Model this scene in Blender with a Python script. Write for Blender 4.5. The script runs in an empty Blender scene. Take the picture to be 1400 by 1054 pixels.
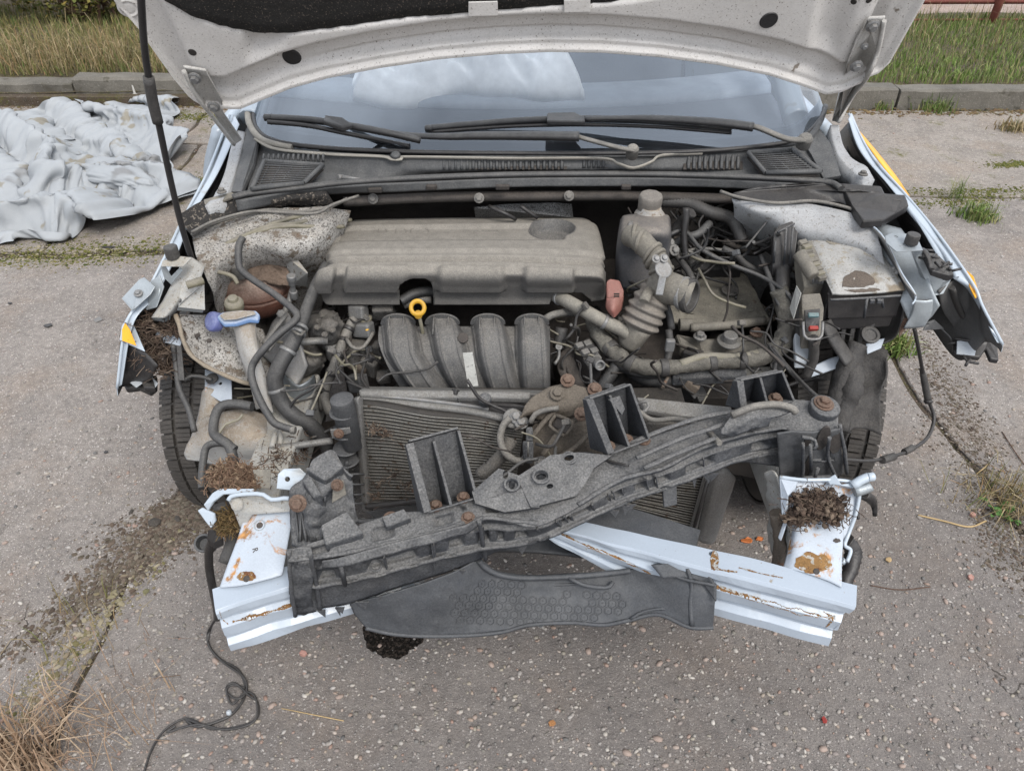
import bpy, bmesh, math, random
import numpy as np
from mathutils import Vector, Matrix, noise
from mathutils.bvhtree import BVHTree
random.seed(7); np.random.seed(7)
S = bpy.context.scene
C = S.collection
R = math.radians
# ---------------------------------------------------------------- camera
FPX, CAMH, TH = 1018.0, 1.62, R(38)
cam = bpy.data.cameras.new('camera'); camo = bpy.data.objects.new('camera', cam); C.objects.link(camo)
cam.sensor_width = 36; cam.lens = FPX / 1400 * 36; cam.clip_start = .02; cam.clip_end = 400
camo.location = (0, 0, CAMH); camo.rotation_euler = (R(90) - TH, 0, 0)
S.camera = camo
# ---------------------------------------------------------------- light: bright overcast
w = bpy.data.worlds.new('World'); S.world = w; w.use_nodes = True
nt = w.node_tree; bg = nt.nodes['Background']
sky = nt.nodes.new('ShaderNodeTexSky'); sky.sky_type = 'NISHITA'; sky.sun_disc = False
sky.sun_elevation = R(52); sky.sun_rotation = R(150); sky.air_density = 1.0; sky.dust_density = 3.0; sky.ozone_density = 1.0
hs = nt.nodes.new('ShaderNodeHueSaturation'); hs.inputs['Saturation'].default_value = .42
nt.links.new(sky.outputs[0], hs.inputs['Color'])
# broken high cloud over the sky: pale sheets with thinner blue gaps
tcw = nt.nodes.new('ShaderNodeTexCoord'); now = nt.nodes.new('ShaderNodeTexNoise'); now.inputs['Scale'].default_value = 2.2; now.inputs['Detail'].default_value = 7; now.inputs['Distortion'].default_value = .4
mrw = nt.nodes.new('ShaderNodeMapRange'); mrw.inputs[1].default_value = .36; mrw.inputs[2].default_value = .62; mrw.inputs[3].default_value = .35; mrw.inputs[4].default_value = .95
mxw = nt.nodes.new('ShaderNodeMix'); mxw.data_type = 'RGBA'; mxw.inputs[7].default_value = (8.8, 9.3, 10.2, 1)
nt.links.new(tcw.outputs['Generated'], now.inputs['Vector']); nt.links.new(now.outputs[0], mrw.inputs[0]); nt.links.new(mrw.outputs[0], mxw.inputs[0])
nt.links.new(hs.outputs[0], mxw.inputs[6]); nt.links.new(mxw.outputs[2], bg.inputs[0])
bg.inputs[1].default_value = .105
sd = bpy.data.lights.new('sun', 'SUN'); sd.energy = 1.5; sd.angle = R(24); sd.color = (1, .96, .9)
so = bpy.data.objects.new('sun', sd); C.objects.link(so); so.rotation_euler = (R(38), 0, R(-150 + 180))
S.view_settings.view_transform = 'Standard'; S.view_settings.look = 'None'; S.view_settings.exposure = .82; S.view_settings.gamma = 1
S.view_settings.use_curve_mapping = False
# ---------------------------------------------------------------- measuring helpers: a point seen at (px,py) of the photo at height z, or on the plane Y
cT, sT = math.cos(TH), math.sin(TH)
def ray(px, py):
    u = (px - 700) / FPX; v = (py - 527) / FPX
    return Vector((u, cT - v * sT, -sT - v * cT))
def P(px, py, z):
    d = ray(px, py); t = (z - CAMH) / d.z
    return Vector((d.x * t, d.y * t, z))
def V(px, py, Y):
    d = ray(px, py); t = Y / d.y
    return Vector((d.x * t, Y, CAMH + d.z * t))
def W(p):
    if isinstance(p, Vector): return p
    return P(*p)
def L(*pts): return [W(p) for p in pts]
# ---------------------------------------------------------------- object helpers
def link(o, parent=None):
    C.objects.link(o)
    if parent is not None:
        o.parent = parent
        if parent.type == 'EMPTY': o.location = -parent.location
    return o
def mesh(name, verts, faces, m, parent=None, smooth=False, bevel=0, thick=0, sub=0, off=-1, seg=2):
    me = bpy.data.meshes.new(name); me.from_pydata([tuple(v) for v in verts], [], faces); me.update()
    if smooth: me.shade_smooth()
    if m is not None: me.materials.append(m)
    o = bpy.data.objects.new(name, me); link(o, parent)
    if thick:
        s = o.modifiers.new('s', 'SOLIDIFY'); s.thickness = thick; s.offset = off
    if bevel:
        b = o.modifiers.new('b', 'BEVEL'); b.width = bevel; b.segments = seg; b.limit_method = 'ANGLE'; b.angle_limit = R(35)
        b.harden_normals = False
    if sub:
        s = o.modifiers.new('sub', 'SUBSURF'); s.levels = s.render_levels = sub
    return o
def tag(o, label=None, cat=None, group=None, kind=None):
    if label: o['label'] = label
    if cat: o['category'] = cat
    if group: o['group'] = group
    if kind: o['kind'] = kind
    return o
def empty(name, loc, label, cat, group=None):
    o = bpy.data.objects.new(name, None); C.objects.link(o); o.location = loc; o.empty_display_size = .1
    return tag(o, label, cat, group)
def rebase(o):                       # move a single-mesh thing's origin to its own base
    vs = [v.co.copy() for v in o.data.vertices]
    c = Vector((sum(v.x for v in vs) / len(vs), sum(v.y for v in vs) / len(vs), min(v.z for v in vs)))
    o.data.transform(Matrix.Translation(-c)); o.location = c; return o
def poly(name, pts, t, m, parent=None, bevel=.0015, holes=(), up=None):
    """plate: outline of points, thickness t away from the viewer; holes = [(px,py,radius)]"""
    pts = L(*pts); n = Vector((0, 0, 0))
    c = sum(pts, Vector()) / len(pts)
    for i in range(len(pts)):
        n += (pts[i] - c).cross(pts[(i + 1) % len(pts)] - c)
    n.normalize()
    if n.dot(Vector((0, 0, CAMH)) - c) < 0: n = -n
    k = len(pts)
    verts = pts + [p - n * t for p in pts]
    # orientation
    a = sum(((pts[i] - c).cross(pts[(i + 1) % k] - c) for i in range(k)), Vector())
    f = list(range(k))
    if a.dot(n) < 0: f = f[::-1]
    faces = [tuple(f), tuple(i + k for i in f[::-1])]
    for i in range(k):
        a_, b_ = f[i], f[(i + 1) % k]
        faces.append((b_, a_, a_ + k, b_ + k))
    o = mesh(name, verts, faces, m, parent)
    if holes:
        cuts = []
        for h in holes:
            d = ray(h[0], h[1]); o0 = Vector((0, 0, CAMH)); tt = (c - o0).dot(n) / d.dot(n); q = o0 + d * tt
            cuts.append((q, n, h[2], h[3] if len(h) > 3 else h[2]))
        drill(o, cuts)
    if bevel:
        b = o.modifiers.new('b', 'BEVEL'); b.width = bevel; b.segments = 2; b.limit_method = 'ANGLE'; b.angle_limit = R(35)
    o.data.update()
    return o
def frame_of(n):
    n = n.normalized(); a = Vector((0, 0, 1)) if abs(n.z) < .9 else Vector((1, 0, 0))
    x = a.cross(n).normalized(); y = n.cross(x); return x, y, n
def drill(o, cuts, depth=.03):
    vs, fs = [], []
    for q, n, r, r2 in cuts:
        x, y, n = frame_of(n); b0 = len(vs); K = 20
        for s_ in (depth, -depth):
            for i in range(K):
                a = 2 * math.pi * i / K; vs.append(q + x * math.cos(a) * r + y * math.sin(a) * r2 + n * s_)
        for i in range(K):
            j = (i + 1) % K; fs.append((b0 + i, b0 + K + i, b0 + K + j, b0 + j))
        fs.append(tuple(b0 + i for i in range(K))); fs.append(tuple(b0 + K + i for i in range(K))[::-1])
    cut_mesh(o, vs, fs)
def cut_mesh(o, vs, fs):
    me = bpy.data.meshes.new('c'); me.from_pydata([tuple(v) for v in vs], [], fs)
    bm = bmesh.new(); bm.from_mesh(me); bmesh.ops.recalc_face_normals(bm, faces=bm.faces); bm.to_mesh(me); bm.free()
    c = bpy.data.objects.new('c', me); C.objects.link(c); c.parent = o.parent; c.location = o.location
    md = o.modifiers.new('bo', 'BOOLEAN'); md.operation = 'DIFFERENCE'; md.object = c; md.solver = 'EXACT'
    bpy.context.view_layer.update()
    dg = bpy.context.evaluated_depsgraph_get()
    nm = bpy.data.meshes.new_from_object(o.evaluated_get(dg))
    if len(nm.polygons) < 4: o.modifiers.clear(); bpy.data.objects.remove(c); print('bad cut', o.name); return
    nm.name = o.data.name; old = o.data; o.modifiers.clear(); o.data = nm
    bpy.data.objects.remove(c); bpy.data.meshes.remove(me)
def prism(name, pts, h, m, parent=None, bevel=.003, shrink=1.0, seg=2):
    pts = L(*pts); k = len(pts); c = sum(pts, Vector()) / k
    a = sum(((pts[i] - c).cross(pts[(i + 1) % k] - c) for i in range(k)), Vector())
    if a.z < 0: pts = pts[::-1]
    bot = [c + (p - c) * shrink - Vector((0, 0, h)) for p in pts]
    faces = [tuple(range(k)), tuple(range(2 * k - 1, k - 1, -1))] + [((i + 1) % k, i, i + k, (i + 1) % k + k) for i in range(k)]
    return mesh(name, pts + bot, faces, m, parent, bevel=bevel, seg=seg)
def box(name, c, s, m, parent=None, rot=(0, 0, 0), bevel=.003, smooth=False):
    c = W(c); M = Matrix.Rotation(rot[2], 3, 'Z') @ Matrix.Rotation(rot[1], 3, 'Y') @ Matrix.Rotation(rot[0], 3, 'X')
    vs = [c + M @ Vector((x * s[0] / 2, y * s[1] / 2, z * s[2] / 2)) for x in (-1, 1) for y in (-1, 1) for z in (-1, 1)]
    fs = [(0, 1, 3, 2), (4, 6, 7, 5), (0, 4, 5, 1), (2, 3, 7, 6), (0, 2, 6, 4), (1, 5, 7, 3)]
    return mesh(name, vs, fs, m, parent, bevel=bevel)
def catmull(pts, n):
    pts = np.array([list(p) for p in pts], float); k = len(pts)
    if k == 2:
        t = np.linspace(0, 1, n)[:, None]; return pts[0] * (1 - t) + pts[1] * t
    ext = np.vstack([2 * pts[0] - pts[1], pts, 2 * pts[-1] - pts[-2]])
    out = []
    for s_ in np.linspace(0, k - 1, n):
        i = min(int(s_), k - 2); t = s_ - i
        p0, p1, p2, p3 = ext[i:i + 4]
        out.append(.5 * ((2 * p1) + (-p0 + p2) * t + (2 * p0 - 5 * p1 + 4 * p2 - p3) * t * t + (-p0 + 3 * p1 - 3 * p2 + p3) * t ** 3))
    return np.array(out)
def tube_geo(pts, r, n=None, seg=10, corr=0, pitch=.006, caps=True, sq=None, jitter=0):
    pts = L(*pts)
    length = sum((pts[i + 1] - pts[i]).length for i in range(len(pts) - 1))
    if n is None: n = max(6, min(90, int(length / .012) + 2)) if not corr else max(10, min(420, int(length / (pitch / (2 if pitch < .01 else 8)))))
    if len(pts) == 2 and not corr: n = 2
    cc = catmull(pts, n); rr = np.full(n, r, float) if not hasattr(r, '__len__') else np.interp(np.linspace(0, 1, n), np.linspace(0, 1, len(r)), r)
    if corr: rr = rr * (1 + corr * (np.where(np.arange(n) % 2 == 0, 1, -1) if pitch < .01 else np.sin(np.arange(n) * 2 * math.pi / 8)))
    vs, fs = [], []
    T = np.gradient(cc, axis=0); T /= np.linalg.norm(T, axis=1)[:, None] + 1e-12
    nrm = None
    for i in range(n):
        t = Vector(T[i])
        if nrm is None: nrm = frame_of(t)[0]
        nrm = (nrm - t * nrm.dot(t)).normalized(); b = t.cross(nrm)
        for j in range(seg):
            a = 2 * math.pi * j / seg
            ca, sa = math.cos(a), math.sin(a)
            if sq: ca, sa = ca * sq[0], sa * sq[1]
            k_ = 1 + (jitter * (noise.noise(Vector(cc[i]) * 60 + Vector((j, 0, 0))) if jitter else 0))
            vs.append(Vector(cc[i]) + (nrm * ca + b * sa) * rr[i] * k_)
    for i in range(n - 1):
        for j in range(seg):
            j2 = (j + 1) % seg; fs.append((i * seg + j, i * seg + j2, (i + 1) * seg + j2, (i + 1) * seg + j))
    if caps: fs.append(tuple(range(seg))[::-1]); fs.append(tuple((n - 1) * seg + j for j in range(seg)))
    return vs, fs
def tube(name, pts, r, m, parent=None, smooth=True, **k):
    vs, fs = tube_geo(pts, r, **k); o = mesh(name, vs, fs, m, parent, smooth=False)
    if smooth:
        for p in o.data.polygons: p.use_smooth = len(p.vertices) == 4
    return o
def cyl(name, c, axis, prof, m, parent=None, seg=24, smooth=True, ribs=0, ribd=0, hollow=False):
    """lathe: prof = [(radius, height along axis)]"""
    c = W(c); x, y, n = frame_of(Vector(axis)); vs, fs = [], []
    for (r, h) in prof:
        for j in range(seg):
            a = 2 * math.pi * j / seg; rr = r * (1 + (ribd if ribs and (j * ribs // seg) % 2 else 0)); vs.append(c + n * h + (x * math.cos(a) + y * math.sin(a)) * max(rr, 1e-5))
    k = len(prof)
    for i in range(k - 1):
        for j in range(seg):
            j2 = (j + 1) % seg; fs.append((i * seg + j, i * seg + j2, (i + 1) * seg + j2, (i + 1) * seg + j))
    if not hollow: fs.append(tuple(range(seg))[::-1]); fs.append(tuple((k - 1) * seg + j for j in range(seg)))
    o = mesh(name, vs, fs, m, parent)
    if smooth:
        for p in o.data.polygons: p.use_smooth = len(p.vertices) == 4
        e = o.modifiers.new('b', 'BEVEL'); e.width = .0012; e.segments = 2; e.limit_method = 'ANGLE'; e.angle_limit = R(35)
    return o
def bolt(c, axis, r, m, parent=None, washer=None, name='bolt'):
    c = W(c); x, y, n = frame_of(Vector(axis)); vs, fs = [], []
    def ringv(rad, h, k):
        b = len(vs)
        for j in range(k):
            a = 2 * math.pi * j / k; vs.append(c + n * h + (x * math.cos(a) + y * math.sin(a)) * rad)
        return b
    K = 12
    a0 = ringv(r * 1.55, -.002, K); a1 = ringv(r * 1.55, .001, K); a2 = ringv(r * 1.2, r * .3, K)
    fs.append(tuple(a0 + j for j in range(K))[::-1]); 
    for p, q in ((a0, a1), (a1, a2)):
        for j in range(K): fs.append((p + j, p + (j + 1) % K, q + (j + 1) % K, q + j))
    fs.append(tuple(a2 + j for j in range(K)))
    h0 = ringv(r, r * .25, 6); h1 = ringv(r, r * .95, 6); h2 = ringv(r * .8, r * 1.1, 6)
    for p, q in ((h0, h1), (h1, h2)):
        for j in range(6): fs.append((p + j, p + (j + 1) % 6, q + (j + 1) % 6, q + j))
    fs.append(tuple(h2 + j for j in range(6)))
    return mesh(name, vs, fs, m, parent)
def grid(rows, nu, nv):
    rows = [L(*r_) for r_ in rows]
    a = np.array([catmull(r_, nu) for r_ in rows])
    return np.array([catmull(a[:, j], nv) for j in range(nu)]).transpose(1, 0, 2)      # nv x nu x 3
def gnormals(g):
    du = np.gradient(g, axis=1); dv = np.gradient(g, axis=0); n = np.cross(du, dv)
    n /= np.linalg.norm(n, axis=2)[..., None] + 1e-12
    c = np.array([0, 0, CAMH]) - g
    if (n * c).sum(axis=2).mean() < 0: n = -n
    return n
def bands(parent, pts, r, ts, m, w_=.004, name='hose_band'):
    cc = catmull(L(*pts), 101)
    for t in ts:
        i = int(t * 98) + 1; ax = Vector(cc[i + 1] - cc[i - 1]); cyl(name, Vector(cc[i]), ax, [(r, -w_), (r + .0018, -w_ * .8), (r + .0018, w_ * .8), (r, w_)], m, parent, seg=16)
def gsurf(name, rows, nu, nv, m, parent=None, thick=.002, disp=None, smooth=True, rough=0, rs=25, bevel=0, up=False):
    g = grid(rows, nu, nv) if not isinstance(rows, np.ndarray) else rows
    nv, nu = g.shape[:2]; n = gnormals(g)
    if up and n[0, :, 2].mean() < 0: n = -n
    if disp is not None or rough:
        d = np.zeros((nv, nu))
        for i in range(nv):
            for j in range(nu):
                if disp is not None: d[i, j] += disp(j / (nu - 1), i / (nv - 1), g[i, j])
                if rough: d[i, j] += rough * noise.fractal(Vector(g[i, j]) * rs, 1, 2, 3)
        g = g + n * d[..., None]
    vs = g.reshape(-1, 3); fs = []
    du = g[0, 1] - g[0, 0]; dv = g[1, 0] - g[0, 0]; flip = np.dot(np.cross(du, dv), n[0, 0]) < 0
    for i in range(nv - 1):
        for j in range(nu - 1):
            f = (i * nu + j, i * nu + j + 1, (i + 1) * nu + j + 1, (i + 1) * nu + j)
            fs.append(f[::-1] if flip else f)
    o = mesh(name, vs, fs, m, parent, smooth=smooth, thick=thick, off=-1)
    if bevel:
        b = o.modifiers.new('b', 'BEVEL'); b.width = bevel; b.segments = 2; b.limit_method = 'ANGLE'; b.angle_limit = R(50)
    return o
def bvh(o):
    me = o.data; off = o.matrix_world.translation if not o.parent else Vector()
    return BVHTree.FromPolygons([v.co + (o.location if not o.parent else Vector()) for v in me.vertices], [tuple(p.vertices) for p in me.polygons])
def hit(b, px, py):
    h = b.ray_cast(Vector((0, 0, CAMH)), ray(px, py).normalized())
    if h[0] is None: return None, None
    n = h[1]
    if n.dot(ray(px, py)) > 0: n = -n
    return h[0], n
def join_geo(parts):
    vs, fs = [], []
    for v, f in parts:
        b = len(vs); vs += [tuple(a) for a in v]; fs += [tuple(i + b for i in q) for q in f]
    return vs, fs
def creases(shape, n, seed, w0, w1, l0=.06, l1=.3):
    cu, cv = np.meshgrid(np.linspace(0, 1, shape[1]), np.linspace(0, 1, shape[0])); dsp = np.zeros(shape); rk = random.Random(seed)
    for k in range(n):               # straight sharp folds
        a_ = rk.uniform(0, math.pi); x_, y_ = rk.random(), rk.random(); l_ = rk.uniform(l0, l1); w_ = rk.uniform(w0, w1)
        t_ = (cu - x_) * math.cos(a_) + (cv - y_) * math.sin(a_); d_ = np.abs(-(cu - x_) * math.sin(a_) + (cv - y_) * math.cos(a_) + .12 * t_ * t_)
        dsp += rk.choice([1, 1, -1]) * rk.uniform(.35, .9) * w_ * np.clip(1 - d_ / w_, 0, 1) * np.clip(1 - (t_ / l_) ** 2, 0, 1)
    return dsp
def smoothstep(a, b, x):
    if a == b: return float(x > a)
    t = max(0, min(1, (x - a) / (b - a))); return t * t * (3 - 2 * t)
# ---------------------------------------------------------------- materials
def lin(c):
    return tuple((x / 12.92 if x <= .04045 else ((x + .055) / 1.055) ** 2.4) for x in [v / 255 for v in c]) + (1,)
MATS = {}
def mat(name, base, rough=.6, metal=0.0, dust=None, amt=.6, nup=.6, grain=.25, gscale=350, specks=None, rust=0, rustc=(.23, .075, .018), bump=.25, bscale=260,
        var=.25, vscale=9, spec=.4, coat=0, wear=None, blotf=(.45, 1.15)):
    m = bpy.data.materials.new(name); m.use_nodes = True; nt = m.node_tree; N = nt.nodes; K = nt.links.new
    bs = N['Principled BSDF']; bs.inputs['Metallic'].default_value = metal; bs.inputs['Specular IOR Level'].default_value = spec
    if coat: bs.inputs['Coat Weight'].default_value = coat; bs.inputs['Coat Roughness'].default_value = .15
    tc = N.new('ShaderNodeTexCoord')
    def noi(scale, detail=4, rgh=.6, dist=0):
        n = N.new('ShaderNodeTexNoise'); n.inputs['Scale'].default_value = scale; n.inputs['Detail'].default_value = detail
        n.inputs['Roughness'].default_value = rgh; n.inputs['Distortion'].default_value = dist; K(tc.outputs['Object'], n.inputs['Vector']); return n.outputs['Fac']
    def ramp(src, a, b, x=0, y=1):
        r_ = N.new('ShaderNodeMapRange'); r_.inputs[1].default_value = a; r_.inputs[2].default_value = b; r_.inputs[3].default_value = x; r_.inputs[4].default_value = y
        K(src, r_.inputs[0]); return r_.outputs[0]
    def mth(op, a, b):
        q = N.new('ShaderNodeMath'); q.operation = op; q.use_clamp = False
        for i, s_ in enumerate((a, b)):
            if hasattr(s_, 'links'): K(s_, q.inputs[i])
            else: q.inputs[i].default_value = s_
        return q.outputs[0]
    def mix(fac, a, b, mode='MIX'):
        q = N.new('ShaderNodeMix'); q.data_type = 'RGBA'; q.blend_type = mode; q.clamp_factor = True
        if hasattr(fac, 'links'): K(fac, q.inputs[0])
        else: q.inputs[0].default_value = fac
        for i, s_ in ((6, a), (7, b)):
            if hasattr(s_, 'links'): K(s_, q.inputs[i])
            else: q.inputs[i].default_value = s_ if len(s_) == 4 else tuple(s_) + (1,)
        return q.outputs[2]
    base = tuple(base)[:3]
    col = mix(ramp(noi(vscale, 5), .3, .7), tuple(c * (1 - var) for c in base), tuple(c * (1 + var) for c in base))
    rgh = rough
    if wear:
        wf = ramp(noi(wear[2], 6, .7), wear[1], wear[1] + .06); col = mix(wf, col, wear[0])
    if dust is not None:
        ge = N.new('ShaderNodeNewGeometry'); sx = N.new('ShaderNodeSeparateXYZ'); K(ge.outputs['Normal'], sx.inputs[0])
        upf = ramp(sx.outputs['Z'], -.2, .9, 1 - nup, 1)
        blot = ramp(noi(22, 6, .65), .25, .7, blotf[0], blotf[1])
        fine = ramp(noi(gscale * .8, 3, .6), .3, .7, .6, 1.25)
        f = mth('MULTIPLY', mth('MULTIPLY', upf, blot), mth('MULTIPLY', fine, amt)); f = ramp(f, 0, 1)
        dc = mix(ramp(noi(45, 4), .35, .65), tuple(c * .9 for c in dust[:3]), tuple(c * 1.1 for c in dust[:3]))
        col = mix(f, col, dc)
        rgh = ramp(f, 0, 1, rough * .85, .85)
    if specks:
        for (sc, th, cc) in specks:
            col = mix(ramp(noi(sc, 3, .7), th, th + .05), col, cc)
    if rust:
        rf = ramp(noi(14, 8, .72, .4), 1 - rust, 1 - rust + .06)
        rc = mix(ramp(noi(60, 5), .35, .65), tuple(c * .55 for c in rustc), tuple(c * 1.7 for c in rustc)); col = mix(rf, col, rc)
    if grain:
        col = mix(ramp(noi(gscale, 2, .5), .3, .7), mix(grain, col, (0, 0, 0), 'MIX'), col)
    K(col, bs.inputs['Base Color'])
    if hasattr(rgh, 'links'): K(rgh, bs.inputs['Roughness'])
    else: bs.inputs['Roughness'].default_value = rgh
    if bump:
        b = N.new('ShaderNodeBump'); b.inputs['Strength'].default_value = bump; b.inputs['Distance'].default_value = .003
        K(mth('ADD', noi(bscale, 5, .7), mth('MULTIPLY', noi(bscale * .17, 4, .6), 1.6)), b.inputs['Height'])
        K(b.outputs[0], bs.inputs['Normal'])
    MATS[name] = m; return m
DUST = (.235, .212, .185)
BROWN = (.19, .135, .09)
plastic = mat('dusty_plastic', (.03, .033, .038), .55, dust=(.19, .185, .18), amt=.5, nup=.6, grain=.35)
cover_m = mat('cover_plastic', (.07, .07, .072), .55, dust=(.25, .23, .2), amt=1.3, nup=.8, grain=.32, gscale=420, var=.1, blotf=(.9, 1.05))  # dust whose upward bias also paints in lit crests and shaded verticals
manifold_m = mat('manifold_plastic', (.05, .053, .058), .5, dust=(.215, .2, .18), amt=.8, nup=.8, grain=.4)
carrier_m = mat('carrier_plastic', (.033, .037, .045), .65, dust=(.185, .18, .174), amt=1.0, nup=.93, grain=.5, gscale=300, bump=.5, var=.35, specks=[(9, .66, (.02, .02, .022))])  # dust weighted to the top, also painting the front face's shade
tray_m = mat('tray_plastic', (.032, .036, .043), .55, dust=(.13, .13, .13), amt=.5, nup=.6, grain=.25, var=.4)
black = mat('black_plastic', (.012, .012, .014), .4, dust=DUST, amt=.2, nup=.8, grain=.2)
dark = mat('dark_dirt_and_shade', (.012, .011, .011), .8, dust=(.12, .1, .085), amt=.6, nup=.7, grain=.3)  # grime on castings, and painted shade for holes, slots and wells
blackrub = mat('black_rubber', (.018, .018, .02), .6, dust=(.2, .185, .165), amt=.35, nup=.4, grain=.25)
hose_m = mat('rubber_hose', (.02, .021, .024), .5, dust=(.2, .19, .175), amt=.5, nup=.8, grain=.3)
hosel_m = mat('pale_hose', (.06, .06, .06), .6, dust=(.26, .24, .21), amt=.85, nup=.6, grain=.3)
tyre_m = mat('tyre_rubber', (.022, .021, .021), .75, dust=(.12, .105, .09), amt=.5, nup=.2, grain=.25)
white = mat('white_paint', (.39, .44, .49), .35, grain=.06, bump=.05, var=.04, coat=.4, specks=[(160, .7, (.14, .11, .09)), (25, .7, (.3, .25, .18)), (7, .66, (.32, .33, .33))])
white_r = mat('rusty_white_paint', (.4, .44, .49), .4, grain=.1, bump=.1, var=.08, specks=[(140, .72, (.16, .12, .09))], rust=.42, rustc=(.3, .15, .05))
white_d = mat('grimy_white_paint', (.36, .375, .38), .5, dust=(.3, .26, .2), amt=.75, nup=.6, grain=.2, specks=[(120, .6, (.16, .13, .1))])
apron_m = mat('speckled_apron_paint', (.5, .49, .47), .7, dust=(.26, .225, .18), amt=.72, nup=.5, grain=.4, specks=[(210, .54, (.1, .09, .08)), (30, .56, (.17, .14, .11)), (60, .64, (.13, .085, .055)), (240, .62, (.5, .49, .47))], bump=.6)
tower_m = mat('chalky_tower_paint', (.36, .375, .39), .6, dust=(.3, .28, .26), amt=.5, nup=.4, grain=.22, specks=[(90, .62, (.15, .14, .13)), (30, .62, (.24, .23, .22)), (200, .6, (.2, .19, .18))])
hood_m = mat('hood_inner_paint', (.62, .605, .59), .5, dust=(.4, .37, .33), amt=.35, nup=.1, grain=.12, specks=[(230, .62, (.16, .14, .12)), (90, .68, (.14, .12, .1)), (7, .68, (.34, .31, .27)), (26, .69, (.2, .17, .14))], bump=.15, vscale=4, var=.08)
pad_m = mat('insulator_pad', (.018, .017, .016), .95, grain=.5, specks=[(260, .6, (.15, .12, .1))], bump=1, bscale=200)
steel = mat('grey_steel', (.24, .25, .26), .45, metal=.5, grain=.2, dust=DUST, amt=.75)
zinc = mat('zinc_bracket', (.3, .325, .34), .45, metal=.45, grain=.1, specks=[(90, .7, (.2, .18, .15))])
alu = mat('dusty_aluminium', (.25, .25, .25), .5, metal=.5, dust=(.22, .205, .18), amt=.85, nup=.5, grain=.35)
rustm = mat('rust', (.11, .055, .035), .9, dust=(.2, .155, .12), amt=.6, grain=.4, bump=.6)
rustbr = mat('rusty_bracket_steel', (.12, .095, .075), .8, dust=(.2, .165, .13), amt=.6, rust=.4, rustc=(.17, .075, .035), grain=.35, bump=.5)
ribdark = mat('radiator_core', (.01, .01, .01), .7, dust=(.12, .1, .08), amt=.35, nup=.2, grain=.4)
fin_m = mat('radiator_fin', (.24, .24, .23), .55, metal=.3, dust=(.2, .18, .15), amt=.8, nup=.3, grain=.4, specks=[(50, .6, (.09, .06, .04))])
tank_m = mat('translucent_tank', (.4, .41, .41), .4, dust=(.26, .215, .165), amt=1.2, nup=.8, grain=.12, specks=[(60, .62, (.2, .15, .11))])
brown_m = mat('brown_reservoir', (.16, .075, .055), .4, dust=(.3, .23, .185), amt=1.2, nup=1.0, grain=.3, gscale=260, bump=.5)
red_m = mat('dull_red_plastic', (.24, .08, .065), .5, dust=(.3, .22, .18), amt=.4, nup=.4, grain=.15)
redc_m = mat('bright_red_plastic', (.26, .03, .022), .4, grain=.1)
blue_m = mat('blue_plastic', (.09, .2, .42), .4, dust=(.4, .42, .45), amt=.95, nup=.9, grain=.08)
dblue_m = mat('deep_blue_plastic', (.05, .065, .24), .4, dust=(.3, .32, .4), amt=.6, nup=.6, grain=.08)
yellow_m = mat('yellow_plastic', (.62, .34, .02), .45, dust=(.3, .25, .15), amt=.25, grain=.05)
amber_m = mat('yellow_decal', (.75, .36, .02), .35, grain=.04, bump=.02)
khaki_m = mat('khaki_plastic', (.2, .185, .12), .6, dust=DUST, amt=.8, grain=.2)
tan_m = mat('tan_dusty_plastic', (.075, .07, .062), .6, dust=(.225, .205, .17), amt=.95, blotf=(.3, 1.2), nup=.4, grain=.2)
lid_m = mat('lid_film_dust', (.42, .42, .41), .5, dust=(.3, .28, .25), amt=.5, grain=.2, specks=[(55, .58, (.3, .27, .22)), (9, .58, (.24, .2, .15)), (160, .6, (.2, .18, .15))], bump=.3)
clear_m = mat('grey_clear_plastic', (.42, .46, .5), .3, grain=.05, dust=DUST, amt=.3)
label_m = mat('white_label', (.5, .5, .47), .6, dust=DUST, amt=.4, grain=.2, specks=[(150, .62, (.12, .12, .12))])
dirtc = mat('matted_dirt', (.11, .065, .04), .95, grain=.4, var=.5, vscale=60, bump=1, bscale=120)
moss_m = mat('mossy_debris', (.16, .12, .04), .95, grain=.4, var=.5, vscale=60, bump=1)
# ================================================================ setting
def struct(o): o['kind'] = 'structure'; return o
def island_mat(name, cols, rough=.8, trans=0, var=.2):
    m = bpy.data.materials.new(name); m.use_nodes = True; nt = m.node_tree; N = nt.nodes; K = nt.links.new; bs = N['Principled BSDF']
    ge = N.new('ShaderNodeNewGeometry'); cr = N.new('ShaderNodeValToRGB'); cr.color_ramp.interpolation = 'LINEAR'
    e = cr.color_ramp.elements
    while len(e) < len(cols): e.new(.5)
    for i, c in enumerate(cols): e[i].position = i / max(1, len(cols) - 1); e[i].color = tuple(c) + (1,)
    K(ge.outputs['Random Per Island'], cr.inputs[0])
    tc = N.new('ShaderNodeTexCoord'); no = N.new('ShaderNodeTexNoise'); no.inputs['Scale'].default_value = 90; K(tc.outputs['Object'], no.inputs['Vector'])
    mx = N.new('ShaderNodeMix'); mx.data_type = 'RGBA'; mx.blend_type = 'MULTIPLY'; mx.inputs[0].default_value = var * 2
    K(cr.outputs[0], mx.inputs[6]); K(no.outputs['Fac'], mx.inputs[7]); K(mx.outputs[2], bs.inputs['Base Color'])
    bs.inputs['Roughness'].default_value = rough; bs.inputs['Specular IOR Level'].default_value = .3
    if trans: bs.inputs['Subsurface Weight'].default_value = 0
    return m
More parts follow.
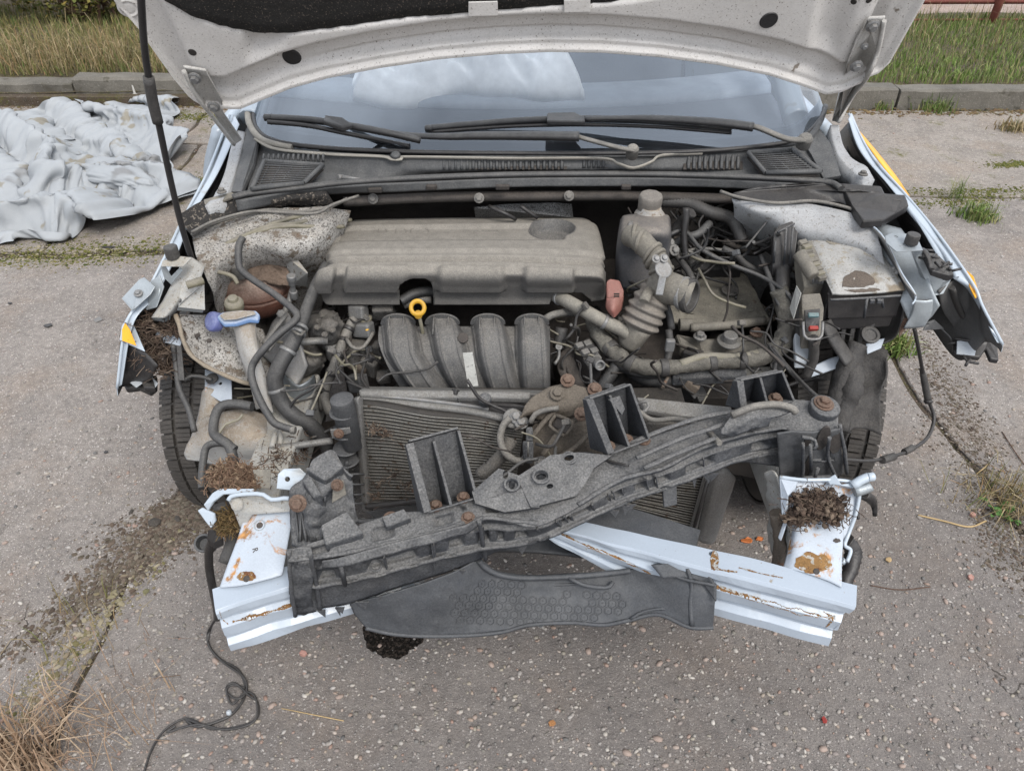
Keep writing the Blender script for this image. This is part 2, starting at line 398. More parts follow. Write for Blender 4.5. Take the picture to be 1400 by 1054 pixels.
def ground_mat(name, base, dark_, mossy=0.0, pebbly=True, soil=0):
    m = bpy.data.materials.new(name); m.use_nodes = True; nt = m.node_tree; N = nt.nodes; K = nt.links.new; bs = N['Principled BSDF']
    tc = N.new('ShaderNodeTexCoord'); OB = tc.outputs['Object']
    def noi(sc, det=6, r=.6, vec=None):
        n = N.new('ShaderNodeTexNoise'); n.inputs['Scale'].default_value = sc; n.inputs['Detail'].default_value = det; n.inputs['Roughness'].default_value = r; K(vec or OB, n.inputs['Vector']); return n.outputs['Fac']
    def rng(s, a, b, x=0, y=1):
        r_ = N.new('ShaderNodeMapRange'); r_.inputs[1].default_value = a; r_.inputs[2].default_value = b; r_.inputs[3].default_value = x; r_.inputs[4].default_value = y; K(s, r_.inputs[0]); return r_.outputs[0]
    def mix(f, a, b, mode='MIX'):
        q = N.new('ShaderNodeMix'); q.data_type = 'RGBA'; q.blend_type = mode
        if hasattr(f, 'links'): K(f, q.inputs[0])
        else: q.inputs[0].default_value = f
        for i, s_ in ((6, a), (7, b)):
            if hasattr(s_, 'links'): K(s_, q.inputs[i])
            else: q.inputs[i].default_value = tuple(s_) + (1,)
        return q.outputs[2]
    def mul(a, b):
        q = N.new('ShaderNodeMath'); q.operation = 'MULTIPLY'
        for i, s_ in enumerate((a, b)):
            if hasattr(s_, 'links'): K(s_, q.inputs[i])
            else: q.inputs[i].default_value = s_
        return q.outputs[0]
    col = mix(rng(noi(1.3, 6), .35, .65), base, dark_)
    col = mix(rng(noi(7, 7, .7), .42, .7), col, tuple(c * 1.18 for c in base))
    col = mix(mul(rng(noi(3.1, 5), .5, .65), .5), col, (base[0] * .95, base[1] * .84, base[2] * .74))
    h = noi(160, 4, .7)
    col = mix(.5, col, mix(rng(noi(48, 4, .7), .35, .65), (.45, .43, .42), (1.15, 1.13, 1.1)), 'MULTIPLY')
    col = mix(.55, col, mix(rng(noi(330, 2), .3, .7), (.25, .25, .25), (1, 1, 1)), 'MULTIPLY')
    vb = []
    if pebbly:
        for sc, rad, am, seed in ((330, .5, .8, 0), (210, .42, .8, 5), (120, .36, .85, 3), (66, .24, .9, 9)):
            mp = N.new('ShaderNodeMapping'); mp.inputs['Location'].default_value = (seed, seed * 2, 0); K(OB, mp.inputs[0])
            vo = N.new('ShaderNodeTexVoronoi'); vo.inputs['Scale'].default_value = sc; K(mp.outputs[0], vo.inputs['Vector'])
            sp = N.new('ShaderNodeSeparateColor'); K(vo.outputs['Color'], sp.inputs[0])
            on = rng(sp.outputs[0], .42, .46)
            dd = N.new('ShaderNodeMath'); dd.operation = 'MULTIPLY'; K(sp.outputs[1], dd.inputs[0]); dd.inputs[1].default_value = rad
            su = N.new('ShaderNodeMath'); su.operation = 'SUBTRACT'; K(dd.outputs[0], su.inputs[0]); K(vo.outputs['Distance'], su.inputs[1])
            f = mul(rng(su.outputs[0], 0, .05), on)
            cr = N.new('ShaderNodeValToRGB'); e = cr.color_ramp.elements; e[0].color = (.12, .11, .11, 1); e[1].color = (.55, .5, .45, 1)
            for p_, c_ in ((.3, (.3, .26, .24)), (.55, (.42, .38, .33)), (.72, (.3, .2, .16)), (.85, (.5, .46, .44))):
                q = e.new(p_); q.color = c_ + (1,)
            K(sp.outputs[2], cr.inputs[0])
            col = mix(mul(f, am), col, cr.outputs[0]); vb.append(f)
    if pebbly:
        # a broad darker patch around the car's nose, ragged at its rim
        mp = N.new('ShaderNodeMapping'); mp.inputs['Location'].default_value = (-.25, -.75, 0); mp.inputs['Scale'].default_value = (.62, .8, 0); K(OB, mp.inputs[0])
        ln_ = N.new('ShaderNodeVectorMath'); ln_.operation = 'LENGTH'; K(mp.outputs[0], ln_.inputs[0])
        ad = N.new('ShaderNodeMath'); ad.operation = 'ADD'; K(ln_.outputs['Value'], ad.inputs[0]); K(rng(noi(2.6, 6, .65), .3, .7, -.3, .3), ad.inputs[1])
        col = mix(mul(rng(ad.outputs[0], 1.15, .55), .42), col, (.1, .092, .09))
        # fine cracks
        wv = N.new('ShaderNodeVectorMath'); wv.operation = 'ADD'; nz = N.new('ShaderNodeTexNoise'); nz.inputs['Scale'].default_value = 1.2; nz.inputs['Detail'].default_value = 6; K(OB, nz.inputs['Vector']); K(OB, wv.inputs[0]); K(nz.outputs['Color'], wv.inputs[1])
        ve = N.new('ShaderNodeTexVoronoi'); ve.feature = 'DISTANCE_TO_EDGE'; ve.inputs['Scale'].default_value = 1.1; K(wv.outputs[0], ve.inputs['Vector'])
        col = mix(mul(rng(ve.outputs['Distance'], .003, .001), rng(noi(1.7, 3), .54, .6)), col, (.06, .052, .045))
    if mossy:
        mo = mul(rng(noi(4.5, 8, .75), .62 - mossy, .72 - mossy), rng(noi(50, 4), .35, .6))
        col = mix(mo, col, mix(rng(noi(90), .4, .6), (.06, .065, .012), (.13, .115, .03)))
    if soil: col = mix(rng(noi(40, 6, .7), .4, .6), col, (.075, .055, .04))
    K(col, bs.inputs['Base Color']); bs.inputs['Roughness'].default_value = .92; bs.inputs['Specular IOR Level'].default_value = .25
    b = N.new('ShaderNodeBump'); b.inputs['Strength'].default_value = .9; b.inputs['Distance'].default_value = .006; K(h, b.inputs['Height'])
    K(b.outputs[0], bs.inputs['Normal'])
    if vb:
        b2 = N.new('ShaderNodeBump'); b2.inputs['Strength'].default_value = .6; b2.inputs['Distance'].default_value = .004; K(vb[-1], b2.inputs['Height']); K(b.outputs[0], b2.inputs['Normal']); K(b2.outputs[0], bs.inputs['Normal'])
    return m
slab_m = ground_mat('exposed_aggregate_concrete', (.33, .298, .27), (.225, .203, .186))
slab2_m = ground_mat('mossy_aggregate_concrete', (.34, .305, .268), (.24, .214, .19), mossy=.065)
soil_m = ground_mat('joint_soil', (.1, .08, .055), (.06, .05, .035), mossy=.16, soil=.5)
lawn_m = ground_mat('lawn_soil', (.07, .06, .03), (.035, .045, .014), mossy=.2, soil=.3)
sand_m = ground_mat('pinkish_paving', (.42, .33, .28), (.34, .27, .24), pebbly=False)
curb_m = mat('weathered_kerb_concrete', (.15, .137, .115), .9, grain=.35, specks=[(130, .62, (.33, .3, .26)), (7, .62, (.1, .09, .07))], bump=1, var=.3, vscale=5)

ground = struct(mesh('ground', [(-90, -60, -.02), (90, -60, -.02), (90, 5.15, -.02), (-90, 5.15, -.02), (-90, 5.15, .06), (90, 5.15, .06), (90, 140, .06), (-90, 140, .06)],
                     [(0, 1, 2, 3), (3, 2, 5, 4), (4, 5, 6, 7)], soil_m))
# big concrete slabs with open, weedy joints
pave = struct(mesh('pavement', [(-90, -60, -.012), (90, -60, -.012), (90, 5.12, -.012), (-90, 5.12, -.012)], [(0, 1, 2, 3)], soil_m))
xs = [-12.8, -9.9, -7.2, -4.55, -3.05, -1.0, 1.43, 3.7, 6.0, 8.6, 11.4]
ys = [-5.6, -2.4, -.2, 3.05, 5.07]
def slab(x0, x1, y0, y1, mm, gx=(.02, .02), gy=(.02, .02)):
    pts = []
    def edge(a, b, n):
        for k in range(n):
            t = k / n; p = Vector((a[0] + (b[0] - a[0]) * t, a[1] + (b[1] - a[1]) * t, 0))
            j = noise.noise(p * 2.2) * .035 + noise.noise(p * 6) * .02 + noise.noise(p * 31) * .007
            pts.append(p + Vector((j, j * .8, 0)))
    a, b, c, d = (x0 + gx[0], y0 + gy[0]), (x1 - gx[1], y0 + gy[0]), (x1 - gx[1], y1 - gy[1]), (x0 + gx[0], y1 - gy[1])
    n1 = max(6, int((x1 - x0) / .05)); n2 = max(6, int((y1 - y0) / .05))
    edge(a, b, n1); edge(b, c, n2); edge(c, d, n1); edge(d, a, n2)
    return prism('concrete_slab', [Vector((p.x, p.y, 0)) for p in pts], .05, mm, pave, bevel=.004, seg=1)
for i in range(len(xs) - 1):
    for j in range(len(ys) - 1):
        if abs(xs[i]) > 7.5 and j < 2: continue
        y0, y1 = ys[j], ys[j + 1]
        if xs[i] >= 1.3:
            y0 += .62 * (j in (3,)); y1 += .62 * (j in (2,))
        if j == 3 and xs[i] < 0: y1 = 5.19
        if j == 3 and xs[i] >= 1.3: y1 = 5.07
        gx = [.015, .015]; gy = [.012, .012]
        if xs[i] == 1.43: gx[0] = .006
        if xs[i] == -1.0: gx[0] = .006
        if xs[i] == -3.05: gx[1] = .006
        if xs[i] == -3.05 and j == 2: gy[1] = .03; 
        if xs[i] == -3.05 and j == 3: gy[0] = .03
        if xs[i] == -4.55 and j in (2, 3): gy[1 if j == 2 else 0] = .03
        # the slabs beyond the wide joint on the left are broken into smaller pieces
        mm = slab2_m if (j == 3) else slab_m
        if xs[i] in (-3.05, -4.55) and j == 3:
            xa, xb = xs[i], xs[i + 1]; xm = (xa + xb) / 2
            for (u0, u1, v0, v1) in ((xa, xm - .12, y0, 3.75), (xm - .12, xb, y0, 3.75), (xa, xm + .16, 3.75, 4.45), (xm + .16, xb, 3.75, 4.45), (xa, xm, 4.45, y1), (xm, xb, 4.45, y1)):
                slab(u0, u1, v0, v1, mm, (.012, .012), (gy[0] if v0 == y0 else .012, .012))
        else:
            slab(xs[i], xs[i + 1], y0, y1, mm, gx, gy)
# loose pebbles and stones bedded in the surface
ICO = None
def ico():
    bm = bmesh.new(); bmesh.ops.create_icosphere(bm, subdivisions=1, radius=1)
    v = [x.co.copy() for x in bm.verts]; f = [tuple(q.index for q in p.verts) for p in bm.faces]; bm.free(); return v, f
IV, IF = ico()
rs = random.Random(3)
def pebble_geo(x, y, r, z=0.0):
    M = Matrix.Rotation(rs.uniform(0, 6.28), 3, 'Z') @ Matrix.Diagonal(Vector((r * rs.uniform(.9, 1.5), r * rs.uniform(.65, 1), r * rs.uniform(.3, .5)))) @ Matrix.Rotation(rs.uniform(0, 6.28), 3, 'Z')
    return [M @ (v * rs.uniform(.86, 1.1)) + Vector((x, y, z)) for v in IV]
peb_m = island_mat('pebble_stone', [(.36, .33, .3), (.25, .21, .19), (.42, .39, .36), (.18, .16, .15), (.46, .42, .37), (.3, .2, .16), (.36, .32, .26), (.12, .115, .11), (.52, .48, .43)], .7)
def visible_ground(): 
    px, py = rs.uniform(-60, 1460), rs.uniform(150, 1110)
    return P(px, py, 0)
big = []
for k in range(46):
    for _ in range(40):
        px, py = rs.uniform(0, 1400), rs.uniform(690, 1054); q = P(px, py, 0)
        if all((q - b).length > .05 for b in big): break
    big.append(q); r = rs.uniform(.0065, .0105)
    mesh('pebble', pebble_geo(q.x, q.y, r, .001), IF, peb_m, pave, smooth=True)
vs, fs = [], []
for k in range(9500):
    q = visible_ground() if k % 3 else P(rs.uniform(-60, 1460), rs.uniform(600, 1110), 0)
    b = len(vs); vs += pebble_geo(q.x, q.y, rs.choice([.0022, .0026, .003, .0034, .0045, .0058]) * (1 + q.y * .12), .0006); fs += [tuple(i + b for i in f) for f in IF]
for k in range(900):                       # the same stones outside the frame
    b = len(vs); vs += pebble_geo(rs.uniform(-3.5, 3.5), rs.uniform(-.6, 4.9), rs.uniform(.003, .006), .0006); fs += [tuple(i + b for i in f) for f in IF]
tag(mesh('small_pebbles', vs, fs, peb_m, None, smooth=True), 'small pale and brown pebbles bedded all over the concrete', 'pebbles', kind='stuff')
# dirt and leaf litter along the joints and by the tyre
def litter(name, label, cat, spots, n, m, rmin, rmax, hz=.5, kind='stuff'):
    vs, fs = [], []
    for k in range(n):
        c, sx, sy, ang = rs.choice(spots); a, b_ = rs.gauss(0, .45), rs.gauss(0, .45)
        x = c.x + math.cos(ang) * a * sx - math.sin(ang) * b_ * sy; y = c.y + math.sin(ang) * a * sx + math.cos(ang) * b_ * sy
        r = rs.uniform(rmin, rmax) * (.5 + rs.random() ** 3); b = len(vs)
        M = Matrix.Rotation(rs.uniform(0, 6), 3, 'Z') @ Matrix.Diagonal(Vector((r * rs.uniform(.8, 1.8), r, r * hz * rs.uniform(.6, 1.3)))) @ Matrix.Rotation(rs.uniform(0, 6), 3, 'X')
        vs += [M @ (v * rs.uniform(.75, 1.2)) + Vector((x, y, r * .2)) for v in IV]; fs += [tuple(i + b for i in f) for f in IF]
    return tag(mesh(name, vs, fs, m, None), label, cat, kind=kind)
soilc_m = island_mat('soil_crumb', [(.06, .045, .034), (.11, .08, .06), (.16, .125, .095), (.08, .065, .045), (.2, .17, .13)], .95)
litter('loose_soil', 'dark loose soil and crumbs lying below the left front tyre', 'soil', [(P(250, 715, 0), .22, .1, .3), (P(215, 735, 0), .3, .09, .9), (P(165, 790, 0), .3, .07, .9), (P(255, 690, 0), .1, .06, .5)], 8500, soilc_m, .0018, .0055)
litter('joint_dirt', 'brown dirt and plant crumbs along the right slab joint', 'dirt', [(P(1345, 640, 0), .5, .13, 1.35), (P(1300, 560, 0), .5, .12, 1.4), (P(1385, 740, 0), .2, .12, 1.3), (P(1270, 490, 0), .5, .09, 1.5)], 4500, soilc_m, .0015, .0045)
litter('kerb_litter', 'brown leaf litter and grit along the foot of both kerbs', 'leaf litter', [(Vector((-3.2, 5.14, 0)), 3.2, .09, 0), (Vector((3.0, 5.03, 0)), 2.6, .09, 0)], 2600, island_mat('leaf_crumb', [(.16, .1, .05), (.1, .065, .035), (.22, .16, .08), (.07, .07, .025)], .9), .004, .014, .35)
litter('joint_grit', 'sandy grit in the wide joint at the left', 'grit', [(P(120, 350, 0), 1.1, .16, .02), (P(40, 350, 0), .7, .14, .02), (P(90, 900, 0), .5, .06, 1.25)], 3000, island_mat('grit_crumb', [(.25, .2, .14), (.16, .14, .06), (.35, .3, .22), (.1, .1, .03)], .95), .002, .006)
# moss cushions
moss_g = island_mat('moss', [(.06, .075, .012), (.11, .115, .02), (.16, .14, .04), (.045, .06, .012)], .95)
litter('joint_moss', 'low yellow green moss filling the slab joints', 'moss', [(P(135, 275, 0), .25, .07, .6), (P(235, 250, 0), .3, .09, .3), (P(150, 340, 0), .5, .1, 0), (P(60, 355, 0), .5, .08, 0), (P(330, 165, 0), .2, .1, 0), (P(265, 160, 0), .3, .1, 0), (P(115, 270, 0), .1, .05, 1.2), (P(1340, 262, 0), .6, .06, .05), (P(1390, 225, 0), .2, .05, .1), (P(1310, 275, 0), .4, .09, .2)], 9000, moss_g, .002, .006, .6)
# ---------------------------------------------------------------- kerb
kerb = struct(mesh('kerb', [(-60, 5.12, -.03), (60, 5.12, -.03), (60, 5.3, -.03), (-60, 5.3, -.03)], [(0, 1, 2, 3)], soil_m))
kx = [-8.1, -7.1, -6.1, -5.1, -4.1, -2.98, -1.9, -.9, .1, 1.1, 2.58, 3.75, 4.8, 5.8, 6.8, 7.8]
kcorn = {}
for i in range(len(kx) - 1):
    x0, x1 = kx[i] + .008, kx[i + 1] - .008; hgt = .17 if x1 < 0 else .125
    if i == 4: hgt = .13
    yf = 5.22 if x1 < 0 else 5.1; yf += rs.uniform(-.012, .012); hz = hgt + rs.uniform(-.008, .008)
    nx, rowz = 26, [(-.05, 0), (hz * .5, 0), (hz * .9, 0), (hz, .018), (hz, .13)]
    vs, fs = [], []
    for a in range(nx):
        x = x0 + (x1 - x0) * a / (nx - 1)
        for (z, dy) in rowz:
            j = noise.noise(Vector((x * 14, z * 20, i))) * .009
            vs.append((x, yf + dy + j, z + noise.noise(Vector((x * 7, dy * 30, 4))) * .008 * (z > .05)))
    for a in range(nx - 1):
        for b in range(4): k_ = a * 5 + b; fs.append((k_, k_ + 5, k_ + 6, k_ + 1))
    fs.append((0, 1, 2, 3, 4)); fs.append(tuple((nx - 1) * 5 + b for b in (4, 3, 2, 1, 0)))
    ks = mesh('kerb_stone', vs, fs, curb_m, kerb)
    kcorn[i] = (yf, hz)
pm = mat('old_white_paint', (.5, .48, .44), .8, grain=.2)
q = V(184, 128, kcorn[5][0] - .006)
mark = mesh('paint_mark', [q + Vector(p) for p in ((-.024, 0, -.02), (.024, 0, -.02), (.02, 0, -.005), (.009, 0, 0), (.005, 0, .05), (-.003, 0, .055), (-.008, 0, 0), (-.022, 0, -.008))], [tuple(range(8))], pm, kerb, thick=.002)
mark['label'] = 'small white paint mark on the left kerb stone'
# ---------------------------------------------------------------- verge
verge = struct(gsurf('verge', [[Vector((x, y, z + .02 * noise.noise(Vector((x * 2, y * 3, 0))))) for x in np.linspace(-9, 9, 25)] for y, z in ((5.22, .075), (5.4, .12), (6.2, .13), (7.0, .12), (7.6, .08))], 120, 26, lawn_m, thick=0, rough=.02, rs=6))
court = struct(mesh('forecourt', [(1, 7.2, .075), (30, 7.2, .075), (30, 40, .075), (1, 40, .075)], [(0, 1, 2, 3)], sand_m))
def blades(name, label, cat, gen, n, m, lmin, lmax, wid=.004, lean=.6, root=None):
    vs, fs = [], []
    for k in range(n):
        x, y, z, s_ = gen(); l = rs.uniform(lmin, lmax) * s_; a = rs.uniform(0, 6.28); le = rs.random() ** 1.3 * lean
        dx, dy = math.cos(a) * le, math.sin(a) * le; w_ = wid * rs.uniform(.6, 1.3); px_, py_ = -math.sin(a + rs.uniform(-1, 1)) * w_, math.cos(a + rs.uniform(-1, 1)) * w_
        b = len(vs)
        vs += [(x - px_, y - py_, z), (x + px_, y + py_, z), (x + dx * l * .35 - px_ * .8, y + dy * l * .35 - py_ * .8, z + l * .55), (x + dx * l * .35 + px_ * .8, y + dy * l * .35 + py_ * .8, z + l * .55), (x + dx * l, y + dy * l, z + l * (1 - le * .45))]
        fs += [(b, b + 1, b + 3, b + 2), (b + 2, b + 3, b + 4)]
    o = mesh(name, vs, fs, m, None)
    return tag(o, label, cat, kind='stuff')
green_m = island_mat('green_grass_blade', [(.08, .14, .025), (.16, .24, .05), (.1, .16, .03), (.22, .28, .08), (.3, .26, .12), (.09, .15, .045)], .7)
straw_m = island_mat('dry_grass_blade', [(.38, .29, .15), (.24, .17, .09), (.46, .37, .22), (.18, .14, .06), (.13, .15, .05), (.34, .2, .1)], .8)
straw2_m = island_mat('bleached_straw', [(.42, .3, .2), (.3, .2, .13), (.5, .38, .26), (.22, .14, .09), (.36, .24, .15)], .8)
def gv(): return rs.uniform(-1.3, 6.4), 5.26 + rs.random() * 2.0, .11, 1
def gl(): return rs.uniform(-6.5, -1.2), 5.38 + rs.random() * 2.2, .13, 1
blades('green_verge_grass', 'short green grass covering the verge behind the right kerb', 'grass', gv, 38000, green_m, .03, .1, .0035)
blades('mixed_verge_grass', 'olive green grass covering the verge behind the left kerb', 'grass', gl, 14000, island_mat('olive_grass_blade', [(.14, .17, .04), (.22, .2, .07), (.08, .12, .03), (.3, .23, .1), (.1, .18, .04)], .8), .03, .12, .0035)
def gs():
    x = rs.uniform(-6.5, -1.4); return x, 5.4 + abs(rs.gauss(0, .5)), .13, 1 if x < -2.7 else .55
blades('dry_verge_grass', 'long straw coloured grass leaning over the left kerb', 'dry grass', gs, 8000, straw_m, .06, .3, .0022, 1.3)
def gs2(): return rs.uniform(2.4, 6.4), 5.8 + rs.random() * 1.5, .11, 1
blades('tall_verge_stalks', 'thin tall straw stalks in front of the red fence', 'dry grass', gs2, 700, straw_m, .12, .42, .002, .9)
def tuft(px, py, n, m, name, label, r=.03, l0=.03, l1=.09, cat='plant', wid=.003, lean=1.1, z=0):
    q = P(px, py, z)
    def g(): return q.x + rs.gauss(0, r), q.y + rs.gauss(0, r * .8), z, 1
    o = blades(name, label, cat, g, n, m, l0, l1, wid, lean); del o['kind']; rebase(o); return o
tuft(1218, 478, 420, green_m, 'grass_tuft', 'green grass tuft on the concrete below the right rail end', .035, .03, .09)
tuft(1335, 298, 320, green_m, 'grass_tuft', 'green weed tuft in the slab joint beyond the right fender', .05, .03, .1)
tuft(1308, 272, 60, green_m, 'grass_tuft', 'thin sprig of weed at the left end of the mossy joint', .03, .05, .16, wid=.0015)
tuft(1275, 150, 200, green_m, 'grass_tuft', 'green weed sprouting at the foot of the right kerb', .06, .04, .14)
tuft(1205, 150, 60, green_m, 'grass_tuft', 'small yellow green weed before the kerb joint', .03, .03, .09)
tuft(1385, 178, 220, straw_m, 'grass_tuft', 'yellowish grass tuft at the right edge of the concrete', .045, .03, .09)
tuft(90, 133, 160, green_m, 'grass_tuft', 'green weeds between the crumpled sheet and the kerb', .1, .03, .1)
tuft(190, 138, 120, green_m, 'grass_tuft', 'low green weed at the kerb foot beside the prop rod', .025, .02, .07)
tuft(12, 1052, 520, straw2_m, 'dry_grass_clump', 'dry straw coloured grass clump at the lower left corner', .055, .05, .17, 'dry grass', .0016, 1.3)
tuft(120, 985, 160, straw2_m, 'dry_grass_clump', 'few dry straws lying beside the mossy joint', .09, .05, .17, 'dry grass', .0011, 1.6)
tuft(95, 868, 60, straw_m, 'dry_grass_clump', 'thin pale straws over the left slab joint', .08, .04, .12, 'dry grass', .001, 1.6)
tuft(1380, 690, 380, straw_m, 'dry_grass_clump', 'matted brown roots around the small leafy weed', .07, .03, .12, 'dry grass', .0012, 1.6)
# leafy weed
def leaf_geo(c, ang, l, w_, up=.5):
    d = Vector((math.cos(ang), math.sin(ang), 0)); s_ = Vector((-d.y, d.x, 0)); n = []
    pr = [(0, .15), (.3, .8), (.6, 1), (.85, .6), (1, .05)]
    for t, ww in pr:
        z = up * l * math.sin(t * 2.2) * .8; p = c + d * l * t + Vector((0, 0, z)); n += [p - s_ * w_ * ww, p + Vector((0, 0, -.15 * w_)), p + s_ * w_ * ww]
    f = []
    for i in range(4):
        for j in (0, 1): a = i * 3 + j; f.append((a, a + 1, a + 4, a + 3))
    return n, f
leaf_m = island_mat('weed_leaf', [(.05, .16, .025), (.08, .22, .04), (.1, .2, .05), (.04, .12, .02)], .5)
wd = empty('leafy_weed', P(1370, 700, 0), 'small bright green leafy weed in the dirt at the right edge', 'weed')
for k in range(26):
    c = wd.location + Vector((rs.gauss(0, .018), rs.gauss(0, .022), .004)); v, f = leaf_geo(c, rs.uniform(0, 6.28), rs.uniform(.018, .035), rs.uniform(.004, .008), rs.uniform(.3, 1)); mesh('leaf', v, f, leaf_m, wd)
# twigs, straws, scraps
twig_m = mat('twig_bark', (.1, .055, .035), .8, grain=.3); strawc = mat('straw', (.42, .3, .15), .7, grain=.2)
def lone(o, label, cat): rebase(o); return tag(o, label, cat)
lone(tube('twig', [(1190, 800, .003), (1230, 806, .004), (1272, 802, .004)], .0014, twig_m), 'thin dark twig lying on the concrete right of the beam', 'twig')
lone(tube('twig', [(1405, 668, .03), (1385, 678, .02), (1372, 690, .008)], .0028, twig_m), 'reddish twig sticking out beside the green weed', 'twig')
lone(tube('straw_stalk', [(1255, 704, .002), (1290, 712, .004), (1325, 720, .003), (1348, 712, .004)], .0024, strawc), 'long pale curved straw on the concrete left of the weed', 'straw')
lone(tube('straw_stalk', [(1335, 648, .004), (1345, 640, .012), (1352, 634, .01)], .0018, strawc), 'short pale straw above the green weed', 'straw')
lone(tube('straw_stalk', [(1370, 590, .003), (1384, 612, .004), (1400, 635, .004)], .0016, twig_m), 'brown stalk lying at the right edge of the photo', 'straw')
lone(tube('straw_stalk', [(385, 968, .003), (470, 985, .004), (560, 1015, .003)][:2], .0012, strawc), 'faint straw right of the wire loop', 'straw')
flake_m = mat('orange_flake', (.55, .17, .05), .6, grain=.25, bump=.6)
def scrap(px, py, w_, h, m, label, cat, name, n=9, z=.004, th=.003):
    q = P(px, py, z); v = [q + Vector((math.cos(2 * math.pi * i / n) * w_ * rs.uniform(.7, 1.15), math.sin(2 * math.pi * i / n) * h * rs.uniform(.6, 1.2), rs.uniform(0, .005))) for i in range(n)]
    o = poly(name, v, th, m, bevel=.0006); return lone(o, label, cat)
scrap(1022, 739, .018, .012, flake_m, 'orange rotten flake on the ground between radiator and right rail', 'debris', 'orange_flake')
scrap(1039, 737, .012, .01, flake_m, 'smaller orange flake touching the big orange flake', 'debris', 'orange_flake')
scrap(66, 445, .02, .014, black, 'dark plastic chip on the left slab', 'plastic chip', 'plastic_chip', 5)
scrap(134, 437, .02, .02, steel, 'grey square plastic chip left of the yellow decal', 'plastic chip', 'plastic_chip', 4)
scrap(147, 338, .035, .012, black, 'black plastic shard in the mossy joint', 'plastic shard', 'plastic_shard', 6)
scrap(14, 415, .012, .008, black, 'small dark chip near the left photo edge', 'plastic chip', 'plastic_chip', 5)
scrap(145, 618, .007, .006, black, 'tiny black crumb on the left slab', 'crumb', 'crumb', 6)
lf = mat('dead_leaf', (.4, .28, .14), .7, grain=.2)
scrap(1215, 765, .011, .009, lf, 'pale yellow leaf scrap right of the right crash box', 'leaf', 'dead_leaf', 7)
scrap(1327, 789, .009, .008, mat('pink_stone', (.4, .22, .18), .8), 'pinkish stone below the leafy weed', 'stone', 'stone', 6, .006, .008)
scrap(414, 893, .01, .009, MATS.get('x') or bpy.data.materials['pink_stone'], 'reddish stone on the concrete below the left beam end', 'stone', 'stone', 6, .006, .008)
scrap(1330, 703, .009, .008, bpy.data.materials['pink_stone'], 'pinkish stone left of the leafy weed', 'stone', 'stone', 6, .006, .008)
scrap(1127, 985, .007, .01, redc_m, 'small red plastic chip in the foreground', 'plastic chip', 'plastic_chip', 5)
scrap(754, 987, .009, .007, mat('ochre_stone', (.38, .18, .07), .8), 'orange brown stone in the foreground', 'stone', 'stone', 6, .006, .008)
# clods of earth by the tyre
clod_m = mat('earth_clod', (.075, .065, .055), .95, grain=.4, bump=1)
for (px, py, r, lb) in ((212, 716, .022, 'dark grey earth clod left of the left tyre'), (180, 700, .01, 'small dark clod at the edge of the loose soil'), (243, 710, .012, 'grey clod between large clod and tyre')):
    v = pebble_geo(P(px, py, 0).x, P(px, py, 0).y, r, r * .25); lone(mesh('earth_clod', v, IF, clod_m), lb, 'clod')
# oil stain: a thin wet puddle
wet = bpy.data.materials.new('wet_oil'); wet.use_nodes = True; b_ = wet.node_tree.nodes['Principled BSDF']; b_.inputs['Base Color'].default_value = (.012, .01, .009, 1); b_.inputs['Roughness'].default_value = .25
_n = wet.node_tree.nodes.new('ShaderNodeTexNoise'); _n.inputs['Scale'].default_value = 150; _c = wet.node_tree.nodes.new('ShaderNodeTexCoord'); _b = wet.node_tree.nodes.new('ShaderNodeBump'); _b.inputs['Distance'].default_value = .0015
wet.node_tree.links.new(_c.outputs['Object'], _n.inputs['Vector']); wet.node_tree.links.new(_n.outputs[0], _b.inputs['Height']); wet.node_tree.links.new(_b.outputs[0], b_.inputs['Normal'])
_r = wet.node_tree.nodes.new('ShaderNodeValToRGB'); _r.color_ramp.elements[0].position = .45; _r.color_ramp.elements[1].position = .75; _r.color_ramp.elements[0].color = (.008, .007, .006, 1); _r.color_ramp.elements[1].color = (.05, .04, .033, 1)
wet.node_tree.links.new(_n.outputs[0], _r.inputs[0]); wet.node_tree.links.new(_r.outputs[0], b_.inputs['Base Color'])
pp = []
for k in range(60):
    a = 2 * math.pi * k / 60; rr = 1 + .1 * noise.noise(Vector((math.cos(a) * 2.4, math.sin(a) * 2.4, 3))) + .12 * noise.noise(Vector((math.cos(a) * 8, math.sin(a) * 8, 3)))
    pp.append(P(537 + math.cos(a) * 42 * rr, 862 + math.sin(a) * 37 * rr, .002))
lone(poly('oil_puddle', pp, .002, wet, bevel=0), 'black wet oil puddle on the ground under the grey splash shield', 'puddle')
# ---------------------------------------------------------------- fence, hedge
fred = mat('rusty_red_fence_paint', (.2, .06, .045), .7, grain=.3, rust=.35)
for name, x0, x1, lb in (('metal_fence', 2.6, 7.6, 'low rusty red metal fence behind the right verge'),):
    fe = empty(name, (x0, 7.05, .1), lb, 'fence')
    tube('rail', [Vector((x0, 7.05, .285)), Vector((x1, 7.1, .29))], .045, fred, fe, sq=(1, .6), seg=6)
    tube('rail', [Vector((x0, 7.05, .135)), Vector((x1, 7.1, .14))], .009, fred, fe)
    for xx in (3.0, 4.15, 5.3, 7.0):
        tube('post', [Vector((xx + (.35 if xx == 4.15 else 0) * .2, 7.08, .9)), Vector((xx - .02, 6.98, .08))], .035, fred, fe, seg=8)
    tube('brace', [Vector((4.6, 7.07, .12)), Vector((5.1, 7.09, .38))], .012, fred, fe)
    tube('rail', [Vector((x0, 7.05, .86)), Vector((x1, 7.1, .86))], .03, fred, fe)
wallm = mat('pale_plaster_wall', (.5, .46, .4), .9, grain=.1)
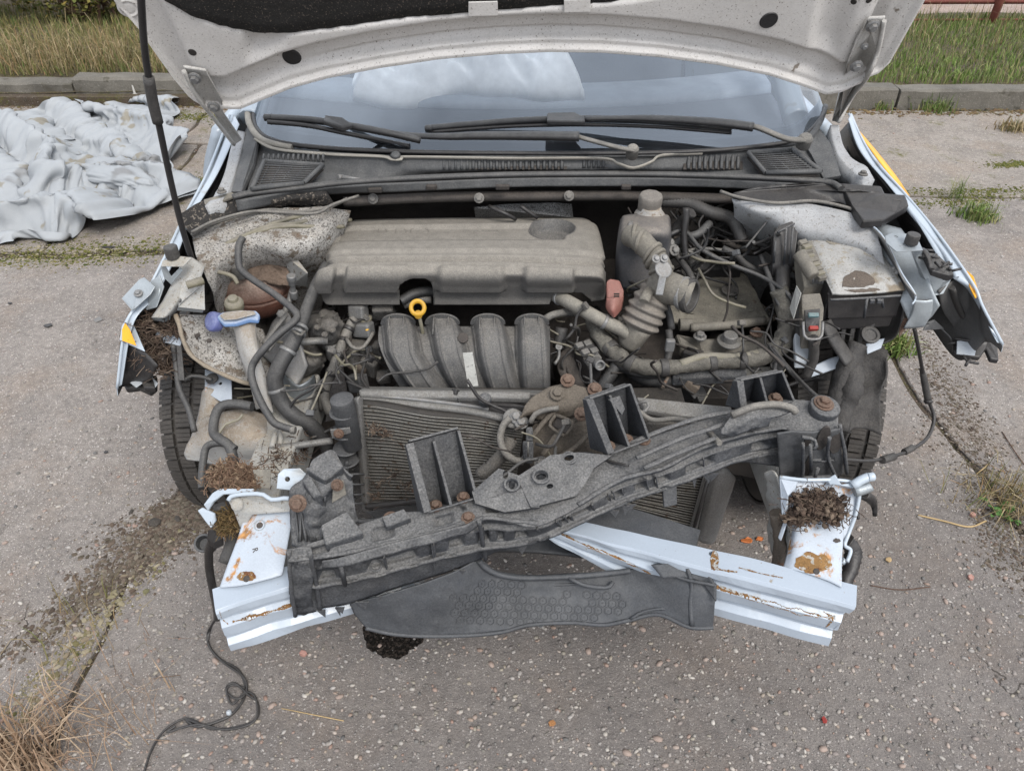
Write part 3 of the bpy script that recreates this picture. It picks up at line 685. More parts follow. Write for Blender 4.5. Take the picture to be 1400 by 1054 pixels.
wl = empty('garden_wall', (-5.5, 9.6, .06), 'pale plaster wall behind the left hedge', 'wall'); box('wall_face', Vector((-5.5, 9.6, .9)), (9, .2, 1.7), wallm, wl); box('wall_cap', Vector((-5.5, 9.6, 1.79)), (9.1, .28, .07), curb_m, wl)
hl_m = island_mat('shrub_leaf', [(.08, .1, .02), (.13, .14, .035), (.2, .17, .05), (.05, .07, .015), (.28, .2, .05), (.1, .12, .03)], .6)
def shrub(name, c, rx, ry, rz, nleaf, label, stems=26):
    e = empty(name, Vector((c[0], c[1], .1)), label, 'shrub'); vs, fs = [], []
    for k in range(nleaf):
        while True:
            p = Vector((rs.uniform(-1, 1), rs.uniform(-1, 1), rs.uniform(-1, 1)))
            if p.length < 1 and p.length > .35 and noise.noise(p * 2.5 + Vector(c)) > -.12: break
        q = Vector((c[0] + p.x * rx, c[1] + p.y * ry, c[2] + p.z * rz)); l = rs.uniform(.025, .05); a = rs.uniform(0, 6.28); d = Vector((math.cos(a), math.sin(a), rs.uniform(-.8, .3))) * l; s_ = Vector((-d.y, d.x, rs.uniform(-.02, .02))) * .4
        b = len(vs); vs += [q, q + d * .5 + s_, q + d, q + d * .5 - s_]; fs.append((b, b + 1, b + 2, b + 3))
    f = mesh('foliage', vs, fs, hl_m, e); f['kind'] = 'stuff'
    gs_ = []
    for k in range(stems):
        a = rs.uniform(0, 6.28); t = Vector((c[0] + math.cos(a) * rx * .8, c[1] + math.sin(a) * ry * .7, c[2] + rs.uniform(-.1, .8) * rz)); b0 = Vector((c[0] + rs.gauss(0, .15), c[1] + rs.gauss(0, .12), .08))
        gs_.append(tube_geo([b0, (b0 + t) / 2 + Vector((rs.gauss(0, .1), 0, .15)), t], [.014, .008, .003], n=8, seg=5))
    mesh('stems', *join_geo(gs_), twig_m, e)
shrub('shrub', (-3.7, 7.2, .68), .95, .5, .6, 10000, 'leafy shrub with yellowing leaves left of the open bonnet')
shrub('shrub', (-5.3, 7.4, .75), 1.0, .5, .58, 6000, 'thin shrub at the upper left corner of the photo', 34)
shrub('shrub', (-2.4, 7.6, .8), .8, .5, .65, 4000, 'leafy shrub directly behind the bonnet edge')
# ================================================================ the car: body, bonnet, windscreen
car = empty('wrecked_car', (.03, 3.0, 0), 'white car with its front end torn off and bonnet propped open', 'car')
def part(o, label=None):
    if label: o['label'] = label
    return o
OBJ = {}
# ---------------------------------------------------------------- bonnet on a tilted plane
HC = (P(330, 150, 1.10) + P(1172, 118, 1.13)) / 2
hu = (P(1172, 118, 1.13) - P(330, 150, 1.10)).normalized(); hs_ = Vector((0, -.45, .89)); hs_ = (hs_ - hu * hs_.dot(hu)).normalized(); hn = hu.cross(hs_); 
if hn.y > 0: hn = -hn
def HPuv(px, py):
    d = ray(px, py); o0 = Vector((0, 0, CAMH)); t = (HC - o0).dot(hn) / d.dot(hn); q = o0 + d * t - HC
    return q.dot(hu), q.dot(hs_)
def hp(px, py, off=0):
    u, s_ = HPuv(px, py); return HC + hu * u + hs_ * s_ + hn * off
HLEN = 1.0
rear_px = [(330, 150), (360, 137), (400, 120), (450, 106), (520, 92), (600, 80), (680, 73), (750, 70), (820, 71), (900, 77), (980, 88), (1050, 103), (1100, 120), (1127, 131), (1150, 128), (1172, 118)]
ru = np.array([HPuv(*p) for p in rear_px])
def rear(u): return float(np.interp(u, ru[:, 0], ru[:, 1]))
lp = [(312, 150), (285, 151), (262, 138), (238, 110), (215, 78), (190, 42), (150, 0)]
lu = np.array([HPuv(*p) for p in lp]); rp = [(1178, 112), (1200, 104), (1222, 84), (1243, 55), (1258, 28), (1270, 0)]; rU = np.array([HPuv(*p) for p in rp])
wl_, wr_ = lu[-1][0], rU[-1][0]
def side(s_, arr, wfar):
    if s_ <= arr[-1][1]: return float(np.interp(s_, arr[:, 1], arr[:, 0]))
    t = (s_ - arr[-1][1]) / (HLEN - arr[-1][1]); return arr[-1][0] + (wfar - arr[-1][0]) * t * .3 - math.copysign(.22, wfar) * max(0, t - .72) ** 2 * 6
# surface parameterised by (a across, b along); edges follow the real outline
padc = [(228, -2), (262, 18), (300, 31), (350, 41), (400, 41), (470, 33), (560, 20), (650, 12), (720, 7), (800, 3), (860, -3), (900, -10), (980, -30)]
pu = np.array([HPuv(*p) for p in padc]); 
pu_m = np.array([(-u, s_) for u, s_ in pu])
def pad_edge(u):
    s0 = np.interp(u, pu[:, 0], pu[:, 1], left=9, right=9); 
    return float(s0) if s0 < 8 else 9.
nu_, nv_ = 260, 190
g = np.zeros((nv_, nu_, 3)); UV = np.zeros((nv_, nu_, 2))
for j in range(nu_):
    a = j / (nu_ - 1)
    for i in range(nv_):
        b = (i / (nv_ - 1)) ** 1.7
        # start row: lower outline by arc a
        ul, ur = lu[0][0], rU[0][0]
        u0 = wl_ * 1.0 * (1 - a) + wr_ * a
        u0 = u0
        # lower boundary s for this u: rear edge or the rounded corners
        if u0 < lu[0][0]: s0 = float(np.interp(-u0, -lu[:, 0], lu[:, 1]))
        elif u0 > rU[0][0]: s0 = float(np.interp(u0, rU[:, 0], rU[:, 1]))
        else: s0 = rear(u0)
        s_ = s0 + (HLEN - s0 - .12 * (2 * abs(a - .5)) ** 4) * b
        # sides lean a little inward towards the front
        u = u0 * (1 - .05 * max(0, s_ - .3))
        d = s_ - s0; ds = min(d, 9)
        # distance from the side edges
        if u0 < 0: e = (u0 - wl_)
        else: e = (wr_ - u0)
        dd = min(d, e * 1.0 + .0)
        h = 0
        h += .010 * smoothstep(.0, .006, dd) * (1 - smoothstep(.012, .02, dd)) 
        h -= .012 * smoothstep(.028, .05, dd) * (1 - smoothstep(.075, .095, dd))
        h += .014 * smoothstep(.08, .1, dd)
        mid = smoothstep(.5, .36, abs(u)) if False else 1 - smoothstep(.3, .5, abs(u + .02))
        h -= .012 * smoothstep(.028, .034, d) * (1 - smoothstep(.046, .054, d)) * mid
        # hollows beside the hinges
        h -= .02 * smoothstep(.0, .05, .06 - abs(u - (-.58 + .35 * (d - .1)))) * smoothstep(.09, .14, d)
        h -= .02 * smoothstep(.0, .04, .05 - abs(u - (.56 - .2 * (d - .1)))) * smoothstep(.05, .14, d)
        h -= .018 * smoothstep(.0, .03, .03 - abs(u - (.66 - .1 * d))) * smoothstep(.06, .16, d)
        # pad recess
        h -= .012 * smoothstep(-.004, .012, s_ - (pad_edge(u) if abs(u) < .75 else 9))
        UV[i, j] = (u, s_)
        q = HC + hu * u + hs_ * s_ + hn * h; q = q - hn * (.012 * (2 * abs(a - .5)) ** 4 + .12 * max(0, s_ - .4) ** 2)
        g[i, j] = q
hood = gsurf('bonnet', g, 0, 0, hood_m, car, thick=.002, smooth=True)
skin = gsurf('bonnet_skin', g[::6, ::6] - np.array(hn)[None, None] * .03 + 0, 0, 0, white, car, thick=.0015)
hb = bvh(hood)
# insulating pad
pts = []
m_, n_ = 90, 30; gp = np.zeros((n_, m_, 3))
for j in range(m_):
    u = pu[0, 0] + (pu[-1, 0] - pu[0, 0]) * j / (m_ - 1)
    for i in range(n_):
        s0 = pad_edge(u) + .004; s_ = s0 + (.86 - s0) * i / (n_ - 1)
        q = HC + hu * u + hs_ * s_ + hn * (.012 + .003 * noise.noise(Vector((u * 20, s_ * 20, 0)))) - hn * (.12 * max(0, s_ - .4) ** 2)
        gp[i, j] = q
pad = gsurf('insulator_pad', gp, 0, 0, pad_m, car, thick=.006, rough=.003, rs=60)
for (px, py, w_, h_) in ((660, 4, 20, 9), (788, 0, 18, 8), (1000, -30, 16, 8)):
    poly('pad_clip', [hp(px - w_, py - h_, .017), hp(px + w_, py - h_ - 1, .017), hp(px + w_, py + h_, .019), hp(px - w_, py + h_ + 1, .019)], .003, hood_m, car)
for (px, py, r, nm) in ((399, 78, .017, 'black_plug'), (1051, 28, .016, 'black_plug')):
    q, n = hit(hb, px, py)
    if q: cyl(nm, q, n, [(r * 1.12, -.002), (r * 1.12, .0012), (r, .003), (r * .9, .002)], black, car); 
q, n = hit(hb, 176, 11)
if q: cyl('round_bump', q, n, [(.02, -.003), (.02, .001), (.016, .004), (.012, .001), (.007, .003)], hood_m, car)
q, n = hit(hb, 263, 72)
if q: cyl('bolt_hole_grommet', q, n, [(.008, -.002), (.008, .001), (.004, .0012)], dark, car)
for (px, py) in ((1167, 3), (1188, 1)):
    q, n = hit(hb, px, py)
    if q: cyl('bolt_hole_grommet', q, n, [(.006, -.002), (.006, .001), (.003, .0012)], dark, car)
# bonnet hinges
def hinge(pts, bolts, lbl, mt):
    q = []
    for (px, py, off) in pts:
        a, n = hit(hb, px, py)
        q.append(a + n * off if a and off is not None and off < .5 else hp(px, py, .02))
    return q
hz_m = mat('hinge_steel', (.5, .49, .47), .5, metal=0, dust=(.3, .28, .25), amt=.6, nup=.3, grain=.25, specks=[(120, .64, (.12, .09, .07))])
hl = poly('bonnet_hinge', [hp(252, 84, .016), hp(283, 88, .018), hp(305, 130, .016), P(306, 150, 1.09) + hn * .01, P(331, 192, .975), P(319, 200, .97), P(292, 150, 1.09) + hn * .01, hp(270, 122, .02)], .006, hz_m, car, bevel=.002)
rim = tube('hinge_rib', [hp(253, 86, .022), hp(272, 122, .024), P(293, 152, 1.09) + hn * .02, P(320, 198, .978)], .0045, hz_m, hl, seg=6)
for (px, py) in ((268, 96), (294, 135)): bolt(hp(px, py, .023), hn, .0085, steel, hl)
hr = poly('bonnet_hinge', [hp(1183, 18, .016), hp(1206, 16, .018), hp(1196, 60, .02), hp(1180, 100, .018), P(1166, 130, 1.05), P(1145, 168, .975), P(1137, 166, .97), P(1148, 120, 1.06), hp(1156, 76, .018), hp(1166, 48, .018)], .006, hz_m, car, bevel=.002)
tube('hinge_rib', [hp(1205, 18, .022), hp(1196, 60, .024), hp(1182, 96, .022), P(1166, 132, 1.05), P(1146, 168, .98)], .0045, hz_m, hr, seg=6)
for (px, py) in ((1189, 25), (1167, 80), (1178, 53)): bolt(hp(px, py, .023), hn, .0085 if py != 53 else .005, steel, hr)
# prop rod
rod = tube('prop_rod', [V(190, -60, 1.31), V(193, 0, 1.33), V(197, 60, 1.36), V(204, 110, 1.38), V(216, 165, 1.395), V(234, 250, 1.42), V(250, 315, 1.43), V(272, 385, 1.44)], .0062, black, car, n=60)
tube('rod_grip', [V(203, 106, 1.375), V(209, 140, 1.387), V(216, 168, 1.395)], .0098, blackrub, rod)
# ---------------------------------------------------------------- windscreen and cabin
ws_b = [(345, 152, 1.0), (352, 178, .985), (380, 194, .975), (450, 203, .965), (560, 208, .96), (700, 210, .955), (850, 210, .955), (960, 207, .96), (1040, 200, .968), (1092, 190, .98), (1120, 165, .995), (1127, 150, 1.0)]
wb = L(*ws_b)
rows = []
for t in (0, .1, .3, .6, 1.0):
    rw = []
    for p in wb:
        q = p.copy(); q.y += 1.0 * t; q.z += .5 * t - .06 * t * t; q.x = .035 + (q.x - .035) * (1 - .12 * t); q.y += (1 - t) * 0 ; rw.append(q)
    rows.append(rw)
glass = bpy.data.materials.new('windscreen_glass'); glass.use_nodes = True; nt = glass.node_tree; N = nt.nodes; N.remove(N['Principled BSDF'])
tr = N.new('ShaderNodeBsdfTransparent'); tr.inputs[0].default_value = (.93, .95, .97, 1); gl = N.new('ShaderNodeBsdfGlossy'); gl.inputs['Roughness'].default_value = .03; gl.inputs[0].default_value = (.84, .92, 1, 1)
df = N.new('ShaderNodeBsdfDiffuse'); df.inputs[0].default_value = (.34, .37, .42, 1)
fr = N.new('ShaderNodeFresnel'); fr.inputs[0].default_value = 2.45; mx = N.new('ShaderNodeMixShader'); mx2 = N.new('ShaderNodeMixShader')
nt.links.new(fr.outputs[0], mx.inputs[0]); nt.links.new(tr.outputs[0], mx.inputs[1]); nt.links.new(gl.outputs[0], mx.inputs[2])
tcg = N.new('ShaderNodeTexCoord'); nog = N.new('ShaderNodeTexNoise'); nog.inputs['Scale'].default_value = 4; nog.inputs['Detail'].default_value = 6; mrg = N.new('ShaderNodeMapRange'); mrg.inputs[1].default_value = .35; mrg.inputs[2].default_value = .75; mrg.inputs[3].default_value = .0; mrg.inputs[4].default_value = .12
nt.links.new(tcg.outputs['Object'], nog.inputs['Vector']); nt.links.new(nog.outputs[0], mrg.inputs[0]); nt.links.new(mrg.outputs[0], mx2.inputs[0]); nt.links.new(mx.outputs[0], mx2.inputs[1]); nt.links.new(df.outputs[0], mx2.inputs[2])
nt.links.new(mx2.outputs[0], N['Material Output'].inputs[0])
ws = gsurf('windscreen', rows, 50, 20, glass, car, thick=0)
part(ws)
edge = tube('windscreen_seal', wb, .006, black, ws, n=70, seg=8)
for k_, (pts) in enumerate((((470, 150, 1.03), (560, 118, 1.07), (690, 78, 1.12)), ((560, 148, 1.04), (650, 120, 1.07), (730, 74, 1.125)))):
    pass
fritm = mat('black_frit', (.012, .012, .014), .3, bump=0)
fr_rows = [[p + Vector((0, 0, -.004)) for p in wb], [p + Vector((0, .05, .02)) for p in wb]]
gsurf('windscreen_frit', fr_rows, 50, 4, fritm, ws, thick=.001)
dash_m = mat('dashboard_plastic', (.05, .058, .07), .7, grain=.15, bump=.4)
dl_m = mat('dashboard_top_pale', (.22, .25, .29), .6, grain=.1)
def xr(y0, z0, y1=None, z1=None): return [Vector((x, y0 + .12 * (abs(x) / .66) ** 2 - 0, z0)) for x in (-.68, -.45, -.2, 0.04, .3, .5, .74)]
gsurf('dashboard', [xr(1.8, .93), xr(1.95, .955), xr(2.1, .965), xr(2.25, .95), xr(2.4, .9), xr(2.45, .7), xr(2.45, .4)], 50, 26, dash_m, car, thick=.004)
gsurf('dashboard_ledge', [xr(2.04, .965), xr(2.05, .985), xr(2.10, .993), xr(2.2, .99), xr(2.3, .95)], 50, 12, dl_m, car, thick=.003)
# airbag lying on the dashboard
bagm = mat('airbag_cloth', (.86, .88, .9), .8, grain=.02, bump=.1)
ag = []
agc = creases((70, 150), 120, 5, .02, .06, .08, .35)
for i in range(70):
    r_ = []
    for j in range(150):
        u = j / 149; v = i / 69
        x = -.43 + .63 * u; y = 2.07 + .36 * v; edge_ = min(u * 9, (1 - u) * 7, v * 5, (1 - v) * 5, 1)
        z = .985 + .15 * math.sqrt(max(0, edge_)) * (.62 + .3 * u + .25 * noise.noise(Vector((u * 3, v * 2, 5))))
        z += (.07 * abs(noise.noise(Vector((u * 4, v * 7 + u * 5, 1)))) - .06 * abs(noise.noise(Vector((u * 9 + v * 9, v * 5, 8)))) + .02 * noise.noise(Vector((u * 22, v * 9, 8)))) * max(0, edge_)
        z += agc[i, j] * .42 * max(0, edge_)
        z -= .05 * max(0, noise.noise(Vector((u * 2.3, 7, 1)))); r_.append(Vector((x - .05 * v + .03 * noise.noise(Vector((v * 5, 3, 1))), y - .02 * math.sin(u * 9) - .07 * noise.noise(Vector((u * 4, 2, 9))) * (1 - v), z)))
    ag.append([list(q) for q in r_])
part(gsurf('airbag', np.array(ag), 0, 0, bagm, car, thick=.001), 'white deflated airbag behind the windscreen')
for px in (512, 541, 556, 590, 497, 575):
    box('glass_crumb', V(px, 133 + (px % 3) * 2, 2.075), (.006, .006, .004), bagm, car, bevel=0)
# cabin shell: pillars, roof, sides
def body_side(sx):
    o = .03
    X = lambda v_: o + sx * v_
    lower = gsurf('door_panel', [[Vector((X(.80), y, .93)) for y in (1.98, 2.6, 3.3, 4.1, 4.8)], [Vector((X(.86), y, .78)) for y in (1.98, 2.6, 3.3, 4.1, 4.85)], [Vector((X(.88), y, .5)) for y in (1.98, 2.6, 3.3, 3.95, 4.9)], [Vector((X(.85), y, .22)) for y in (2.02, 2.6, 3.3, 3.9, 4.85)]], 40, 16, white, car, thick=.03)
    tube('door_handle', [Vector((X(.875), 2.95, .8)), Vector((X(.895), 3.03, .8)), Vector((X(.875), 3.11, .8))], .009, white, lower)
    tube('door_gap', [Vector((X(.81), 3.2, .92)), Vector((X(.872), 3.2, .75)), Vector((X(.885), 3.2, .5)), Vector((X(.853), 3.2, .25))], .003, black, lower)
    st = gsurf('yellow_stripe', [[Vector((X(.868), y, .77)) for y in (2.0, 2.6, 3.3, 4.1, 4.8)], [Vector((X(.883), y, .7)) for y in (2.0, 2.6, 3.3, 4.1, 4.8)]], 12, 4, amber_m, lower, thick=.001)
    tube('windscreen_pillar', [Vector((X(.70), 1.93, .98)), Vector((X(.66), 2.3, 1.19)), Vector((X(.6), 2.85, 1.42))], .032, white, car, seg=10)
    tube('roof_rail', [Vector((X(.6), 2.85, 1.42)), Vector((X(.6), 3.5, 1.46)), Vector((X(.58), 4.2, 1.4)), Vector((X(.62), 4.75, 1.05))], .035, white, car, seg=10)
    gsurf('side_window', [[Vector((X(.78), y, .94)) for y in (2.0, 2.6, 3.3, 4.1, 4.6)], [Vector((X(.63), 2.25, 1.1)), Vector((X(.61), 2.8, 1.36)), Vector((X(.61), 3.4, 1.43)), Vector((X(.6), 4.1, 1.38)), Vector((X(.63), 4.6, 1.1))]], 24, 8, glass, car, thick=0)
    return lower
body_side(-1); body_side(1)
gsurf('roof', [[Vector((.03 + x, y, z - .04 * (x / .6) ** 2)) for x in (-.6, -.3, 0, .3, .6)] for y, z in ((2.85, 1.45), (3.2, 1.49), (3.6, 1.49), (4.1, 1.45), (4.4, 1.35))], 20, 20, white, car, thick=.02)
gsurf('rear_body', [[Vector((.03 + x, y, z)) for x in (-.8, -.4, 0, .4, .8)] for y, z in ((4.4, 1.34), (4.8, .98), (5.0, .95), (5.08, .7), (5.1, .3))], 16, 20, white, car, thick=.03)
box('floor_pan', Vector((.03, 3.5, .24)), (1.55, 3.1, .06), dark, car)
gsurf('seat_back', [[Vector((x, y, z)) for x in (-.6, -.4, -.12)] for y, z in ((2.95, .4), (3.05, .8), (3.12, 1.12))], 10, 10, dash_m, car, thick=.1); gsurf('seat_back', [[Vector((x, y, z)) for x in (.18, .42, .66)] for y, z in ((2.95, .4), (3.05, .8), (3.12, 1.12))], 10, 10, dash_m, car, thick=.1)
# ---------------------------------------------------------------- wheels
def wheel(cx, cy, steer=0, tilt=0, lbl=None, sx=1):
    RR, WW = .325, .205
    vs, fs = [], []
    prof = [(.2, -.5), (.235, -.53), (.28, -.53), (.305, -.5), (.313, -.42), (.315, -.3), (.315, .3), (.313, .42), (.305, .5), (.28, .53), (.235, .53), (.2, .5)]
    K = 72
    for (r, w_) in prof:
        for j in range(K): a = 2 * math.pi * j / K; vs.append(Vector((w_ * WW, math.cos(a) * r, math.sin(a) * r)))
    n = len(prof)
    for i in range(n):
        i2 = (i + 1) % n
        for j in range(K): fs.append((i * K + j, i2 * K + j, i2 * K + (j + 1) % K, i * K + (j + 1) % K))
    # tread blocks: five rows, each block cut by sipes
    rowsx = [(-.5, -.34), (-.29, -.12), (-.07, .08), (.13, .3), (.35, .5)]
    for ri, (x0, x1) in enumerate(rowsx):
        nb = 56
        for b_ in range(nb):
            for s_ in range(3):
                a0 = 2 * math.pi * (b_ + .07 + .29 * s_ + ri * .37) / nb; a1 = a0 + 2 * math.pi * .26 / nb
                ro = .326 if 0 < ri < 4 else .3235; k0 = len(vs); sk = .012 * (ri - 2)
                for (xx, rr, aa) in ((x0, .311, a0), (x1, .311, a0 + sk), (x1, .311, a1 + sk), (x0, .311, a1), (x0, ro - (.006 if ri == 0 else 0), a0), (x1, ro - (.006 if ri == 4 else 0), a0 + sk), (x1, ro - (.006 if ri == 4 else 0), a1 + sk), (x0, ro - (.006 if ri == 0 else 0), a1)):
                    vs.append(Vector((xx * WW, math.cos(aa) * rr, math.sin(aa) * rr)))
                fs += [tuple(k0 + q for q in f) for f in ((4, 5, 6, 7), (0, 1, 5, 4), (1, 2, 6, 5), (2, 3, 7, 6), (3, 0, 4, 7))]
    M = Matrix.Translation((cx, cy, RR)) @ Matrix.Rotation(steer, 4, 'Z') @ Matrix.Rotation(tilt, 4, 'Y')
    ty = mesh('wheel', [M @ v for v in vs], fs, tyre_m, car)
    for p in ty.data.polygons[:n * K]: p.use_smooth = True
    if lbl: ty['label'] = lbl
    ax = (M.to_3x3() @ Vector((sx, 0, 0)))
    c = M @ Vector((sx * .05, 0, 0))
    cyl('rim', c, ax, [(.2, -.12), (.205, 0), (.21, .045), (.195, .045), (.185, .01), (.17, .0), (.07, .025), (.06, .04), (.02, .04)], steel, ty, seg=40)
    for k in range(5):
        a = 2 * math.pi * k / 5; x_, y_, n__ = frame_of(ax); bolt(c + ax * .02 + (x_ * math.cos(a) + y_ * math.sin(a)) * .052, ax, .009, steel, ty, name='wheel_nut')
    return ty
wheel(-.712, 1.62, R(-5), 0, 'front wheel with worn winter tyre', -1)
wheel(.80, 1.63, R(-4), 0, None, 1)
wheel(-.75, 4.35, 0, 0, None, -1); wheel(.81, 4.35, 0, 0, None, 1)
# ================================================================ cowl and wipers
cowl_m = mat('cowl_plastic', (.03, .033, .038), .6, dust=(.19, .185, .175), amt=.55, nup=.5, grain=.3)
lump0 = mat('grimy_bolt', (.08, .08, .08), .6, dust=DUST, amt=.7)
cowl_top = mat('cowl_lip_dusty', (.2, .19, .17), .7, dust=(.36, .33, .28), amt=.8, grain=.15)
cw = gsurf('cowl_panel', [
    [(352, 186, .975), (380, 200, .966), (450, 208, .96), (560, 214, .955), (700, 214, .952), (850, 214, .952), (960, 210, .956), (1045, 202, .966), (1094, 190, .975)],
    [(350, 192, .97), (378, 207, .958), (450, 214, .95), (560, 219, .945), (700, 219, .942), (850, 219, .942), (960, 214, .946), (1050, 206, .958), (1105, 196, .972)],
    [(346, 206, .945), (372, 220, .94), (448, 228, .93), (560, 232, .925), (700, 232, .922), (850, 232, .922), (960, 228, .926), (1052, 218, .94), (1118, 212, .952)],
    [(338, 262, .925), (370, 258, .922), (440, 250, .915), (560, 240, .91), (700, 236, .907), (850, 236, .907), (960, 238, .91), (1060, 240, .92), (1125, 246, .925)]], 120, 24, cowl_m, car, thick=.003, rough=.0015, rs=12)
OBJ['cowl'] = cw
tube('cowl_lip', [(349, 190, .975), (378, 204, .965), (450, 211, .958), (520, 214, .955), (536, 218, .952), (548, 218, .952), (560, 215, .953), (700, 217, .95), (820, 217, .95), (845, 224, .946), (866, 230, .943), (890, 222, .947), (905, 213, .952), (960, 210, .955)], .0055, cowl_top, cw, n=120, sq=(1, .6))
cyl('cowl_clip', (541, 214, .957), (0, -.3, 1), [(.012, -.006), (.012, .006), (.008, .009)], cowl_m, cw, seg=8)
def lshade(x0, x1, y0, y1, z0, z1): poly('louvre_shade_plate', [P(x0 - 3, y0, z0) + Vector((0, 0, .0035)), P(x1 + 3, y0, z0) + Vector((0, 0, .0035)), P(x1 + 3, y1, z1) + Vector((0, 0, .0035)), P(x0 - 3, y1, z1) + Vector((0, 0, .0035))], .001, dark, cw, bevel=0)  # flat dark plate painting the shade between the louvres
lshade(603, 772, 215, 234, .945, .92); lshade(795, 828, 213, 232, .947, .922); lshade(937, 1012, 202, 234, .955, .92)
def louvres(x0, x1, y0, y1, n, z0, z1, parent, slant=0, m=cowl_m, w=.0045):
    for k in range(n):
        t = (k + .5) / n; px = x0 + (x1 - x0) * t
        a = P(px, y0, z0); b = P(px + slant, y1, z1)
        tube('louvre', [a + Vector((0, 0, .004)), (a + b) / 2 + Vector((0, -.002, .008)), b + Vector((0, 0, .004))], w, m, parent, seg=6, n=5)
louvres(603, 772, 215, 234, 21, .945, .92, cw)
louvres(795, 828, 213, 232, 5, .947, .922, cw)
louvres(937, 1012, 202, 234, 10, .955, .92, cw)
louvres(358, 446, 214, 224, 13, .96, .945, cw, w=.0035)
# side air grilles: a frame and its slats
def grille(c4, n):
    a, b, c, d = L(*c4)
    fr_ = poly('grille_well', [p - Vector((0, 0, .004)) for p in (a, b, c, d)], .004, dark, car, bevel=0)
    for (p, q) in ((a, b), (b, c), (c, d), (d, a)): tube('grille_frame', [p + Vector((0, 0, .006)), q + Vector((0, 0, .006))], .0055, cowl_m, fr_, seg=6)
    for k in range(n):
        t = (k + .6) / n; p0 = a + (d - a) * t; p1 = b + (c - b) * t
        tube('grille_slat', [p0 + Vector((0, 0, .005)), p1 + Vector((0, 0, .005))], .0016, cowl_m, fr_, seg=5)
    for k in range(5):
        t = (k + .5) / 5; p0 = a + (b - a) * t; p1 = d + (c - d) * t
        tube('grille_slat', [p0 + Vector((0, 0, .003)), p1 + Vector((0, 0, .003))], .0014, cowl_m, fr_, seg=5)
grille([(362, 224, .952), (442, 229, .945), (416, 254, .935), (345, 262, .938)], 11)
grille([(1022, 212, .955), (1082, 208, .96), (1122, 238, .945), (1046, 240, .935)], 11)
cyl('washer_nozzle', (464, 243, .93), (-.6, -.6, .3), [(.007, -.012), (.007, .004), (.0035, .004)], steel, cw); tube('nozzle_stem', [(468, 243, .93), (500, 246, .925)], [.006, .002], steel, cw)
# cowl side ends
poly('cowl_end', [(338, 172, .98), (352, 190, .975), (346, 224, .95), (330, 262, .935), (316, 262, .93), (330, 210, .95), (333, 185, .97)], .01, cowl_m, car)
poly('cowl_end', [(1096, 190, .98), (1120, 175, .985), (1135, 195, .97), (1150, 240, .935), (1126, 244, .93), (1110, 212, .955)], .01, cowl_m, car)
tube('windscreen_trim', [(338, 150, 1.0), (342, 172, .99), (360, 192, .975), (400, 202, .966)], .008, cowl_top, cw)
tube('windscreen_trim', [(1128, 146, 1.0), (1118, 172, .99), (1098, 192, .976), (1050, 200, .966)], .008, cowl_m, cw)
# bulkhead seal and beam under it
tube('bulkhead_seal', [(318, 270, .93), (345, 264, .932), (400, 258, .932), (470, 250, .93), (560, 244, .928), (700, 239, .926), (850, 238, .926), (960, 240, .927), (1060, 244, .929), (1130, 249, .93), (1150, 258, .93)], .0085, hose_m, car, n=90, sq=(1, .8))
gsurf('bulkhead_flange', [[(322, 274, .925), (440, 258, .925), (560, 250, .921), (700, 244, .92), (850, 243, .92), (960, 245, .92), (1060, 249, .922), (1140, 255, .925)],
                         [(326, 290, .9), (440, 268, .9), (560, 262, .9), (700, 256, .9), (850, 255, .9), (960, 256, .9), (1060, 262, .9), (1138, 272, .9)]], 80, 6, cowl_m, car, thick=.012, rough=.002, rs=20)
for (px, w_) in ((513, 20), (687, 20), (856, 14), (590, 16)):
    box('flange_notch', (px, 256 if px > 550 else 260, .909), (w_ / 620, .012, .012), dark, car)
for (px, py) in ((510, 272), (655, 271), (778, 268), (420, 276)): bolt((px, py, .88), (0, -1, .6), .008, lump0, car)
fw = gsurf('bulkhead', [[Vector((x, 1.74, .9)) for x in (-.68, -.3, 0, .3, .7)], [Vector((x, 1.80, .86)) for x in (-.68, -.3, 0, .3, .7)], [Vector((x, 1.88, .7)) for x in (-.68, -.3, 0, .3, .7)], [Vector((x, 1.85, .25)) for x in (-.68, -.3, 0, .3, .7)]], 50, 20, dark, car, thick=.01, rough=.01, rs=12)
tube('bulkhead_beam', [(470, 276, .87), (600, 270, .87), (760, 268, .87), (850, 268, .87), (1000, 272, .87)], .016, dark, car, sq=(1, .7))
heat = mat('perforated_heat_shield', (.16, .16, .16), .5, metal=.6, grain=.3, specks=[(420, .52, (.03, .03, .03))], bump=.8)
poly('heat_shield', [(648, 284, .84), (690, 280, .84), (760, 278, .84), (782, 280, .84), (784, 298, .80), (650, 298, .80)], .003, heat, car)
for pts in (((668, 282, .85), (690, 292, .84), (705, 300, .82)), ((735, 298, .82), (720, 288, .84), (712, 282, .85))): tube('wire', pts, .005, black, car)
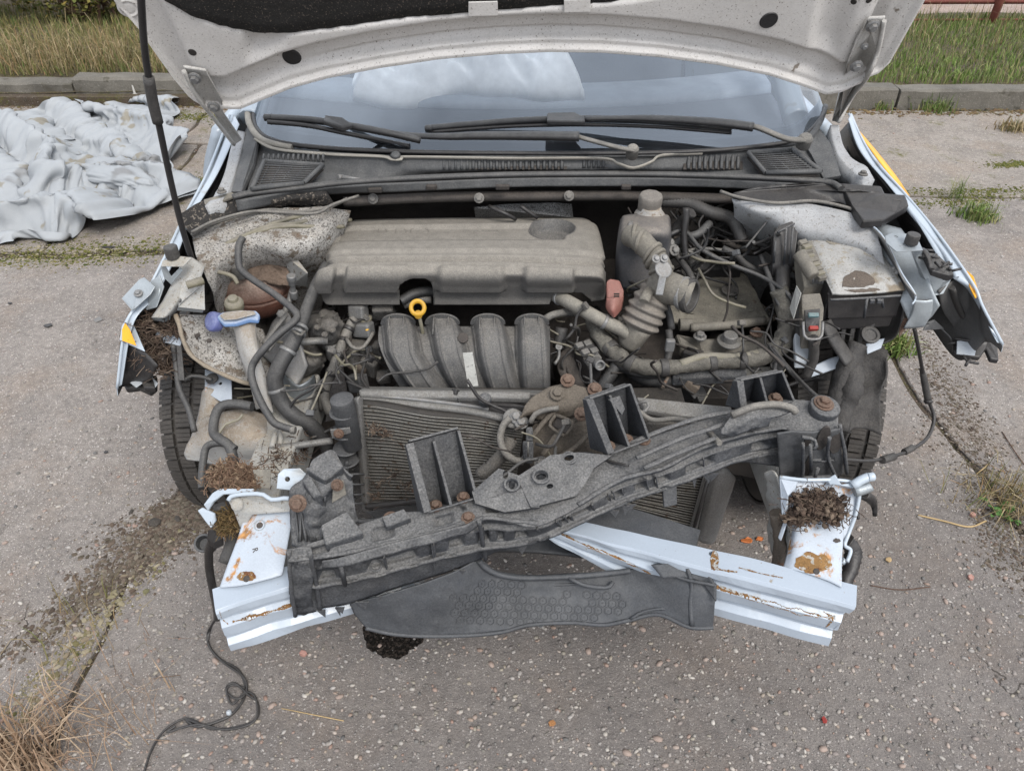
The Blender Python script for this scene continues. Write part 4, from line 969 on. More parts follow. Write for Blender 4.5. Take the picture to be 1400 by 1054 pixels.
# ---------------------------------------------------------------- wipers
wip = mat('wiper_black', (.016, .016, .018), .4, dust=(.25, .24, .22), amt=.28, nup=.9, grain=.15)
arm_m = mat('wiper_arm_dusty', (.05, .05, .05), .5, dust=(.26, .24, .21), amt=.9, nup=.8, grain=.2)
wa = tube('wiper_arm', [(1102, 192, 1.0), (1075, 190, 1.005), (1040, 176, 1.02), (1028, 173, 1.022)], .0115, arm_m, car, sq=(1, .55), n=20, seg=10)
tube('arm_channel', [(1030, 174, 1.025), (980, 168, 1.028), (900, 163, 1.03), (850, 162, 1.03), (800, 163, 1.028)], [.013, .013, .011, .008, .007], wip, wa, sq=(1, .8), n=30)
cyl('arm_pivot', (1101, 191, 1.0), (0, -.4, 1), [(.017, -.02), (.017, .004), (.012, .011), (.004, .012)], arm_m, wa)
tube('wiper_blade', [(584, 176, .997), (640, 171, 1.003), (720, 165, 1.012), (800, 163, 1.017), (900, 166, 1.02), (1000, 176, 1.01)], .0085, wip, wa, n=50)
tube('blade_rubber', [(586, 181, .99), (700, 173, 1.0), (800, 171, 1.005), (900, 174, 1.005), (1000, 182, 1.0)], .0045, black, wa, n=40)
prism('blade_coupler', [(748, 154, 1.032), (785, 153, 1.034), (800, 160, 1.032), (800, 166, 1.028), (748, 165, 1.026)], .012, wip, wa)
cyl('blade_cap', (584, 176, .998), (-1, 0, 0), [(.0085, -.012), (.0085, .004), (.005, .006)], wip, wa, seg=12)
wb_ = tube('wiper_arm', [(866, 206, .985), (845, 202, .995), (800, 190, 1.0), (790, 187, 1.0)], .010, arm_m, car, sq=(1, .5), n=20)
tube('arm_channel', [(792, 187, 1.006), (720, 186, 1.003), (650, 186, 1.0), (610, 187, .998), (560, 185, .998), (500, 176, 1.0), (470, 168, 1.002)], [.014, .013, .012, .010, .008, .007, .006], wip, wb_, sq=(1, .8), n=50)
cyl('arm_pivot', (865, 205, .985), (0, -.4, 1), [(.0145, -.02), (.0145, .004), (.01, .010), (.004, .011)], arm_m, wb_)
tube('wiper_blade', [(364, 161, 1.035), (420, 164, 1.035), (470, 171, 1.025), (530, 182, 1.01), (575, 192, .99)], .0085, wip, wb_, n=40)
tube('blade_rubber', [(366, 167, 1.03), (420, 172, 1.025), (470, 182, 1.01), (530, 194, .975), (560, 200, .97)], .0055, black, wb_, n=40)
prism('blade_coupler', [(444, 157, 1.048), (468, 160, 1.046), (482, 170, 1.035), (468, 174, 1.03), (442, 165, 1.043)], .012, wip, wb_)
cyl('blade_cap', (364, 161, 1.036), (-1, 0, 0), [(.0085, -.012), (.0085, .004), (.005, .006)], wip, wb_, seg=12)
# ================================================================ engine bay walls
gsurf('strut_tower', [[(262, 318, .86), (300, 300, .875), (345, 290, .885), (400, 284, .885), (450, 284, .88), (480, 290, .86)],
                      [(268, 350, .84), (300, 322, .86), (350, 308, .87), (400, 305, .87), (445, 308, .86), (470, 320, .8)],
                      [(285, 385, .8), (310, 360, .82), (350, 345, .83), (395, 345, .83), (430, 350, .8), (452, 370, .72)],
                      [(300, 430, .68), (320, 410, .68), (350, 400, .66), (390, 400, .64), (415, 410, .6), (440, 430, .5)],
                      [(310, 480, .5), (330, 470, .5), (350, 470, .48), (390, 470, .45), (415, 480, .42), (440, 490, .38)]], 60, 50, apron_m, car, thick=.003, rough=.006, rs=14)
gsurf('strut_tower', [[(1000, 272, .89), (1030, 276, .9), (1085, 276, .9), (1140, 285, .895), (1185, 300, .885), (1200, 318, .87)],
                      [(1003, 285, .87), (1035, 292, .885), (1085, 292, .885), (1140, 300, .88), (1180, 315, .87), (1205, 340, .85)],
                      [(1005, 320, .78), (1035, 320, .8), (1085, 330, .82), (1140, 340, .82), (1180, 350, .82), (1215, 380, .8)],
                      [(1020, 380, .6), (1040, 380, .6), (1085, 390, .6), (1140, 400, .6), (1185, 400, .65), (1235, 420, .7)],
                      [(1040, 450, .4), (1060, 450, .4), (1100, 450, .4), (1140, 450, .42), (1190, 450, .5), (1245, 450, .6)]], 60, 50, tower_m, car, thick=.003, rough=.003, rs=12)
# black drain channels at both ends of the bulkhead
gsurf('side_weather_channel', [[(247, 292, .905), (275, 276, .915), (322, 262, .925), (345, 264, .925), (400, 262, .922), (445, 258, .92)],
                               [(250, 305, .89), (280, 288, .9), (325, 276, .91), (348, 276, .91), (400, 272, .91), (450, 268, .905)],
                               [(262, 322, .87), (290, 306, .88), (330, 292, .885), (352, 288, .885), (400, 282, .885), (458, 280, .88)]], 60, 16, mat('speckled_black_channel', (.03, .027, .025), .8, grain=.4, specks=[(150, .57, (.2, .17, .14))], bump=.8), car, thick=.004, rough=.004, rs=30)
tube('channel_lip', [(262, 322, .875), (285, 308, .885), (330, 294, .89), (370, 287, .892), (410, 290, .89), (450, 283, .89), (475, 272, .9)], .004, hosel_m, car)
scr = poly('channel_end_cap', [(278, 273, .918), (318, 262, .928), (322, 268, .924), (300, 277, .915), (280, 280, .915)], .006, tan_m, car)
gsurf('side_weather_channel', [[(1130, 250, .93), (1152, 252, .93), (1160, 262, .925), (1200, 262, .925), (1216, 270, .92), (1240, 276, .915)],
                               [(1010, 262, .91), (1080, 258, .915), (1120, 262, .915), (1170, 272, .91), (1210, 280, .905), (1242, 284, .9)],
                               [(1012, 272, .9), (1080, 278, .9), (1140, 276, .9), (1172, 290, .89), (1200, 298, .88), (1236, 292, .89)]], 50, 14, black, car, thick=.006, rough=.002, rs=20)
tube('channel_lip', [(985, 262, .91), (1010, 270, .91), (1060, 278, .905), (1110, 275, .905), (1150, 282, .9), (1182, 292, .895)], .004, hosel_m, car)
prism('channel_end_cap', [(1150, 250, .935), (1205, 254, .93), (1210, 264, .925), (1238, 266, .922), (1243, 280, .915), (1225, 290, .905), (1208, 300, .9), (1180, 302, .9), (1166, 280, .91)], .02, black, car, bevel=.004)
# ---------------------------------------------------------------- fenders
inner_m = mat('grey_inner_panel', (.05, .052, .055), .6, dust=DUST, amt=.4, grain=.2)
def fender(sx, st, lbl=None):
    rows = [[], [], [], []]
    for k, (i, c, dz) in enumerate(st):
        o1, o2 = (.012, .02) if k < 2 else (.03, .045) if k < len(st) - 1 else (.004, .006)
        a, b = W(i), W(c); rows[0].append(a); rows[1].append(b)
        rows[2].append(b + Vector((sx * o1, 0, -.07 if k < len(st) - 1 else -.012))); rows[3].append(b + Vector((sx * o2, .0, -dz)))
    o = gsurf('fender', rows, 70, 16, white, car, thick=.0018, up=True); o.data.materials.append(inner_m); o.modifiers[0].material_offset = 1
    if lbl: o['label'] = lbl
    return o
fl = fender(-1, [((327, 170, .985), (319, 158, .98), .4), ((298, 236, .93), (288, 237, .925), .35), ((263, 294, .89), (250, 300, .88), .22), ((243, 345, .85), (226, 350, .84), .2), ((215, 402, .79), (196, 408, .785), .2), ((182, 442, .76), (172, 444, .75), .15), ((166, 526, .63), (160, 531, .62), .02)])
fr2 = fender(1, [((1160, 163, .98), (1165, 156, .975), .4), ((1176, 206, .95), (1192, 213, .94), .35), ((1214, 252, .915), (1238, 266, .9), .25), ((1252, 300, .89), (1284, 322, .87), .22), ((1296, 372, .83), (1330, 388, .815), .2), ((1325, 400, .79), (1344, 420, .78), .08), ((1364, 468, .72), (1371, 471, .71), .02)])
for o_ in (fl,): pass
tube('fender_edge', [(314, 158, .985), (284, 235, .93), (250, 300, .886), (226, 350, .846), (196, 408, .79), (172, 444, .756), (160, 531, .625)], .003, white, fl, n=50)
tube('fender_edge', [(1161, 156, .98), (1192, 213, .946), (1238, 266, .906), (1284, 322, .876), (1330, 388, .82), (1344, 420, .785), (1371, 471, .715)], .003, white, fr2, n=50)
tube('fender_crease', [(1226, 268, .905), (1245, 290, .895), (1290, 345, .855), (1308, 380, .83)], .005, white, fr2, n=50)
# yellow film on the right outer edge; yellow triangle on the torn left tip
yf = gsurf('yellow_film', [[(1175, 183, .966), (1194, 209, .942), (1212, 233, .921), (1228, 252, .907), (1238, 264, .9)], [(1176, 180, .962), (1200, 208, .933), (1222, 236, .905), (1236, 256, .893), (1244, 268, .888)]], 30, 5, amber_m, car, thick=.0012)
poly('yellow_film', [(1322, 370, .83), (1331, 378, .825), (1339, 402, .80), (1334, 408, .80), (1326, 392, .815)], .0015, amber_m, car, bevel=0)
poly('fender_tip', [(174, 432, .765), (182, 444, .75), (198, 481, .71), (163, 466, .72), (166, 446, .745)], .003, white, car)
dq = poly('yellow_decal', [(173, 441, .7625), (179, 450, .7535), (188, 472, .727), (169, 465, .7275), (169, 450, .748)], .0012, amber_m, car, bevel=0); dq.location.y -= .006; dq.location.z += .003
for (px, py, t, b) in ((0, 0, 0, 0),): pass
gsurf('fender_inner_face', [[(165, 450, .73), (170, 466, .715), (198, 482, .7), (215, 500, .68)], [(162, 500, .66), (172, 505, .65), (190, 512, .64), (205, 520, .63)], [(160, 531, .62), (172, 528, .61), (185, 525, .6), (200, 525, .6)]], 12, 12, black, car, thick=.003)
rq = gsurf('fender_inner_face', [[(1283, 398, .80), (1300, 386, .81), (1320, 374, .82), (1330, 392, .81)], [(1292, 430, .72), (1308, 425, .73), (1328, 420, .75), (1345, 425, .76)], [(1320, 466, .64), (1335, 467, .65), (1352, 468, .68), (1367, 470, .7)]], 20, 20, inner_m, car, thick=.002)
tube('panel_bead', [(1300, 392, .80), (1312, 425, .73), (1332, 464, .65)], .012, blackrub, car, sq=(1, .5))
# inner wings: black sheets standing in for the deep shade between fender and apron
gsurf('inner_wing', [[(326, 176, .97), (297, 240, .92), (262, 298, .88), (243, 348, .84)], [(345, 195, .8), (315, 255, .75), (285, 315, .7), (262, 370, .66)], [(350, 210, .5), (320, 275, .5), (290, 340, .5), (275, 400, .5)]], 20, 12, black, car, thick=.003)
gsurf('inner_wing', [[(1159, 168, .97), (1176, 209, .942), (1213, 257, .905), (1262, 320, .86), (1300, 385, .8)], [(1140, 190, .8), (1150, 230, .75), (1180, 280, .72), (1225, 345, .7), (1270, 410, .66)]], 24, 10, black, car, thick=.003)
# light apron strips behind the gap (hinge mounts)
gsurf('wing_rail', [[(322, 178, .975), (316, 200, .96), (306, 240, .935), (292, 268, .92), (280, 282, .915)], [(336, 182, .972), (330, 205, .955), (322, 236, .935), (312, 262, .925), (300, 276, .92)]], 24, 6, tower_m, car, thick=.05, rough=.003)
gsurf('wing_rail', [[(1135, 172, .972), (1140, 200, .96), (1152, 222, .945), (1170, 240, .935), (1180, 252, .93)], [(1147, 172, .972), (1152, 196, .96), (1164, 216, .948), (1184, 228, .94), (1196, 246, .93)]], 24, 6, tower_m, car, thick=.05, rough=.003)
for (px, py, z) in ((303, 262, .935), (1180, 238, .945)): bolt((px, py, z), (0, 0, 1), .007, lump0, car)
# right apron rail: hollow box section, bent, with torn lips
def hollow(name, secs, m, parent, t=.0025):
    return gsurf(name, secs, len(secs[0]) * 6, len(secs) * 4, m, parent, thick=t)
gsurf('apron_rail', [[(1192, 308, .86), (1205, 345, .83), (1225, 400, .78), (1243, 440, .73)], [(1205, 306, .87), (1225, 345, .84), (1252, 400, .79), (1268, 438, .74)], [(1232, 312, .87), (1258, 350, .845), (1270, 385, .82), (1285, 418, .78)]], 34, 14, zinc, car, thick=.0025, rough=.001)
gsurf('apron_flange', [[(1180, 300, .885), (1210, 330, .87), (1232, 378, .83), (1252, 405, .8)], [(1190, 312, .85), (1214, 360, .8), (1236, 395, .77), (1246, 425, .73)], [(1190, 320, .8), (1215, 380, .72), (1232, 420, .68), (1240, 450, .64)]], 30, 12, mat('dull_apron', (.2, .2, .2), .6, dust=DUST, amt=.5, grain=.3), car, thick=.002)
tube('flange_edge', [(1180, 300, .887), (1206, 322, .875), (1232, 372, .835), (1250, 400, .805), (1251, 410, .79), (1247, 416, .785)], .002, white, car)
re_ = gsurf('rail_end', [[(1251, 411, .79), (1264, 411, .788), (1276, 410, .79)], [(1246, 430, .75), (1258, 432, .75), (1274, 428, .76)], [(1236, 449, .715), (1250, 449, .715), (1264, 447, .725)]], 12, 12, zinc, car, thick=.003)
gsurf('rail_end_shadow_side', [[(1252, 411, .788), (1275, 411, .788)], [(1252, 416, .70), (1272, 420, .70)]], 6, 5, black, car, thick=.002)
poly('rust_lip', [(1236, 436, .73), (1244, 432, .735), (1240, 448, .71), (1229, 462, .70), (1231, 448, .71)], .003, rustm, car)
# bonnet stop bracket, right
pb = poly('stop_bracket', [(1210, 323, .905), (1218, 319, .905), (1252, 320, .9), (1262, 342, .895), (1226, 344, .895), (1212, 332, .9)], .0025, zinc, car, holes=[(1225, 324, .0045), (1233, 337, .0045)])
cyl('rubber_stop', (1245, 333, .9), (0, 0, 1), [(.0135, 0), (.0135, .02), (.012, .022)], blackrub, pb)
lb = poly('headlight_bracket', [(1246, 345, .88), (1262, 340, .885), (1272, 370, .84), (1290, 384, .82), (1302, 380, .82), (1290, 402, .79), (1276, 405, .785), (1258, 378, .82)], .003, zinc, car, holes=[(1252, 348, .007), (1262, 366, .009, .006), (1288, 387, .005), (1279, 381, .009, .007)])
# torn black clip cluster on that bracket
rs2 = random.Random(5)
cl = prism('broken_headlight_mount', [(1262, 344, .88), (1280, 346, .88), (1298, 362, .865), (1305, 376, .85), (1296, 378, .845), (1274, 370, .855)], .012, black, car, bevel=.002)
for k in range(14):
    t = rs2.random(); a = P(1262 + 38 * t + rs2.uniform(-3, 3), 345 + 28 * t + rs2.uniform(-5, 5), .885 - .03 * t)
    b = a + Vector((rs2.uniform(-.02, .02), rs2.uniform(-.02, .02), rs2.uniform(-.004, .008))); tube('broken_rib', [a, b], .0028, black, cl, seg=6)
tube('torn_strip', [(1260, 340, .89), (1266, 345, .89), (1272, 356, .88), (1274, 368, .87)], .006, black, cl, sq=(1, .4))
# corner bumper clip hanging under the right fender tip
bc = prism('bumper_clip', [(1304, 462, .66), (1312, 457, .665), (1336, 460, .665), (1352, 462, .665), (1364, 472, .655), (1366, 492, .64), (1354, 490, .64), (1348, 476, .65), (1340, 488, .64), (1318, 486, .64), (1304, 480, .645)], .012, black, car, bevel=.003)
poly('clip_face', [(1309, 466, .672), (1334, 464, .672), (1336, 474, .665), (1333, 486, .652), (1308, 484, .652)], .004, clear_m, bc)
for pts in (((1302, 463, .67), (1330, 466, .675), (1350, 464, .67)), ((1316, 486, .655), (1324, 494, .65), (1338, 497, .65)), ((1326, 490, .655), (1320, 500, .645)), ((1296, 470, .66), (1312, 468, .665))): tube('clip_wire', pts, .0032, black, bc)
# bumper clip, left
bc = prism('bumper_clip', [(168, 524, .6), (182, 520, .605), (200, 515, .605), (214, 512, .605), (214, 530, .59), (205, 537, .585), (190, 530, .59), (172, 532, .59)], .012, black, car, bevel=.003)
poly('clip_face', [(172, 519, .618), (198, 503, .63), (216, 524, .612), (212, 530, .607), (200, 520, .612), (186, 530, .605)], .003, clear_m, bc)
prism('clip_block', [(192, 515, .62), (208, 514, .62), (212, 530, .61), (196, 530, .61)], .014, black, bc)
# ---------------------------------------------------------------- left rail, brackets
gsurf('apron_rail', [[(250, 355, .85), (236, 385, .82), (222, 410, .79), (207, 434, .77)], [(262, 352, .86), (258, 380, .83), (243, 408, .8), (226, 434, .775)], [(280, 365, .84), (270, 392, .81), (252, 415, .78), (236, 432, .75)]], 30, 14, white_d, car, thick=.0025, rough=.0015)
poly('rail_end', [(207, 434, .768), (226, 434, .773), (234, 430, .77), (233, 437, .755), (225, 441, .75), (210, 438, .755)], .003, zinc, car)
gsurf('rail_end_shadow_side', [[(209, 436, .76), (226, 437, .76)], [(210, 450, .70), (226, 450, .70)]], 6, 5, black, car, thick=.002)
sb = poly('stop_bracket', [(222, 356, .875), (248, 350, .88), (262, 352, .88), (250, 364, .87), (220, 364, .87)], .003, white_d, car)
cyl('rubber_stop', (237, 352, .878), (0, 0, 1), [(.014, 0), (.014, .024), (.012, .026)], blackrub, sb)
poly('bracket_leg', [(219, 364, .865), (226, 364, .865), (234, 378, .84), (246, 366, .86), (250, 370, .855), (234, 390, .82), (224, 380, .84)], .003, zinc, sb)
hp1 = poly('headlight_bracket', [(166, 408, .80), (190, 382, .83), (197, 379, .832), (212, 392, .82), (206, 402, .81), (184, 422, .79), (180, 424, .79)], .0025, zinc, car, holes=[(178, 412, .005), (202, 394, .005)])
bolt((189, 401, .812), (0, -.4, 1), .006, steel, hp1)
poly('headlight_bracket', [(206, 384, .82), (218, 376, .83), (224, 392, .81), (214, 420, .78), (200, 424, .77), (190, 412, .78), (206, 404, .79)], .003, zinc, car)
poly('rod_bracket', [(244, 412, .81), (248, 390, .835), (262, 374, .85), (279, 388, .835), (280, 424, .79), (244, 420, .795)], .003, white_d, car, holes=[(246, 411, .005)])
poly('bracket_lip', [(244, 418, .797), (279, 422, .793), (277, 428, .775), (242, 425, .78)], .003, zinc, car)
tube('rod_clip', [(256, 390, .85), (266, 387, .852), (276, 384, .85)], .0085, khaki_m, car, corr=.12, pitch=.004)
# lower left inner panel with rusted edge
gsurf('inner_apron_panel', [[(246, 430, .76), (290, 432, .74), (330, 440, .7), (360, 450, .66)], [(246, 460, .72), (275, 455, .71), (320, 470, .67), (370, 480, .62)], [(254, 476, .70), (285, 500, .65), (325, 520, .61), (372, 525, .57)]], 40, 24, apron_m, car, thick=.003, rough=.004, rs=20)
tube('rusty_edge', [(240, 430, .765), (246, 448, .745), (250, 464, .725), (262, 486, .69), (290, 505, .655), (330, 522, .62), (350, 526, .6)], .0045, mat('rusty_edge_paint', (.27, .23, .18), .8, grain=.3, rust=.36, rustc=(.22, .1, .03), dust=(.3, .24, .17), amt=.5), car, jitter=.4)
for (px, py) in ((270, 459), (286, 466)): cyl('hole_rim', (px, py, .712), (0, -.3, 1), [(.006, -.001), (.006, .002), (.004, .0005)], dark, car, seg=12)
poly('wheel_arch_tab', [(214, 452, .72), (240, 460, .715), (250, 462, .71), (246, 473, .70), (222, 468, .70), (212, 458, .71)], .003, white_r, car)
# ================================================================ engine and its neighbours
prism('engine_block', [(450, 340, .62), (1000, 335, .62), (1040, 420, .55), (1040, 500, .5), (760, 520, .5), (470, 510, .5)], .38, dark, car, bevel=.02)
box('gearbox', Vector((.36, 1.58, .42)), (.5, .42, .26), dark, car, bevel=.04)
box('subframe', Vector((-.02, 1.5, .22)), (.74, .3, .07), dark, car, bevel=.02)
box('subframe_arm', Vector((-.58, 1.5, .22)), (.4, .14, .06), dark, car, rot=(0, 0, .3)); box('subframe_arm', Vector((.64, 1.5, .22)), (.4, .14, .06), dark, car, rot=(0, 0, -.3))
# engine cover ------------------------------------------------------
def ecd(u, v, q):
    d = 0
    # find photo columns through u
    px = 440 + 388 * u
    # raised pads along the front shoulder
    for a, b in ((472, 524), (539, 590), (606, 658), (672, 724)):
        d += .014 * smoothstep(a - 2, a + 3, px) * (1 - smoothstep(b - 6, b - 1, px)) * smoothstep(.565, .585, v) * (1 - smoothstep(.80, .82, v))
    # step lines
    d -= .011 * smoothstep(.455, .468, v) * (1 - smoothstep(.505, .518, v)) * (1 - .7 * smoothstep(.8, .95, u))
    d += .007 * smoothstep(.14, .155, v) * (1 - smoothstep(.405, .42, v)) * smoothstep(-.1, .02, u) * (1 - smoothstep(.93, .96, u))
    # recessed name panel
    pn = smoothstep(.10, .108, u) * (1 - smoothstep(.69, .70, u)) * smoothstep(.21, .222, v) * (1 - smoothstep(.318, .33, v)); d -= .009 * pn
    return d
ec_rows = [
 [(476, 306, .775), (482, 302, .785), (500, 300, .79), (600, 298, .79), (700, 297, .79), (780, 297, .79), (803, 300, .788), (812, 308, .775)],
 [(470, 314, .785), (478, 306, .796), (500, 303, .80), (600, 301, .80), (700, 300, .80), (780, 300, .80), (806, 304, .798), (816, 314, .782)],
 [(462, 326, .79), (470, 320, .803), (500, 318, .807), (600, 317, .808), (700, 316, .808), (780, 316, .808), (812, 322, .803), (821, 332, .785)],
 [(450, 348, .79), (460, 343, .808), (495, 341, .813), (600, 340, .815), (700, 340, .815), (780, 341, .814), (817, 346, .806), (825, 356, .785)],
 [(441, 372, .78), (452, 359, .812), (490, 356, .819), (600, 355, .821), (700, 355, .821), (780, 359, .818), (820, 362, .806), (828, 370, .78)],
 [(438, 388, .76), (446, 376, .80), (488, 373, .807), (600, 373, .808), (700, 374, .808), (780, 376, .806), (820, 378, .797), (828, 384, .765)],
 [(438, 396, .745), (442, 390, .772), (485, 388, .776), (600, 388, .777), (700, 388, .777), (780, 388, .776), (822, 388, .77), (828, 392, .75)],
 [(440, 408, .725), (444, 406, .735), (485, 405, .737), (600, 405, .738), (700, 405, .738), (780, 404, .737), (822, 402, .734), (828, 400, .725)],
 [(444, 414, .715), (450, 417, .713), (485, 417, .713), (600, 417, .714), (700, 417, .714), (765, 416, .714), (820, 411, .716), (827, 406, .715)]]
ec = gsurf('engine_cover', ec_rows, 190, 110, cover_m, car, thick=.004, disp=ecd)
OBJ['ec'] = ec
def boxcut(o, pts_px, z0, z1):
    top = [P(a, b, z0) for a, b in pts_px]; 
    # walls straight down the view-independent vertical, widened along Y
    k = len(top); vs = [Vector((p.x, p.y + .0, z1)) for p in top] + [Vector((p.x, p.y, z0 - .2)) for p in top]
    fs = [tuple(range(k)), tuple(range(2 * k - 1, k - 1, -1))] + [(i, (i + 1) % k, (i + 1) % k + k, i + k) for i in range(k)]
    cut_mesh(o, vs, fs)
def vcut(o, pts_px, Y, y0, y1):
    """cut straight along Y through an outline drawn on the vertical plane Y"""
    f = [V(a, b, Y) for a, b in pts_px]; k = len(f); vs = [Vector((p.x, y0, p.z)) for p in f] + [Vector((p.x, y1, p.z)) for p in f]
    fs = [tuple(range(k)), tuple(range(2 * k - 1, k - 1, -1))] + [(i, (i + 1) % k, (i + 1) % k + k, i + k) for i in range(k)]
    cut_mesh(o, vs, fs)
Yf = P(600, 405, .738).y
vcut(ec, [(547, 440), (546, 390), (549, 381), (556, 376), (582, 376), (589, 381), (592, 390), (593, 440)], Yf, Yf - .1, Yf + .045)
vcut(ec, [(748, 440), (752, 415), (760, 404), (775, 400), (795, 402), (808, 414), (812, 440)], Yf, Yf - .1, Yf + .035)
s = ec.modifiers.new('w', 'WEIGHTED_NORMAL')
ebf = bvh(ec)
oc, on_ = hit(ebf, 755, 316); on_ = (on_ + Vector((0, 0, 1.5))).normalized()
drill(ec, [(oc, on_, .055, .055)], depth=.02)
def tpt(a, r):                      # rim follows the cover's own surface
    x, y, n = frame_of(on_); q = oc + (x * math.cos(a) + y * math.sin(a)) * r; h = ebf.ray_cast(q + on_ * .06, -on_)
    return h[0] if h[0] else q
vs, fs = [], []
K = 48
for (r, dz) in ((.0575, .0008), (.0565, .0022), (.0545, .001), (.051, -.024), (.044, -.030)):
    for j in range(K): vs.append(tpt(2 * math.pi * j / K, r if r > .05 else .05) + on_ * dz if r > .045 else oc + (tpt(2 * math.pi * j / K, .05) - oc) * .88 + on_ * dz)
for i in range(4):
    for j in range(K): fs.append((i * K + j, i * K + (j + 1) % K, (i + 1) * K + (j + 1) % K, (i + 1) * K + j))
fs.append(tuple(4 * K + j for j in range(K)))
mesh('oil_filler_well', vs, fs, manifold_m, ec, smooth=True)
eb = bvh(ec)
def glyph(x0, x1, y0, y1):      # worn embossed outline letters, no longer readable
    pts = []
    for (a, b) in ((x0, y1), (x0 + 1, y0), (x1, y0), (x1 + 1, y1), (x0, y1)):
        q, n = hit(eb, a, b)
        if q is None: return
        pts.append(q + Vector((0, 0, .0004)))
    mesh('worn_letter', *tube_geo(pts, .0009, n=30, seg=5), cover_m, ec)
tube_pts = []
for (a, b) in ((517, 527), (541, 553), (562, 583)): glyph(a, b, 313.5, 319.5)
for (a, b) in ((648, 655), (657, 668), (670, 680)): glyph(a, b, 316, 318.5)
# intake manifold -----------------------------------------------------
def runx(k, v):      # centre line and half width (photo px) of runner k at depth v
    top = (545, 605, 667, 727)[k]; mid = (552, 617, 675, 730)[k]; low = (598, 648, 694, 734)[k]
    c = top + (mid - top) * min(1, v / .45) + (low - mid) * max(0, (v - .45) / .55) ** 1.2
    return c, (23, 22, 22, 22)[k] + 3 * math.sin(v * 2.6)
def mand(u, v, q):
    px = q2px(q); d = 0
    for k in range(4):
        c, hw_ = runx(k, v); t = (px - c) / hw_
        if abs(t) < 1.15:
            pr = (1 - smoothstep(.55, 1.12, abs(t))); d = max(d, .03 * pr + (.0035 * (1 - smoothstep(.0, .07, abs(abs(t) - .45)))) + .003 * (1 - smoothstep(0, .06, abs(abs(t) - .98))))
    return d
def q2px(q):
    dx, dy, dz = q[0], q[1], q[2] - CAMH; return 700 + FPX * dx / (dy * cT - dz * sT)
mbase = gsurf('intake_manifold', [
 [(518, 446, .69), (560, 446, .69), (605, 446, .69), (650, 446, .69), (700, 446, .69), (752, 446, .69)],
 [(518, 470, .68), (560, 470, .68), (605, 470, .68), (650, 470, .68), (700, 470, .68), (752, 470, .68)],
 [(532, 505, .635), (565, 505, .635), (610, 505, .635), (655, 505, .635), (700, 505, .635), (752, 505, .635)],
 [(552, 538, .575), (585, 538, .575), (625, 538, .575), (660, 538, .575), (700, 538, .575), (752, 538, .575)]], 230, 60, manifold_m, car, thick=.01, disp=mand)
for k, c in enumerate((545, 605, 667, 727)):      # thin half-round flanges where the runners meet the head
    o_ = P(c, 446, .695); vs, fs = [], []; Kf = 22
    for dy in (0, .006):
        for j in range(Kf):
            a_ = math.pi * j / (Kf - 1); vs.append(o_ + Vector((math.cos(a_) * .038, dy - .004, .008 + math.sin(a_) * .024)))
    fs = [tuple(range(Kf)), tuple(range(2 * Kf - 1, Kf - 1, -1))] + [(j, (j + 1) % Kf, (j + 1) % Kf + Kf, j + Kf) for j in range(Kf)]
    mesh('runner_flange', vs, fs, manifold_m, mbase, bevel=.001)
    for dx in (-.017, .015): tube('runner_rib', [o_ + Vector((dx, -.004, .028)), o_ + Vector((dx, -.02, .026)), o_ + Vector((dx, -.05, .01))], .0018, manifold_m, mbase, seg=6)
hole = cyl('manifold_recess', (633, 462, .707), (0, -.6, .8), [(.012, -.004), (.012, .0015), (.0095, .0012)], dark, mbase, seg=14)  # dark disc drawing the shade of a recess
lab = poly('paper_label', [(634, 486, .715), (647, 485, .715), (655, 530, .642), (641, 531, .642)], .001, label_m, mbase, bevel=0); lab.location = (0, -.022, .022); lab['label'] = 'peeling white paper strip'
# dipstick
dp = tube('dipstick_tube', [(573, 432, .735), (577, 450, .70), (580, 475, .64)], .004, khaki_m, car)
vs, fs = [], []
c0 = P(571, 421, .755)
for i in range(28):
    a = 2 * math.pi * i / 28
    for j in range(8):
        b = 2 * math.pi * j / 8; rr = .0145 + .0048 * math.cos(b); vs.append(c0 + Vector((math.cos(a) * rr, -.0045 * math.sin(b) * .6 + math.sin(a) * rr * .55, math.sin(a) * rr * .85 + .0045 * math.sin(b))))
for i in range(28):
    for j in range(8): fs.append((i * 8 + j, (i + 1) % 28 * 8 + j, (i + 1) % 28 * 8 + (j + 1) % 8, i * 8 + (j + 1) % 8))
part(mesh('dipstick_ring', vs, fs, yellow_m, dp, smooth=True)); cyl('dipstick_collar', P(572, 432, .735), (0, -.2, 1), [(.0085, -.002), (.0085, .009), (.006, .012)], yellow_m, dp, seg=14)
tube('wire_conduit', [(548, 412, .72), (565, 402, .73), (585, 398, .73), (600, 402, .72)], .012, hose_m, car, corr=.06, pitch=.005)
tube('wire_conduit', [(552, 418, .70), (572, 410, .71), (590, 410, .71)], .009, hosel_m, car)
# ---------------------------------------------------------------- left side of the bay
rv = V(352, 372, 1.60)
bq = cyl('coolant_reservoir', (352, 392, .71), (0, 0, 1), [(.022, -.068), (.05, -.06), (.067, -.042), (.076, -.012), (.074, -.006), (.078, -.002), (.077, .012), (.069, .034), (.05, .05), (.024, .058)], brown_m, car, seg=40)
cyl('reservoir_neck', (325, 362, .80), (0, 0, 1), [(.018, -.03), (.018, .0), (.013, .006)], hosel_m, bq)
gsurf('dirt_layer', [[(318, 360, .772), (345, 350, .785), (375, 352, .785), (392, 366, .77)], [(308, 372, .765), (340, 366, .775), (372, 366, .775), (396, 380, .755)], [(312, 386, .75), (340, 385, .755), (372, 385, .755), (394, 392, .74)]], 30, 20, mat('brown_silt', (.2, .145, .11), .95, grain=.4, specks=[(120, .62, (.1, .07, .05))], bump=1), bq, thick=.012, rough=.008, rs=40)
